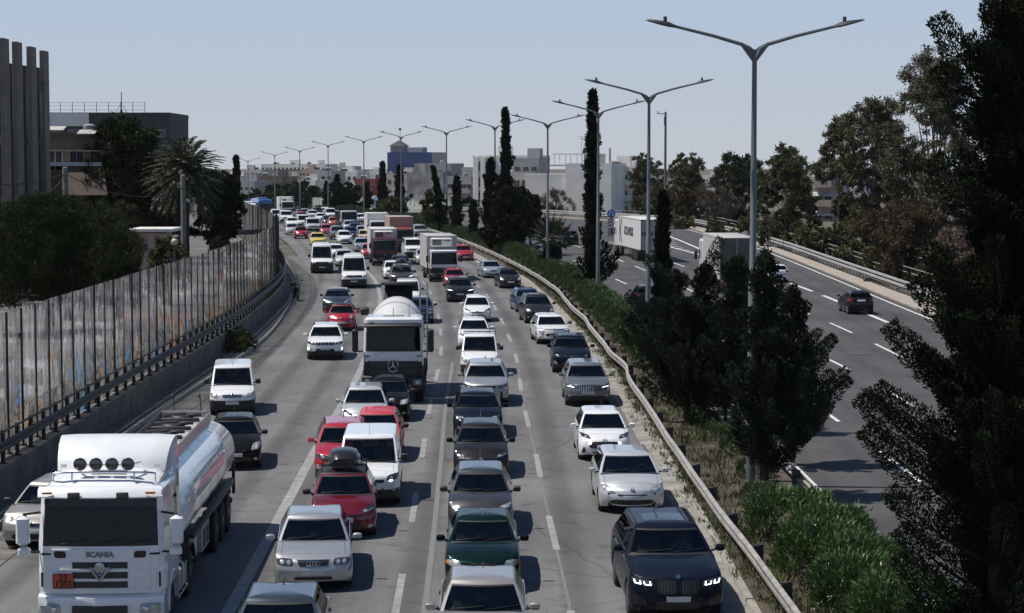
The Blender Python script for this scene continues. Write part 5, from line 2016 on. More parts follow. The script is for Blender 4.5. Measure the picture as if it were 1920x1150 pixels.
def tanker():
    """forward-control tractor with roof deflector and lamp bar, drawing a polished fuel tank; cab front at x = 0"""
    v = Veh()
    W = 2.5
    ci, pt = cab_shell(v, -2.2, 0, W, .98, 3.12, 1.98, 2.92, rake=.16, corner=.34)
    M = 'PAINT'
    # raised sleeper roof behind the windscreen and the big deflector above it
    mb = MB()
    G = []
    for x, z, k in ((-.34, 3.10, .92), (-.55, 3.24, .92), (-1.15, 3.33, .93), (-2.15, 3.34, .93)):
        G.append([(x, 1.17 * a * k, z - (.08 * abs(a) ** 3) - d) for a, d in ((1, .3), (1, .04), (.9, 0), (.5, 0), (0, 0), (-.5, 0), (-.9, 0), (-1, .04), (-1, .3))])
    mb.grid(G)
    mb.add(G[0], [tuple(range(9))])
    v.add('roof', mb, [M], ci)
    mb = MB()
    G = []
    for u in np.linspace(0, 1, 9):
        x = -1.32 - 1.0 * u ** 1.25
        z = 3.30 + .60 * math.sin(u * PI / 2) ** .85
        w_ = 1.10 + .10 * u
        G.append([(x - .14 * abs(a) ** 2.5, w_ * a, z - .045 * abs(a) ** 4) for a in (1, .97, .72, .70, .35, 0, -.35, -.70, -.72, -.97, -1)])
    mb.grid(G)
    for sg in (0, -1):
        rim = [g_[sg] for g_ in G]
        low = [(x - .12, y * 1.0, 3.22) for x, y, z in rim]
        mb.grid([rim, low])
    top = G[-1]
    mb.grid([top, [(x - .10, y, z - .06) for x, y, z in top], [(x - .14, y, 3.25) for x, y, z in top]])
    base = G[0]
    mb.grid([base, [(x - .02, y * .98, z - .05) for x, y, z in base]])
    di = v.add('roof_deflector', mb, [M], ci)
    mb = MB()
    for sg in (1, -1):
        mb.box((-1.345, sg * .95, 3.375), (.012, .12, .07), ry=-.55, ch=.003)
    v.add('marker_lamp', mb, ['boxgrey'], di, 0)
    for sg in (1, -1):
        mb = MB()
        P = [(-2.2, 1.22 * sg, 1.3), (-2.2, 1.22 * sg, 3.72), (-2.55, 1.22 * sg, 3.5), (-2.75, 1.22 * sg, 1.3)]
        P2 = [(x, y - sg * .06, z) for x, y, z in P]
        mb.add(P + P2, [(0, 1, 2, 3), (7, 6, 5, 4), (0, 4, 5, 1), (1, 5, 6, 2), (2, 6, 7, 3), (3, 7, 4, 0)])
        v.add('side_deflector', mb, [M], ci, 20)
    # lamp bar
    mb = MB()
    pts = [(-.62, 1.02, 3.18), (-.55, 1.03, 3.34), (-.52, .92, 3.36), (-.50, 0, 3.37), (-.52, -.92, 3.36), (-.55, -1.03, 3.34), (-.62, -1.02, 3.18)]
    mb.tube(pts, .022, 8)
    for y in (-.62, .62):
        mb.tube([(-.50, y, 3.37), (-.46, y, 3.22)], .016, 6)
    li = v.add('lamp_bar', mb, ['chrome'], ci)
    mb = MB()
    pts = [(-1.25, .66, 3.40), (-.98, .66, 3.50), (-.72, .52, 3.50), (-.70, 0, 3.50), (-.72, -.52, 3.50), (-.98, -.66, 3.50), (-1.25, -.66, 3.40)]
    mb.tube(pts, .028, 8)
    v.add('lamp_bracket', mb, [M], ci)
    for y in (.48, .16, -.16, -.48):
        mb = MB()
        mb.lathe([(.08, -.08), (.128, -.01), (.135, .02), (.125, .035), (.11, .03), (.001, .036)], 18, (-.62, y, 3.52), Matrix.Rotation(PI / 2, 4, 'Y'))
        k = v.add('round_lamp', mb, ['hub'], ci)
        mb = MB()
        mb.lathe([(.112, .0), (.08, .012), (.001, .016)], 18, (-.59, y, 3.52), Matrix.Rotation(PI / 2, 4, 'Y'))
        v.add('lamp_lens', mb, ['lens_dark'], k)
    v.box('roof_hatch', (-1.02, 0, 3.38), (.42, .72, .06), M, ci, ch=.025, ry=.05)
    # sun visor with lamps
    mb = MB()
    P = []
    for z, x in ((2.93, .10), (2.96, .13), (3.10, .04), (3.14, -.05)):
        P.append([(x - .15 * abs(a) ** 2.4, 1.22 * a, z) for a in (1, .9, .5, 0, -.5, -.9, -1)])
    mb.grid(P)
    mb.grid([[(x - .02, y, z) for x, y, z in P[0]], [(x - .2, y, z + .02) for x, y, z in P[0]]])
    vi = v.add('sun_visor', mb, [M], ci)
    for y in (.48, -.48):
        mb = MB()
        mb.box((.115, y, 3.0), (.05, .24, .13), ch=.015)
        k = v.add('visor_lamp', mb, ['trim'], vi)
        mb = MB()
        mb.box((.143, y, 3.0), (.012, .19, .085), ch=.004)
        v.add('lens', mb, ['lens_dark'], k)
    for y in (1.02, -1.02):
        mb = MB()
        mb.box((.035, y, 3.04), (.03, .2, .045), ch=.006)
        v.add('marker_lamp', mb, ['amber'], vi)
    # white grille panel with four slotted vents
    hw = .98
    fpatch(v, pt, 'front_panel', [(-hw, 1.02), (hw, 1.02), (hw, 1.90), (-hw, 1.90)], M, ci, h_=.03, r=.06, nu=10, nv=8)
    grilles = []
    for z, h_ in ((1.52, .13), (1.32, .13), (1.13, .13)):
        grilles += fpatch(v, pt, 'grille', [(-.55, z), (.55, z), (.55, z + h_), (-.55, z + h_)], 'mesh_grille', ci, h_=.036, r=.03, nu=8, nv=2)
    for z in (1.475, 1.285, 1.085):
        fpatch(v, pt, 'grille_lip', [(-.95, z), (.95, z), (.95, z + .03), (-.95, z + .03)], M, ci, h_=.055, r=.0, nu=10, nv=1)
    for sg in (1, -1):
        fpatch(v, pt, 'air_inlet', [(.66, 1.73), (.90, 1.73), (.92, 1.87), (.68, 1.87)], 'grille', ci, h_=.04, r=.4, mirror=False) if sg > 0 else fpatch(v, pt, 'air_inlet', [(-.90, 1.73), (-.66, 1.73), (-.68, 1.87), (-.92, 1.87)], 'grille', ci, h_=.04, r=.4)
    # corner deflectors
    for sg in (1, -1):
        mb = MB()
        P = []
        for z in (1.0, 1.1, 1.5, 1.60):
            k = .0 if 1.05 < z < 1.55 else -.03
            P.append([(-.10 + k, sg * (1.02), z), (-.06 + k, sg * 1.10, z), (-.16 + k, sg * (1.24 + k), z), (-.36 + k, sg * (1.28 + k), z), (-.5, sg * (1.27 + k), z)])
        mb.grid(P)
        k = v.add('corner_deflector', mb, [M], ci)
        mb = MB()
        mb.box((-.10, sg * 1.16, 1.28), (.03, .07, .30), ch=.012, rz=-sg * .8)
        v.add('air_slot', mb, ['grille'], k)
    # lettering and emblem on the grille panel
    me = text_mesh('SCANIA', .155, .008, bold=.004)
    me.transform(Matrix.Translation((.045, 0, 1.80)) @ Matrix.Rotation(PI / 2, 4, 'Z') @ Matrix.Rotation(PI / 2, 4, 'X'))
    v.add('lettering', me, ['letter_grey'], ci)
    mb = MB()
    for s_ in (1.0, .55):
        mb.tube([(.07, -.20 * s_, 1.50 + .05 * s_), (.075, 0, 1.49 - .20 * s_), (.07, .20 * s_, 1.50 + .05 * s_)], .028 * (1.2 if s_ == 1 else .8), 6)
    mb.lathe([(.10, -.02), (.10, .01), (.06, .02), (.001, .02)], 16, (.07, 0, 1.55), Matrix.Rotation(PI / 2, 4, 'Y'))
    mb.box((.07, 0, 1.52), (.03, .40, .07), ch=.01)
    v.add('emblem', mb, ['rim'], ci)
    # orange hazard plate
    mb = MB()
    mb.box((.075, -.72, 1.28), (.012, .40, .30), ch=.003)
    pi = v.add('hazard_plate', mb, ['hazard'], ci)
    for s_, z in (('33', 1.355), ('1203', 1.21)):
        me = text_mesh(s_, .17, .004, bold=.004)
        me.transform(Matrix.Translation((.084, -.72, z)) @ Matrix.Rotation(PI / 2, 4, 'Z') @ Matrix.Rotation(PI / 2, 4, 'X'))
        v.add('number', me, ['trim'], pi)
    mb = MB()
    for z, d in ((1.28, (.016, .40, .012)), (1.425, (.016, .40, .01)), (1.135, (.016, .40, .01))):
        mb.box((.078, -.72, z), d)
    for y in (-.92, -.52):
        mb.box((.078, y, 1.28), (.016, .012, .30))
    v.add('plate_border', mb, ['trim'], pi, 0)
    # bumper with lamps
    mb = MB()
    P = []
    for z, dx in ((.98, -.06), (.94, .02), (.80, .05), (.50, .03), (.36, -.06)):
        P.append([(dx + .06 - .16 * abs(a) ** 3, 1.25 * a, z) for a in (1, .96, .7, .35, 0, -.35, -.7, -.96, -1)])
    mb.grid(P)
    for j in (0, -1):
        mb.grid([[r_[j] for r_ in P], [(r_[j][0] - .55, r_[j][1], r_[j][2]) for r_ in P]])
    mb.grid([P[0], [(x - .4, y, z) for x, y, z in P[0]]])
    bi = v.add('bumper', mb, [M])
    for sg in (1, -1):
        mb = MB()
        mb.box((.035, sg * .98, .72), (.12, .42, .22), ch=.03, rz=-sg * .16)
        k = v.add('headlight', mb, ['lens'], bi)
        mb = MB()
        mb.lathe([(.07, 0), (.05, .02), (.001, .026)], 14, (.10, sg * .92, .72), Matrix.Rotation(PI / 2, 4, 'Y'))
        v.add('reflector', mb, ['chrome'], k)
    mb = MB()
    mb.box((.10, 0, .70), (.03, 1.1, .18), ch=.01)
    v.add('grille', mb, ['mesh_grille'], bi)
    for k in (-.75, -.1, .5):
        mb = MB()
        mb.tube([(.03, k, 2.02), (-.02, k + .55, 2.10)], .014, 5)
        v.add('wiper', mb, ['trim'], ci)
    # mirrors: tall white housings on both sides
    for sg in (1, -1):
        mb = MB()
        mb.box((-.02, sg * 1.52, 2.28), (.18, .26, .62), ch=.07)
        k = v.add('mirror', mb, [M], ci)
        mb = MB()
        mb.box((-.02, sg * 1.50, 1.86), (.16, .24, .20), ch=.05)
        v.add('wide_mirror', mb, [M], k)
        mb = MB()
        mb.tube([(-.2, sg * 1.2, 2.62), (-.05, sg * 1.52, 2.60)], .025, 6)
        mb.tube([(-.2, sg * 1.2, 1.82), (-.05, sg * 1.50, 1.84)], .025, 6)
        v.add('mirror_arm', mb, ['trim'], k)
    # steps, arches, side tanks
    for sg in (1, -1):
        mb = MB()
        a0 = [(-1.42 + .66 * math.cos(a), .54 + .66 * math.sin(a)) for a in np.linspace(-.1, PI + .1, 13)]
        mb.grid([[(x, sg * 1.27, z), (x, sg * 1.22, z + .03), (x, sg * .86, z + .02)] for x, z in a0])
        v.add('wheel_arch', mb, [M])
        mb = MB()
        mb.prism([(-.12, .36), (-.78, .36), (-.82, 1.0), (-.20, 1.0)], sg * 1.24, sg * 1.10)
        v.add('step_panel', mb, [M])
        mb = MB()
        mb.box((-2.82, sg * .98, .78), (1.15, .56, .62), ch=.10)
        k = v.add('fuel_tank', mb, ['boxgrey'])
        mb = MB()
        for x in (-3.1, -2.55):
            mb.box((x, sg * .98, .78), (.05, .575, .635), ch=.10)
        v.add('tank_strap', mb, ['trim'], k, 0)
        mb = MB()
        mb.tube([(-2.2, sg * 1.2, .42), (-3.6, sg * 1.2, .42)], .05, 8)
        v.add('side_guard', mb, ['rim'])
        mb = MB()
        a0 = [(-4.35 + .64 * math.cos(a), .54 + .64 * math.sin(a)) for a in np.linspace(.1, PI - .1, 11)]
        mb.grid([[(x, sg * 1.25, z), (x, sg * .62, z)] for x, z in a0])
        v.add('mudguard', mb, ['trim'])
    v.box('chassis', (-3.3, 0, .86), (5.2, .86, .28), 'steel')
    ZC = 1.98
    # the tank: a flattened polished barrel
    x0, x1 = -2.75, -13.0
    prof = []
    for a in np.linspace(0, 2 * PI, 41)[:-1]:
        c_, s_ = math.cos(a), math.sin(a)
        prof.append((1.24 * abs(c_) ** .78 * (1 if c_ > 0 else -1), ZC + .86 * abs(s_) ** .80 * (1 if s_ > 0 else -1)))
    mb = MB()
    G = []
    for x, k in ((x0 + .16, .55), (x0 + .10, .84), (x0 + .02, .97), (x0 - .04, 1.0), (x0 - 2.6, 1.0), (x0 - 5.2, 1.0), (x0 - 7.8, 1.0), (x1 + .04, 1.0), (x1 - .03, .97), (x1 - .11, .84), (x1 - .17, .55)):
        G.append([(x, y * k, ZC + (z - ZC) * k) for y, z in prof + [prof[0]]])
    mb.grid(G)
    mb.add(G[0][:-1], [tuple(range(40))])
    mb.add(G[-1][:-1], [tuple(range(40))])
    ti = v.add('tank', mb, ['tankskin'])
    mb = MB()
    for x in (x0 - 1.7, x0 - 3.4, x0 - 5.1, x0 - 6.8, x0 - 8.5):
        G = [[(x + o, y * k, ZC + (z - ZC) * k) for y, z in prof + [prof[0]]] for o, k in ((-.03, 1.0), (-.02, 1.004), (.02, 1.004), (.03, 1.0))]
        mb.grid(G)
    v.add('weld_band', mb, ['tankskin'], ti)
    # fall rails and the trough along the top with manholes
    for sg in (1, -1):
        mb = MB()
        P = [[(x, sg * (.62 + a), 2.80 + b) for a, b in ((0, -.06), (0, .24), (.04, .24), (.04, -.06))] for x in (x0 - .3, x1 + .3)]
        mb.grid(P)
        mb.box((x0 - .3, sg * .64, 2.92), (.05, .06, .24))
        v.add('top_rail', mb, ['rim' if sg > 0 else 'trim'], ti, 20)
    mb = MB()
    mb.box(((x0 + x1) / 2, 0, 2.87), (x1 - x0 + .5, 1.2, .05))
    mb.box((x1 + .3, 0, 2.95), (.06, 1.28, .22))
    mb.box((x0 - .3, 0, 2.95), (.06, 1.28, .12))
    v.add('walkway', mb, ['boxgrey'], ti, 0)
    for k, x in enumerate(np.linspace(x0 - 1.2, x1 + 1.0, 6)):
        mb = MB()
        mb.lathe([(.30, 0), (.30, .12), (.27, .15), (.001, .16)], 18, (x, 0, 2.895))
        mb.box((x + .38, 0, 2.97), (.10, 1.0, .10), ch=.02)
        mb.tube([(x, -.45, 3.03), (x, .1, 3.07)], .06, 8)
        mb.tube([(x - .2, .1, 3.03), (x - .2, .48, 3.03)], .05, 8)
        mb.box((x + .1, .3, 3.06), (.2, .2, .08), ch=.02)
        v.add('manhole', mb, ['trim'], ti)
    mb = MB()
    for y in (.35, -.35):
        mb.tube([(x1 - .12, y, 1.2), (x1 - .22, y, 2.9), (x1 + .1, y, 3.5), (x1 + .4, y, 3.45)], .022, 6)
    for z in np.arange(1.35, 2.9, .28):
        mb.tube([(x1 - .17, -.35, z), (x1 - .17, .35, z)], .015, 5)
    v.add('ladder', mb, ['steel'], ti)
    # trailer running gear
    for sg in (1, -1):
        mb = MB()
        mb.box(((x0 + x1) / 2 - 1.0, sg * 1.16, 1.22), (8.0, .16, .10), ch=.02)
        v.add('side_rail', mb, ['steel'])
        mb = MB()
        mb.box((-6.9, sg * 1.10, .88), (1.3, .26, .62), ch=.03)
        k = v.add('equipment_locker', mb, ['boxgrey'])
        mb = MB()
        for x in (-7.2, -6.6):
            mb.box((x, sg * 1.235, .88), (.42, .012, .42), ch=.003)
        v.add('locker_panel', mb, ['trim'], k, 0)
        mb = MB()
        mb.box((-5.1, sg * 1.16, .98), (.30, .14, .55), ch=.02)
        v.add('valve_box', mb, ['boxwhite'])
        mb = MB()
        mb.grid([[(x, sg * 1.22, 1.22), (x, sg * .70, 1.22)] for x in (-8.6, -13.0)])
        mb.grid([[(x, sg * 1.22, 1.22), (x, sg * 1.22, 1.10)] for x in (-8.6, -13.0)])
        v.add('mudguard', mb, ['trim'], -1, 20)
        mb = MB()
        mb.box((-13.2, sg * .9, .85), (.06, .42, .14), ch=.01)
        v.add('tail_light', mb, ['red_lens'])
        mb = MB()
        mb.box((-13.14, sg * 1.19, 1.25), (.10, .08, .9), ch=.01)
        v.add('end_post', mb, ['trim'])
    v.box('trailer_frame', (-8.4, 0, 1.02), (9.4, .8, .26), 'steel')
    v.box('rear_bumper', (-13.14, 0, .62), (.12, 2.3, .14), 'steel')
    wheels(v, [-1.42, -4.35, -9.3, -10.6, -11.9], .52, .34, 1.03)
    return v.parts


def mixer():
    """cement mixer: cab front at x = 0, white drum tilted up behind it"""
    v = Veh()
    W = 2.48
    ci, pt = cab_shell(v, -1.75, 0, W - .1, .98, 3.00, 1.86, 2.72, rake=.10, blackz=1.5)
    fpatch(v, pt, 'grille', [(-1.02, 1.26), (1.02, 1.26), (1.04, 1.52), (-1.04, 1.52)], 'grille', ci, h_=.02, r=.08)
    fpatch(v, pt, 'lower_grille', [(-1.12, 1.0), (1.12, 1.0), (1.13, 1.27), (-1.13, 1.27)], 'trim', ci, h_=.025, r=.05)
    for z in (1.10, 1.18, 1.34, 1.42):
        fpatch(v, pt, 'grille_slat', [(-.9, z), (.9, z), (.9, z + .025), (-.9, z + .025)], 'hub', ci, h_=.034, r=0, nv=1)
    mb = MB()
    star(mb, (.075, 0, 1.36), .20)
    v.add('emblem', mb, ['chrome'], ci)
    mb = MB()
    P = []
    for z, dx in ((1.02, -.02), (.96, .08), (.72, .12), (.48, .06), (.40, -.04)):
        P.append([(dx - .13 * abs(a) ** 3, 1.25 * a, z) for a in (1, .96, .7, .35, 0, -.35, -.7, -.96, -1)])
    mb.grid(P)
    for j in (0, -1):
        mb.grid([[r_[j] for r_ in P], [(r_[j][0] - .6, r_[j][1], r_[j][2]) for r_ in P]])
    bi = v.add('bumper', mb, ['trim'])
    for sg in (1, -1):
        mb = MB()
        mb.box((.055, sg * .96, .80), (.09, .34, .22), ch=.04, rz=-sg * .14)
        k = v.add('headlight', mb, ['lens'], bi)
        mb = MB()
        mb.lathe([(.07, 0), (.05, .02), (.001, .026)], 14, (.095, sg * .98, .80), Matrix.Rotation(PI / 2, 4, 'Y'))
        v.add('reflector', mb, ['chrome'], k)
        mb = MB()
        mb.box((-.16, sg * 1.17, 1.60), (.2, .05, .5), ch=.02)
        v.add('corner_deflector', mb, ['PAINT'], ci)
    v.box('number_plate', (.13, 0, .60), (.015, .5, .11), 'plate', bi, ch=.003)
    v.box('sun_visor', (.06, 0, 2.74), (.28, W - .2, .10), 'trim', ci, ch=.03, ry=.25)
    for y in (.85, -.85):
        v.box('visor_lamp', (.03, y, 2.84), (.06, .16, .08), 'lens', ci, ch=.015)
    v.box('roof_hatch', (-.85, 0, 3.02), (.14, .85, .05), 'boxgrey', ci, ch=.015)
    mb = MB()
    mb.tube([(-.4, .0, 3.0), (-.42, 0, 3.3)], .012, 5)
    mb.tube([(-.7, .62, 3.0), (-.75, .62, 3.45)], .01, 5)
    v.add('aerial', mb, ['trim'], ci)
    for k in (-.6, .1):
        mb = MB()
        mb.tube([(.03, k, 1.90), (.0, k + .5, 1.98)], .014, 5)
        v.add('wiper', mb, ['trim'], ci)
    for sg in (1, -1):
        mb = MB()
        mb.box((.05, sg * 1.50, 2.22), (.16, .24, .78), ch=.05)
        k = v.add('mirror', mb, ['trim'], ci)
        mb = MB()
        mb.tube([(-.15, sg * 1.18, 2.62), (.02, sg * 1.5, 2.60)], .028, 6)
        mb.tube([(-.15, sg * 1.18, 1.84), (.02, sg * 1.5, 1.86)], .028, 6)
        v.add('mirror_arm', mb, ['trim'], k)
    mb = MB()
    mb.box((-.9, -1.15, 3.16), (.5, .34, .26), ch=.05)
    v.add('air_intake', mb, ['trim'], ci)
    # drum: turned profile, axis tilted up to the rear
    T = Matrix.Translation((-2.25, 0, 1.95)) @ Matrix.Rotation(-PI / 2 + R(11), 4, 'Y')
    mb = MB()
    prof = [(.05, 0), (.62, .02), (.86, .18), (1.02, .60), (1.14, 1.2), (1.18, 1.9), (1.16, 2.5), (1.02, 3.3), (.80, 4.1), (.62, 4.7), (.60, 4.8), (.40, 4.8)]
    for r_, h_ in prof: pass
    mb.lathe(prof, 40, (0, 0, 0), T)
    di = v.add('drum', mb, ['drumskin'])
    mb = MB()
    for h_, r_ in ((1.9, 1.185), (.6, 1.025), (3.3, 1.025)):
        mb.lathe([(r_, h_ - .05), (r_ + .012, h_ - .04), (r_ + .012, h_ + .04), (r_, h_ + .05)], 40, (0, 0, 0), T)
    v.add('drum_ring', mb, ['boxgrey'], di)
    # hopper, chute, frame
    mb = MB()
    mb.prism([(-6.4, 3.3), (-7.4, 3.95), (-7.5, 3.9), (-7.0, 3.0)], -.6, .6)
    v.add('hopper', mb, ['trim'])
    mb = MB()
    mb.box((-7.0, 0, 4.0), (.9, 1.5, .10), ch=.02)
    v.add('hopper_rim', mb, ['trim'])
    mb = MB()
    mb.grid([[(-7.3 - .9 * t, .30 * math.cos(a), 2.4 - 1.1 * t - .22 * math.sin(a)) for a in np.linspace(0, PI, 7)] for t in (0, 1)])
    v.add('chute', mb, ['steel'])
    mb = MB()
    for y in (.95, 1.25):
        mb.tube([(-5.9, y, 1.2), (-6.1, y, 4.1)], .03, 6)
    for z in np.arange(1.4, 4.1, .3):
        mb.tube([(-6.0, .95, z), (-6.0, 1.25, z)], .018, 5)
    mb.tube([(-5.6, 1.25, 3.2), (-5.6, 1.25, 4.1), (-6.1, 1.25, 4.1)], .022, 6)
    mb.tube([(-5.6, .95, 3.2), (-5.6, .95, 4.1), (-6.1, .95, 4.1)], .022, 6)
    v.add('ladder', mb, ['rim'])
    v.box('chassis', (-4.0, 0, .98), (7.6, .9, .3), 'steel')
    mb = MB()
    mb.box((-2.05, 0, 1.65), (.35, 1.4, 1.1), ch=.05)
    mb.prism([(-5.6, 1.1), (-6.6, 1.1), (-6.3, 2.6), (-5.9, 2.6)], -.7, .7)
    v.add('drum_cradle', mb, ['steel'], -1, 20)
    for sg in (1, -1):
        mb = MB()
        mb.box((-2.6, sg * 1.02, 1.15), (.9, .42, .6), ch=.06)
        v.add('water_tank' if sg < 0 else 'fuel_tank', mb, ['steel'])
        for xa in (-.85, -2.45 - .2, -5.0, -6.35):
            mb = MB()
            mb.grid([[(xa + .62 * math.cos(a), sg * 1.25, .52 + .62 * math.sin(a)), (xa + .62 * math.cos(a), sg * .70, .54 + .62 * math.sin(a))] for a in np.linspace(.15, PI - .15, 9)])
            v.add('mudguard', mb, ['trim'])
    for nm, me, *_ in v.parts:
        for q in me.vertices:
            if q.co.z > .5:
                q.co.z = .5 + (q.co.z - .5) * (1.17 if q.co.x > -2 else 1.10)
    wheels(v, [-.85, -2.65, -5.0, -6.35], .52, .34, 1.03)
    return v.parts


def trailer_lorry(side_text=None, box='boxwhite', L=13.0, H=2.75, rear='curtain', W=2.5):
    """seen from behind: tractor ahead of a box or curtain trailer. Rear at x = 0, +x ahead"""
    v = Veh()
    mb = MB()
    mb.box((L / 2, 0, 1.15 + H / 2), (L, W, H), ch=.05)
    bi = v.add('trailer_body', mb, [box])
    mb = MB()
    for sg in (1, -1):
        mb.box((L / 2, sg * (W / 2 + .006), 1.15 + H - .05), (L, .03, .13), ch=.01)
        mb.box((L / 2, sg * (W / 2 + .006), 1.20), (L, .03, .12), ch=.01)
        if rear == 'curtain':
            for k in range(26):
                mb.box((.3 + k * (L - .6) / 25, sg * (W / 2 + .012), 1.12), (.05, .02, .2))
    v.add('side_frame', mb, ['boxgrey'], bi, 0)
    mb = MB()
    if rear == 'curtain':
        for y in (.6, -.6):
            mb.box((-.015, y, 1.15 + H / 2), (.03, 1.1, H - .25), ch=.01)
        di = v.add('rear_doors', mb, ['boxgrey'], bi)
        mb = MB()
        mb.box((-.035, .6, 1.15 + H * .52), (.012, 1.05, .42))
        mb.box((-.035, -.6, 1.15 + H * .52), (.012, 1.05, .42))
        v.add('dark_band', mb, ['hub'], bi, 0)
        mb = MB()
        for y in (1.17, -1.17):
            mb.box((-.02, y, 1.15 + H / 2), (.05, .09, H - .1))
        mb.box((-.02, 0, 1.15 + H - .06), (.05, W - .1, .10))
        v.add('door_frame', mb, ['red_lens'], bi, 0)
    else:
        for y in (.62, -.62):
            mb.box((-.015, y, 1.15 + H / 2), (.03, 1.16, H - .16), ch=.01)
        di = v.add('rear_doors', mb, [rear], bi)
    mb = MB()
    for y in (.25, .95, -.25, -.95):
        mb.tube([(-.05, y, 1.25), (-.05, y, 1.1 + H)], .02, 6)
    for z in (1.7, 2.6, 3.4):
        for y in (1.2, -1.2, .03, -.03):
            mb.box((-.045, y, z), (.03, .10, .08))
    v.add('lock_bars', mb, ['rim' if rear == 'curtain' else 'hub'], bi, 0)
    if side_text:
        me = text_mesh(side_text, 1.12, .006, bold=.03)
        me.transform(Matrix.Translation((L * .50, W / 2 + .022, 1.15 + H * .53)) @ Matrix.Rotation(PI, 4, 'Z') @ Matrix.Rotation(PI / 2, 4, 'X'))
        v.add('lettering', me, ['letter_blue'], bi)
        mb = MB()
        x = L - 1.4
        y = W / 2 + .018
        z0, z1 = 1.45, 1.15 + H - .2
        zc = (z0 + z1) / 2
        for q in ([(x, z0), (x + .25, z0), (x + .25, z1), (x, z1)], [(x - .10, zc), (x - .95, z1), (x - 1.25, z1), (x - .40, zc)], [(x - .10, zc), (x - .40, zc), (x - 1.25, z0), (x - .95, z0)]):
            mb.prism(q, y, y + .008)
        v.add('logo', mb, ['letter_blue'], bi, 0)
    v.box('rear_bumper', (.06, 0, .62), (.10, W - .2, .16), 'steel', ch=.02)
    mb = MB()
    mb.box((.0, 0, .88), (.08, W - .1, .26), ch=.02)
    pi = v.add('lamp_panel', mb, ['red_panel' if rear == 'curtain' else 'steel'])
    for sg in (1, -1):
        mb = MB()
        mb.box((-.05, sg * .95, .88), (.04, .42, .15), ch=.01)
        v.add('tail_light', mb, ['red_lens'], pi)
    mb = MB()
    mb.box((-.05, 0, .86), (.02, .5, .12), ch=.004)
    v.add('rear_plate', mb, ['plate'], pi)
    v.box('chassis', (L / 2, 0, .95), (L - .2, .9, .26), 'steel')
    ax = [2.6, 3.9, 5.2] if L > 9 else [2.1]
    for sg in (1, -1):
        mb = MB()
        mb.box((ax[-1] + 2.2, sg * 1.15, .75), (1.6, .06, .5), ch=.01)
        v.add('side_guard', mb, ['rim'])
    # tractor ahead
    mb = MB()
    x = L + .55
    mb.box((x + 1.0, 0, 2.3), (2.1, W - .05, 2.8), ch=.16)
    ti = v.add('cab', mb, ['PAINT'])
    mb = MB()
    for sg in (1, -1):
        mb.box((x + 1.5, sg * (W / 2 - .02), 2.5), (.7, .02, .7))
    v.add('side_window', mb, ['glass_solid'], ti, 0)
    for sg in (1, -1):
        mb = MB()
        mb.box((x + 1.9, sg * (W / 2 + .22), 2.4), (.14, .22, .7), ch=.05)
        v.add('mirror', mb, ['trim'], ti)
    v.box('tractor_frame', (x + .2, 0, .85), (4.0, .9, .3), 'steel')
    wheels(v, ax + ([x - 1.7, x + 1.2] if L > 9 else [x + .9]), .5, .34, 1.02)
    return v.parts


def coach(col2='PAINT', L=11.0, W=2.5, H=3.3):
    """front-facing coach, front at x = 0"""
    v = Veh()
    G = []
    for x, k, dz in ((0, .0, -.5), (-.04, .0, -.22), (-.25, .0, -.06), (-.7, .0, 0), (-L, 0, 0)):
        w_ = W / 2 - (.10 if x > -.02 else 0)
        G.append([(x if z < 1.3 else x - .25 * (z - 1.3) / 2, y, z) for y, z in ((w_, .35), (w_, 1.3), (w_ - .02, 2.9 + dz * .5), (w_ - .2, H - .08 + dz), (0, H + dz), (-w_ + .2, H - .08 + dz), (-w_ + .02, 2.9 + dz * .5), (-w_, 1.3), (-w_, .35))])
    mb = MB()
    mb.grid(G)
    mb.add(G[0], [tuple(range(9))])
    mb.add(G[-1], [tuple(reversed(range(9)))])
    bi = v.add('coach_body', mb, ['PAINT'])
    pt = Patcher([mb])
    fpatch(v, pt, 'windscreen', [(-1.08, 1.15), (1.08, 1.15), (1.02, 2.5), (-1.02, 2.5)], 'glass_solid', bi, r=.15, nv=5)
    fpatch(v, pt, 'bumper', [(-1.1, .42), (1.1, .42), (1.1, .62), (-1.1, .62)], 'trim', bi, r=.05)
    fpatch(v, pt, 'headlight', [(.70, .70), (1.06, .72), (1.06, .92), (.74, .90)], 'lens', bi, mirror=True)
    for sg in (1, -1):
        mb = MB()
        for k in range(6):
            mb.box((-1.6 - k * 1.5, sg * (W / 2 - .005), 2.15), (1.35, .03, 1.0), ch=.01)
        v.add('window_band', mb, ['glass_solid'], bi, 0)
        mb = MB()
        mb.tube([(-.3, sg * 1.15, 2.9), (.25, sg * 1.35, 2.8), (.25, sg * 1.38, 2.5)], .03, 6)
        mb.box((.25, sg * 1.4, 2.3), (.10, .22, .42), ch=.04)
        v.add('mirror', mb, ['trim'], bi)
    v.box('roof_unit', (-4.2, 0, H + .10), (2.6, 1.7, .22), 'PAINT', bi, ch=.08)
    v.box('roof_hatch', (-1.8, 0, H + .04), (.8, .8, .10), 'trim', bi, ch=.03)
    wheels(v, [-2.4, -8.0], .5, .3, 1.06)
    return v.parts


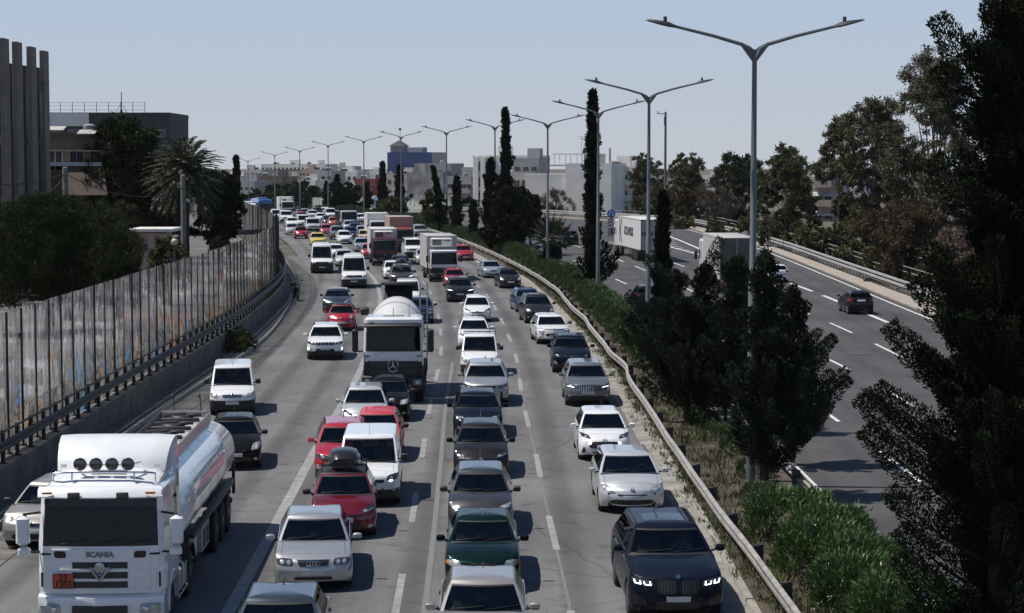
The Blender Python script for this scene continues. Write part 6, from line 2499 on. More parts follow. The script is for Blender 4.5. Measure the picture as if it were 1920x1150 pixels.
MV['glass_lorry'] = glass('lorry_glass', (.20, .22, .215), .6)
MV['mesh_grille'] = mat('perforated_grille', (.035, .035, .034), .6, var=.5, vscale=60)
MV['hazard'] = mat('hazard_orange', (.55, .085, .015), .5)
MV['letter_grey'] = mat('raised_letter_grey', (.20, .19, .175), .4, .3)
MV['letter_blue'] = mat('lettering_blue', (.045, .06, .10), .6)
MV['red_panel'] = mat('red_lamp_panel', (.25, .03, .02), .5)
MV['tankskin'] = mat('polished_tank', (.74, .745, .75), .26, .08, coat=.8, var=.05, vscale=1.2, bump=.04, bscale=3)
MV['drumskin'] = mat('drum_white', (.62, .62, .61), .42, var=.08, vscale=1.5, col2=(.54, .535, .52))
MV['reardoor'] = mat('rear_door_shade_grey', (.09, .09, .088), .6, var=.2, vscale=1.5)  # shade on the lorry's back painted into this darker grey
# ------------------------------------------------------------------ the traffic: front tyres at a point of the road, headed along it
def flow(y, toward=True, extra=0.0):
    s_ = slope(LINE_B, y) if toward else slope(R_D2, y)
    v_ = Vector((-s_, -1, 0)) if toward else Vector((s_, 1, 0))
    return math.atan2(v_.y, v_.x) + R(extra)


GL = 'vehicles queuing towards the camera'
GR_ = 'vehicles driving away on the right carriageway'


def put(model, px, py, col, label, cat='car', name='car', turn=0.0, lite=None, pos=None):
    g_ = gp(px, py) if pos is None else Vector((pos[0], pos[1], ZR(pos[1])))
    rz = flow(g_.y, True, turn)
    lite = (g_.y > 190) if lite is None else lite
    parts = car(model, lite)
    L = MODELS[model]['L']
    off = L / 2 - .38
    loc = Vector((g_.x - math.cos(rz) * off, g_.y - math.sin(rz) * off, 0))
    loc.z = ZR(loc.y)
    o = place(parts, loc, rz, PAINT[col], label, cat, name, GL)
    o.rotation_euler.y = math.atan((ZR(loc.y - 2) - ZR(loc.y + 2)) / -4) * (1 if math.sin(rz) < 0 else -1)
    return o


C_ = [
 # model, px, py, paint, label  (near to far)
 ('hatch_old', 66, 1028, 'beige', 'champagne hatchback half hidden beside the white tanker, next to the wall', dict(turn=-4)),
 ('hatch_ford', 440, 880, 'black', 'small black hatchback just behind the white tanker', dict(turn=6)),
 ('doblo', 436, 779, 'white', 'white van with black bumper in the left lane, behind the small black hatchback', dict(cat='van', name='van', turn=6)),
 ('suv_slats', 610, 675, 'white', 'white compact SUV with slatted grille left of the cement mixer', dict(turn=3)),
 ('mini500', 640, 621, 'red', 'small rounded red car with dark roof behind the white compact SUV', dict()),
 ('peugeot_low', 631, 586, 'bluegrey', 'low blue-grey hatchback with long headlights in front of the tall white van', dict()),
 ('bigvan', 664, 541, 'white', 'tall white van with pale grille and long windscreen, left of the double lines', dict(cat='van', name='van')),
 ('bigvan_dark', 604, 513, 'white', 'tall white van with black grille and bumper, further left', dict(cat='van', name='van')),
 ('sedan_new', 545, 1205, 'bluegrey', 'blue-grey car whose roof and windscreen fill the bottom edge, ahead of the silver saloon', dict(pos=(-4.3, 35.0), turn=2)),
 ('sedan', 588, 1105, 'silver', 'silver saloon with four rings on its grille', dict(turn=4)),
 ('hatch_box', 644, 1008, 'darkred', 'dark red hatchback carrying a black roof box', dict(turn=3)),
 ('caddy', 690, 948, 'white', 'white van with dark lower bumper behind the roof box car', dict(cat='van', name='van', turn=1)),
 ('suv', 646, 905, 'red', 'red SUV with black roof rails hidden behind the white van', dict(turn=4)),
 ('hatch_old', 704, 866, 'faded_red', 'faded red hatchback behind the white van', dict()),
 ('hatch_white', 684, 812, 'silver_light', 'pale silver hatchback with dark roof behind the faded red one', dict(turn=2)),
 ('hatch_old', 726, 790, 'black', 'black hatchback directly in front of the cement mixer', dict()),
 ('sedan_new', 925, 1190, 'beige', 'champagne saloon filling the bottom edge in the middle lane', dict(pos=(-.55, 36.6))),
 ('sedan_old', 905, 1108, 'green', 'dark green saloon behind the champagne saloon', dict()),
 ('hatch', 901, 1003, 'grey', 'grey hatchback with round badge and pale headlights, behind the dark green saloon', dict()),
 ('hatch_x', 902, 897, 'grey_dark', 'dark grey hatchback with slanted headlights, between a grey and a blue-black hatchback', dict()),
 ('hatch_208', 896, 822, 'blueblack', 'blue-black hatchback behind the dark grey hatchback', dict()),
 ('qashqai', 911, 762, 'silver', 'silver crossover with V-shaped grille behind the blue-black hatchback', dict()),
 ('partner_bars', 899, 706, 'white', 'white van with two black roof bars', dict(cat='van', name='van')),
 ('hatch_white', 889, 655, 'white', 'white hatchback with black mirrors behind the van with roof bars', dict()),
 ('hatch_x', 895, 604, 'white', 'white hatchback with wide black lower grille, first one behind the dark crossover', dict()),
 ('p3008', 863, 567, 'grey_dark', 'dark grey crossover with two lit light strips', dict()),
 ('hatch_old', 854, 541, 'red', 'red hatchback behind the dark grey crossover with lit strips', dict()),
 ('x5', 1268, 1163, 'blueblack', 'large blue-black SUV with lit angular headlights in the lane by the crash barrier', dict(turn=1.5)),
 ('megane', 1184, 962, 'silver_light', 'pale silver hatchback with diamond badge', dict(turn=0)),
 ('city', 1133, 864, 'white', 'small white hatchback with two lit round lamps', dict()),
 ('suv_scross', 1102, 762, 'steelgrey', 'grey crossover with chrome bar grille behind the small white hatchback', dict()),
 ('suv', 1072, 700, 'blueblack', 'dark blue compact SUV behind the grey crossover with bar grille', dict()),
 ('c3', 1038, 646, 'white', 'white rounded hatchback with chevron badge by the crash barrier', dict(turn=4)),
 ('mpv', 1012, 607, 'grey_dark', 'dark grey people carrier behind the white rounded hatchback', dict(turn=4)),
 ('hatch_208', 993, 586, 'midblue', 'blue hatchback mostly hidden behind the dark grey people carrier', dict(turn=4, lite=False)),
 ('hatch_ford', 957, 541, 'grey_dark', 'dark grey hatchback beside the barrier, in front of a silver saloon', dict(turn=3)),
 ('sedan_old', 925, 522, 'paleblue', 'silver saloon with amber lamps behind the dark grey hatchback by the barrier', dict(turn=3)),
 ('hatch_208', 872, 489, 'red', 'bright red hatchback to the right of the refrigerated lorry', dict(turn=3)),
 ('minivan', 777, 484, 'white', 'white minivan between the red lorry and the refrigerated lorry', dict(cat='van', name='van')),
 ('hatch_old', 797, 497, 'silver_light', 'pale silver hatchback peeping out left of the refrigerated lorry', dict()),
 ('p3008_box', 754, 538, 'brown', 'brown crossover with a roof box behind the white panel van', dict()),
 ('hatch_old', 738, 524, 'white', 'white hatchback left of the brown crossover', dict()),
 ('sedan_new', 752, 512, 'bluegrey', 'blue-grey saloon behind the brown crossover, in front of the red cab', dict()),
 ('partner_bars', 765, 578, 'white', 'white panel van behind the cement mixer', dict(cat='van', name='van')),
 ('c3', 786, 607, 'navy', 'dark blue car mostly hidden by the cement mixer', dict()),
 ('hatch_white', 646, 500, 'silver_light', 'pale silver hatchback behind the tall white van with pale grille', dict()),
 ('sedan_old', 631, 486, 'white', 'white saloon between the two tall white vans', dict()),
 ('taxi', 597, 462, 'yellow', 'yellow taxi with a roof sign in front of the silver minivan', dict()),
 ('mini500', 565, 448, 'red', 'small red car with round lamps at the end of the panel barrier', dict()),
 ('hatch_x', 647, 458, 'white', 'white hatchback with a broad black grille, right of the yellow taxi', dict()),
 ('sedan', 681, 473, 'paleblue', 'pale blue saloon left of the red lorry', dict()),
 ('hatch_old', 694, 486, 'red', 'red car hidden by the red lorry, only its left edge showing', dict()),
 ('minivan', 588, 437, 'silver_light', 'silver minivan behind the yellow taxi', dict(cat='van', name='van')),
 ('hatch_old', 549, 441, 'silver_light', 'pale hatchback squeezed between the barrier end and the small red car', dict()),
 ('sedan_old', 549, 427, 'white', 'white saloon above the end of the barrier', dict()),
 ('minivan', 538, 419, 'white', 'white van far off beside the barrier end', dict(cat='van', name='van')),
 ('hatch', 567, 416, 'red', 'red car in the far queue behind white cars', dict()),
 ('doblo', 570, 428, 'white2', 'dull white van left of the silver minivan', dict(cat='van', name='van')),
 ('suv', 588, 413, 'white2', 'dull white SUV in the far queue', dict()),
 ('hatch_old', 614, 443, 'pinkred', 'pinkish red hatchback right of the silver minivan', dict()),
 ('suv', 634, 450, 'steelgrey', 'steel grey SUV behind the white hatchback with broad grille', dict()),
 ('sedan_new', 659, 449, 'navy', 'navy car hidden behind the white hatchback with broad grille', dict()),
 ('hatch', 657, 435, 'silver_light', 'pale hatchback in the far middle lanes below the pale cab of a lorry', dict()),
 ('sedan', 669, 440, 'midblue', 'blue saloon in the far middle lanes', dict()),
 ('sedan_new', 683, 446, 'paleblue', 'pale blue saloon left of the white box lorry', dict()),
 ('sedan_old', 617, 423, 'bluegrey', 'blue-grey saloon far away behind the pinkish red hatchback', dict()),
 ('sedan_old', 604, 417, 'white', 'white saloon far away right of the dull white SUV', dict()),
 ('doblo', 621, 412, 'white', 'small white van far away near the tree in the median', dict(cat='van', name='van')),
 ('hatch_old', 628, 427, 'orange', 'orange-red car half hidden beside the lorry with the open sides', dict()),
 ('suv', 677, 421, 'white', 'white SUV far away right of the lorry with the open sides', dict()),
 ('suv', 790, 447, 'silver', 'silver SUV to the right of the brick-red cab', dict()),
 ('sedan', 687, 455, 'palegold', 'pale gold saloon mostly hidden by the red lorry', dict()),
 ('hatch', 560, 407, 'grey_dark', 'dark car at the far end of the queue', dict()),
 ('hatch', 566, 411, 'darkred', 'dark red car far off behind the red car', dict()),
 ('doblo', 520, 415, 'white2', 'far white van glimpsed past the barrier', dict(cat='van', name='van')),
 ('sedan_old', 575, 407, 'silver', 'small silver car at the far end of the queue', dict()),
 ('suv', 597, 407, 'grey_dark', 'dark SUV at the far end of the queue', dict()),
 ('hatch', 612, 405, 'white', 'small white car at the far end of the queue', dict()),
]
for m_, px, py, col, lab, kw in C_:
    put(m_, px, py, col, lab, **kw)


def put_lorry(parts, x, y, col, label, cat, name, toward=True, turn=0.0, group=None):
    rz = flow(y, toward, turn)
    return place(parts, (x, y, ZR(y)), rz, PAINT[col], label, cat, name, group or (GL if toward else GR_))


put_lorry(tanker(), -8.2, 38.8, 'white', 'white fuel tanker lorry with four round roof lamps and an orange hazard plate', 'tanker', 'tanker_lorry', turn=.9)
put_lorry(mixer(), -4.72, 78, 'white', 'white cement mixer lorry with black bumper', 'cement mixer', 'cement_mixer', turn=0.5)
g_ = gp(833, 529)
put_lorry(box_lorry('boxgrey', True, 6.2, 2.6), g_.x, g_.y, 'white', 'refrigerated box lorry with a white cab', 'lorry', 'box_lorry', turn=2)
g_ = gp(722, 499)
put_lorry(box_lorry('boxwhite', True, 6.0, 2.3), g_.x, g_.y, 'maroon', 'box lorry with a dark red cab', 'lorry', 'box_lorry')
g_ = gp(756, 474)
put_lorry(box_lorry('boxpink', False, 6.5, 2.6, star_=False), g_.x, g_.y, 'orange', 'box lorry with a brick-red cab and dusty pink box', 'lorry', 'box_lorry')
g_ = gp(712, 456)
put_lorry(box_lorry('boxwhite', False, 5.0, 2.3, star_=False), g_.x, g_.y, 'white', 'white box lorry behind the dark red cab', 'lorry', 'box_lorry')
g_ = gp(655, 431)
put_lorry(box_lorry('boxwhite', False, 6.0, 2.3, open_back=True, star_=False), g_.x, g_.y, 'white2', 'lorry with open slatted sides far down the middle lanes', 'lorry', 'flatbed_lorry')
g_ = gp(540, 405)
put_lorry(box_lorry('boxwhite', True, 5.0, 2.2, star_=False), g_.x, g_.y, 'white', 'small white box lorry far away beside the barrier', 'lorry', 'box_lorry')
put_lorry(trailer_lorry('KOUVIDIS', H=2.9), 13.35, 186, 'white', 'articulated lorry with KOUVIDIS on its white trailer', 'lorry', 'articulated_lorry', False, turn=1.5)
put_lorry(trailer_lorry(None, 'boxgrey', 9.0, H=3.05, rear='reardoor'), 16.2, 142, 'white', 'grey box lorry seen from behind, with shade coloured into its rear doors', 'lorry', 'box_lorry', False, turn=-.5)

RC = [
 ('hatch_old', 21.2, 103.6 * K, 'white', 'white hatchback seen from behind, right of the grey box lorry', {}),
 ('taxi', 17.3, 88.5 * K, 'yellow', 'yellow taxi seen from behind, half hidden by the bushy trees', {}),
 ('hatch_old', 22.0, 82.0 * K, 'plum', 'plum hatchback seen from behind, close to the bright parapet', {}),
 ('suv', 8.85, 84.0 * K, 'blueblack', 'dark SUV seen from behind at the hedge, half hidden by the bushy trees', {}),
 ('midvan', 2.25, 131.0 * K, 'white', 'white van seen from behind past the fan palm', dict(cat='van', name='van')),
 ('suv', 6.6, 145.0 * K, 'black', 'dark car seen from behind to the right of the fan palm', {}),
 ('suv', None, (704, 408), 'silver', 'silver SUV seen from behind, far along the right carriageway', {}),
 ('hatch_old', None, (730, 414), 'white', 'white hatchback seen from behind between far cypress trees', {}),
 ('mpv', None, (777, 419), 'steelgrey', 'grey people carrier seen from behind near the graffiti fence', {}),
 ('hatch_old', None, (826, 431), 'yellow', 'yellow car seen from behind through the thin median trees', {}),
]
for m_, x, y, col, lab, kw in RC:
    if x is None:
        q = gp(*y)
        x, y = q.x, q.y
    rz = flow(y, False)
    L = MODELS[m_]['L']
    place(car(m_, y > 165), (x + math.cos(rz) * L / 2, y + math.sin(rz) * L / 2, ZR(y)), rz, PAINT[col], lab, kw.get('cat', 'car'), kw.get('name', 'car'), GR_)
q = gp(672, 407)
place(coach(L=9, H=3.0), (q.x + 3, q.y + 14, ZR(q.y)), flow(q.y, False) + PI, PAINT['paleblue'], 'pale blue bus far away behind the median trees', 'bus', 'bus', GR_)
for px, d, col, lab in ((498, 232 * K, 'blue', 'blue coach above the dark end of the barrier'), (468, 222 * K, 'white', 'white coach left of the blue coach above the barrier')):
    q = at(px, 380, d)
    place(coach(), (q.x, d, ZR(d) - .5 if col == 'blue' else ZR(d) - 1.0), flow(d, True, 2), PAINT[col], lab, 'coach', 'coach', 'coaches beyond the barrier')


# a motor scooter parked by the left kerb
def scooter():
    v = Veh()
    mb = MB()
    P = []
    for x, w_, z0, z1 in ((.62, .05, .62, .95), (.50, .17, .35, 1.0), (.36, .20, .28, .92), (.30, .16, .26, .45), (-.05, .17, .24, .40), (-.15, .17, .26, .66), (-.5, .19, .36, .76), (-.85, .12, .50, .74), (-.98, .04, .60, .70)):
        P.append([(x, w_ * a, lin(z0, z1, b)) for a, b in ((-.6, 0), (-1, .3), (-1, .7), (-.6, 1), (.6, 1), (1, .7), (1, .3), (.6, 0), (-.6, 0))])
    mb.grid(P)
    b = v.add('body', mb, ['grey_dark'])
    mb = MB()
    mb.box((-.45, 0, .80), (.72, .28, .10), ch=.04)
    v.add('seat', mb, ['trim'], b)
    mb = MB()
    mb.tube([(.42, -.36, 1.06), (.48, 0, 1.04), (.42, .36, 1.06)], .02, 6)
    mb.tube([(.48, 0, 1.04), (.66, 0, .3)], .035, 6)
    v.add('handlebar', mb, ['trim'])
    for sg in (1, -1):
        mb = MB()
        mb.tube([(.44, sg * .28, 1.06), (.42, sg * .34, 1.25)], .008, 5)
        mb.box((.42, sg * .36, 1.29), (.03, .13, .09), ch=.02)
        v.add('mirror', mb, ['trim'])
    mb = MB()
    mb.box((.62, 0, .90), (.05, .2, .13), ch=.03)
    v.add('headlight', mb, ['lens'], b)
    mb = MB()
    mb.box((-.95, 0, .98), (.36, .40, .30), ch=.06)
    v.add('top_box', mb, ['trim'])
    add_wheels(v.parts, [(.70, .001), (-.68, .001)], .26, .12, 'five', 'hub')
    return v.parts


q = gp(556, 566)
place(scooter(), (q.x - .15, q.y + .8, ZR(q.y) + .13), flow(q.y, True, 14), PAINT['grey_dark'], 'dark motor scooter with top box parked on the kerb below the railing', 'scooter', 'motor_scooter')
# ------------------------------------------------------------------ street lamps and poles
M_LAMP = mat('lamp_post_steel', (.13, .14, .15), .5, .35, var=.15, vscale=2)
M_LAMPD = mat('lamp_head', (.06, .063, .068), .5, .2)


def lamp_parts(H):
    v = []
    mb = MB()
    mb.tube([(0, 0, 0), (0, 0, H * .46), (0, 0, H * .462), (0, 0, H - .1)], [.14, .125, .105, .07], 12)
    mb.box((0, 0, .02), (.42, .42, .04))
    v.append(('pole', mb, None))
    mb = MB()
    mb.tube([(-.42, 0, H + .20), (-.16, 0, H + .05), (0, 0, H - .28), (.16, 0, H + .05), (.42, 0, H + .20)], [.05, .085, .09, .085, .05], 8)
    mb.prism([(-.42, H + .16), (-.05, H - .34), (.05, H - .34), (.42, H + .16), (.40, H + .24), (0, H + .02), (-.40, H + .24)], -.045, .045)
    v.append(('bracket', mb, None))
    for sg in (1, -1):
        mb = MB()
        mb.tube([(sg * .35, 0, H + .17), (sg * 1.2, 0, H + .42), (sg * 2.35, 0, H + .70)], [.055, .05, .042], 8)
        v.append(('arm', mb, None))
        mb = MB()
        P = []
        for u, w_, t_ in ((2.20, .05, .04), (2.34, .06, .06), (2.5, .15, .10), (2.75, .17, .09), (3.1, .13, .05), (3.2, .03, .02)):
            z = H + .655 + (u - 2.2) * .23
            P.append([(sg * u, w_ * a, z + t_ * b) for a, b in ((-1, 0), (-.7, .8), (0, 1), (.7, .8), (1, 0), (.6, -.45), (-.6, -.45), (-1, 0))])
        mb.grid(P)
        v.append(('lamp_head', mb, None))
        mb = MB()
        mb.lathe([(.055, 0), (.055, .15), (.001, .155)], 8, (sg * 2.62, 0, H + .83))
        v.append(('photocell', mb, len(v) - 1))
    return [(n, m_.mesh(n, smooth=40), p) for n, m_, p in v]


LM = lamp_parts(12.7)
lamps = [(1415, 95, 38.4, 'nearest and tallest twin-arm street lamp, its foot in the oleander hedge'), (1217, 183, 65, 'second twin-arm street lamp, rising behind the narrow dark cypress'), (1122, 214, 89, 'twin-arm street lamp right against the tall cypress by the lettered trailer'),
         (1027, 235, 112, 'twin-arm street lamp beside the fan palm'), (928, 240, 140, 'twin-arm street lamp partly behind the tall double cypress'), (837, 250, 166, 'twin-arm street lamp by the thin leaning median trees'),
         (752, 258, 192, 'twin-arm street lamp in front of the blue glass building'), (682, 266, 218, 'twin-arm street lamp just left of the blue glass building'), (615, 274, 245, 'twin-arm street lamp before the pale apartment blocks, above the far queue'),
         (562, 284, 272, 'third farthest twin-arm street lamp'), (515, 292, 300, 'second farthest twin-arm street lamp'), (465, 303, 335, 'farthest twin-arm street lamp')]
for px, py, d, lab in lamps:
    d *= K
    q = at(px, py, d)
    zb_ = ZR(d) + .12
    rz = -math.atan(slope(RAIL, d)) * .8
    root = thing('street_lamp', lab, 'street lamp', (q.x, d, zb_), rz, 'twin-arm street lamps along the median')
    root.scale.z = (q.z - zb_) / 12.7
    objs = []
    for n_, me, p_ in LM:
        objs.append(link(n_, me, M_LAMPD if n_ in ('lamp_head', 'photocell') else M_LAMP, root if p_ is None else objs[p_]))

M_POLE = mat('concrete_pole', (.16, .155, .145), .9, var=.25, vscale=2)
for px, py, d, r_, lab in ((343, 330, 82 * K, .15, 'concrete utility pole with a small round camera in front of the date palm'), (122, 316, 72 * K, .15, 'concrete utility pole carrying cables beside the balcony house')):
    q = at(px, py, d)
    t = thing('utility_pole', lab, 'utility pole', (q.x, d, .8))
    mb = MB()
    mb.tube([(0, 0, 0), (0, 0, q.z - .8)], [r_ * 1.3, r_], 10)
    mb.sphere((0, 0, q.z - .8), r_ * 1.02, 10, sz=.6)
    mb.obj('pole', M_POLE, t)
    if px > 300:
        mb = MB()
        mb.tube([(0, 0, q.z - 2.3), (.3, 0, q.z - 2.25)], .03, 6)
        mb.sphere((.3, 0, q.z - 2.35), .11, 12)
        mb.obj('dome_camera', mat('white_plastic', (.6, .6, .6), .4), t)
    else:
        mb = MB()
        mb.box((0, 0, q.z - 1.2), (.1, .7, .08))
        mb.obj('crossarm', M_POST, t)
M_CABLE = mat('cable', (.02, .02, .02), .7)
for pts, lab in ((((-40, 345, 70), (122, 326, 72), (250, 368, 78), (343, 352, 82)), 'sagging black cable between the two utility poles'), (((122, 332, 72), (60, 372, 70), (-30, 392, 66)), 'black cable running left from the pole by the balcony house')):
    P = [at(a_, b_, c_ * K) for a_, b_, c_ in pts]
    out = []
    for a, b in zip(P, P[1:]):
        for k in range(8):
            u = k / 8
            c = a.lerp(b, u)
            c.z -= .25 * math.sin(PI * u)
            out.append(c)
    out.append(P[-1])
    mb = MB()
    mb.tube(out, .028, 5)
    tag(mb.obj('cable', M_CABLE), lab, 'cable')
q = at(1248, 210, 150 * K)
t = thing('camera_mast', 'slim mast with a small camera bracket at its top, behind the narrow cypress', 'mast', (q.x, q.y, ZR(q.y)))
zz_ = q.z - ZR(q.y)
mb = MB()
mb.tube([(0, 0, 0), (0, 0, zz_)], [.17, .13], 10)
mb.obj('mast', M_LAMP, t)
mb = MB()
mb.tube([(0, 0, zz_ - .25), (-.95, 0, zz_ - .2)], .05, 6)
mb.box((-.1, 0, zz_ - 1.0), (.16, .2, .9), ch=.03)
mb.obj('bracket', M_LAMPD, t)
mb = MB()
mb.box((-.9, 0, zz_ - .0), (.16, .34, .3), ch=.05)
mb.obj('camera', mat('white_plastic', (.6, .6, .6), .4), t)

# ------------------------------------------------------------------ foliage
def fol(name, c1, c2, rough=.6, spec=.3, trans=0.0):
    m_ = bpy.data.materials.new(name)
    m_.use_nodes = True
    nt = m_.node_tree
    b = nt.nodes['Principled BSDF']
    g_ = N(nt, 'ShaderNodeNewGeometry')
    n1 = N(nt, 'ShaderNodeTexNoise', Scale=.8, Detail=3.0)
    nt.links.new(g_.outputs['Position'], n1.inputs['Vector'])
    a = N(nt, 'ShaderNodeMath', operation='MULTIPLY_ADD')
    nt.links.new(g_.outputs['Random Per Island'], a.inputs[0])
    a.inputs[1].default_value = .55
    nt.links.new(n1.outputs[0], a.inputs[2])
    c = ramp(nt, a.outputs[0], [(.38, c1), (.98, c2)])
    nt.links.new(c, b.inputs['Base Color'])
    b.inputs['Roughness'].default_value = rough
    b.inputs['Specular IOR Level'].default_value = spec
    if trans > 0:
        tr = N(nt, 'ShaderNodeBsdfTranslucent')
        nt.links.new(c, tr.inputs[0])
        mx = N(nt, 'ShaderNodeMixShader')
        mx.inputs[0].default_value = trans
        nt.links.new(b.outputs[0], mx.inputs[1])
        nt.links.new(tr.outputs[0], mx.inputs[2])
        nt.links.new(mx.outputs[0], nt.nodes['Material Output'].inputs[0])
    return m_


F_CYP = fol('cypress_foliage', (.008, .011, .006), (.022, .029, .015), .85, .08)
F_JUN = fol('juniper_foliage', (.009, .013, .009), (.030, .039, .024), .85, .08)
F_OLE = fol('oleander_leaves', (.022, .048, .014), (.085, .15, .042), .42, .5, .2)
F_HED = fol('hedge_leaves', (.020, .040, .012), (.072, .115, .034), .5, .4, .15)
F_PINE = fol('pine_needles', (.009, .014, .005), (.040, .052, .017), .8, .1)
F_EUC = fol('eucalyptus_leaves', (.030, .031, .016), (.115, .105, .054), .55, .3, .3)
F_BRN = fol('russet_leaves', (.030, .023, .012), (.11, .078, .040), .6, .3, .25)
F_OLV = fol('olive_green_leaves', (.024, .029, .011), (.088, .092, .034), .55, .3, .3)
F_VINE = fol('vine_leaves', (.035, .040, .015), (.13, .125, .048), .55, .3, .2)
F_PALM = fol('palm_leaflets', (.014, .022, .010), (.060, .068, .032), .5, .4)
F_DRY = fol('dry_grass_blades', (.042, .036, .020), (.11, .088, .048), .8, .2)
F_GRN = fol('green_weeds', (.03, .05, .015), (.09, .12, .04), .7, .3)
F_BARE = fol('bare_twigs', (.05, .04, .032), (.13, .11, .09), .9, .1)
M_BARK = mat('bark', (.035, .028, .022), .95, var=.4, vscale=4)
M_BARKL = mat('pale_bark', (.14, .12, .095), .9, var=.4, vscale=2)


def norm(a):
    return a / np.maximum(1e-9, np.linalg.norm(a, axis=-1, keepdims=True))


def leaves(name, C, A, ln, wd, m_, parent):
    """one leaf-shaped face at every C, pointing along A"""
    n = len(C)
    A = norm(A)
    B = norm(np.cross(A, rng.normal(size=(n, 3))))
    ln = np.broadcast_to(ln, (n,))[:, None] * rng.uniform(.7, 1.3, (n, 1))
    wd = np.broadcast_to(wd, (n,))[:, None] * rng.uniform(.7, 1.3, (n, 1))
    V = np.stack([C, C + A * ln * .45 + B * wd, C + A * ln, C + A * ln * .45 - B * wd], 1).reshape(-1, 3).astype(np.float32)
    me = bpy.data.meshes.new(name)
    me.vertices.add(4 * n)
    me.vertices.foreach_set('co', V.ravel())
    me.loops.add(4 * n)
    me.loops.foreach_set('vertex_index', np.arange(4 * n, dtype=np.int32))
    me.polygons.add(n)
    me.polygons.foreach_set('loop_start', np.arange(0, 4 * n, 4, dtype=np.int32))
    me.polygons.foreach_set('loop_total', np.full(n, 4, dtype=np.int32))
    me.update()
    me.validate()
    return link(name, me, m_, parent)


def plume_tree(label, cat, base, H, nbr, Lf, el, curl, plume_r, dens, leaf, m_, trunk_r=.12, h0=.04, bark=None, name='cypress_tree', s0=.12, seed=1, extra=(), group=None, lean=(0, 0), twig=True, az0=None):
    """conifer: steep or spreading boughs, each a plume of sprays. Lf(t) = bough length at height fraction t"""
    global rng
    rng = np.random.default_rng(seed)
    t = thing(name, label, cat, base, 0, group)
    tr = MB()
    tp = [(lean[0] * u * u, lean[1] * u * u, H * u) for u in np.linspace(0, .97, 8)]
    tr.tube([(x + rng.normal(0, .02), y + rng.normal(0, .02), z) for x, y, z in tp], [trunk_r * (1 - .85 * u) + .01 for u in np.linspace(0, 1, 8)], 8)
    Cs, As, Ss = [], [], []
    brs = []
    for i in range(nbr):
        u = h0 + (1 - h0) * ((i + rng.uniform()) / nbr) ** .92
        az = rng.uniform(0, 2 * PI)
        brs.append((u, az, Lf(u) * rng.uniform(.55, 1.2), el + rng.normal(0, .14), curl, 1.0))
    for u, az, L_, e_ in extra:
        brs.append((u, az, L_, e_, curl, 1.25))
    for u, az, L_, e_, cu, fat in brs:
        d = np.array([math.cos(az) * math.cos(e_), math.sin(az) * math.cos(e_), math.sin(e_)])
        o = np.array([lean[0] * u * u, lean[1] * u * u, H * u * .97])
        pts = lambda s_: o + np.outer(s_ * L_, d) + np.outer(s_ ** 2 * L_ * cu, [0, 0, 1])
        n = max(6, int(dens * L_))
        s_ = s0 + (1 - s0) * rng.uniform(0, 1, n) ** .85
        P = pts(s_)
        tg = d[None, :] + np.outer(2 * s_ * cu, [0, 0, 1])
        rad = plume_r * fat * (.35 + .65 * np.sin(PI * np.clip(s_ * .9 + .05, 0, 1)) ** .7) * rng.uniform(.1, 1, n) ** .6
        off = norm(np.cross(norm(tg), rng.normal(size=(n, 3))))
        P = P + off * rad[:, None]
        Cs.append(P)
        As.append(norm(tg) * .8 + off * .7 + rng.normal(0, .3, (n, 3)) + np.array([0, 0, .25]))
        if twig and L_ > .8:
            q = pts(np.linspace(0, .85, 5))
            tr.tube(q, [trunk_r * .22, trunk_r * .18, trunk_r * .14, trunk_r * .1, .006], 5, cap=False)
    tr.obj('trunk', bark or M_BARK, t)
    leaves('crown', np.concatenate(Cs), np.concatenate(As), leaf[0], leaf[1], m_, t)
    return t


def clump_tree(label, cat, base, clumps, nleaf, leaf, m_, trunk_r=.25, bark=None, name='tree', seed=1, hollow=.45, up=.15, group=None, droop=0.0, fork=.3, parts=('trunk', 'crown')):
    """broad crown: limbs from the trunk to clumps of leaves; clumps = (x, y, z, radius, flatten)"""
    global rng
    rng = np.random.default_rng(seed)
    t = thing(name, label, cat, base, 0, group)
    tr = MB()
    top = max(c[2] for c in clumps)
    cx = float(np.mean([c[0] for c in clumps])) * .4
    fork_p = Vector((cx, float(np.mean([c[1] for c in clumps])) * .4, top * fork))
    tr.tube([(0, 0, -.2), (fork_p.x * .4, fork_p.y * .4, fork_p.z * .5), fork_p], [trunk_r * 1.2, trunk_r, trunk_r * .8], 8)
    Cs, As = [], []
    vol = sum(c[3] ** 2 for c in clumps)
    for x, y, z, r_, fl in clumps:
        c = Vector((x, y, z))
        mid = fork_p.lerp(c, .5) + Vector(rng.normal(0, .12 * r_, 3)) - Vector((0, 0, .15 * r_))
        tr.tube([fork_p, mid, c + Vector((0, 0, r_ * .3))], [trunk_r * .45, trunk_r * .25, .02], 6, cap=False)
        n = int(nleaf * 2.0 * r_ * r_ / vol)
        k = max(3, int(n / 75))
        # leaves gather in sprays, so that the outline stays ragged and sky shows through
        dr = norm(rng.normal(size=(k, 3)))
        rr = r_ * (hollow + (1 - hollow) * rng.uniform(0, 1, (k, 1)) ** .6) * rng.uniform(.8, 1.15, (k, 1))
        sc = dr * rr * np.array([1, 1, fl])
        idx = rng.integers(0, k, n)
        P = sc[idx] + rng.normal(0, r_ * .13, (n, 3)) * np.array([1, 1, .75])
        Cs.append(P + np.array([x, y, z]))
        As.append(dr[idx] * .7 + rng.normal(0, .6, (n, 3)) + np.array([0, 0, up - droop]))
    tr.obj(parts[0], bark or M_BARK, t)
    leaves(parts[1], np.concatenate(Cs), np.concatenate(As), leaf[0] * 1.1, leaf[1] * 1.3, m_, t)
    return t


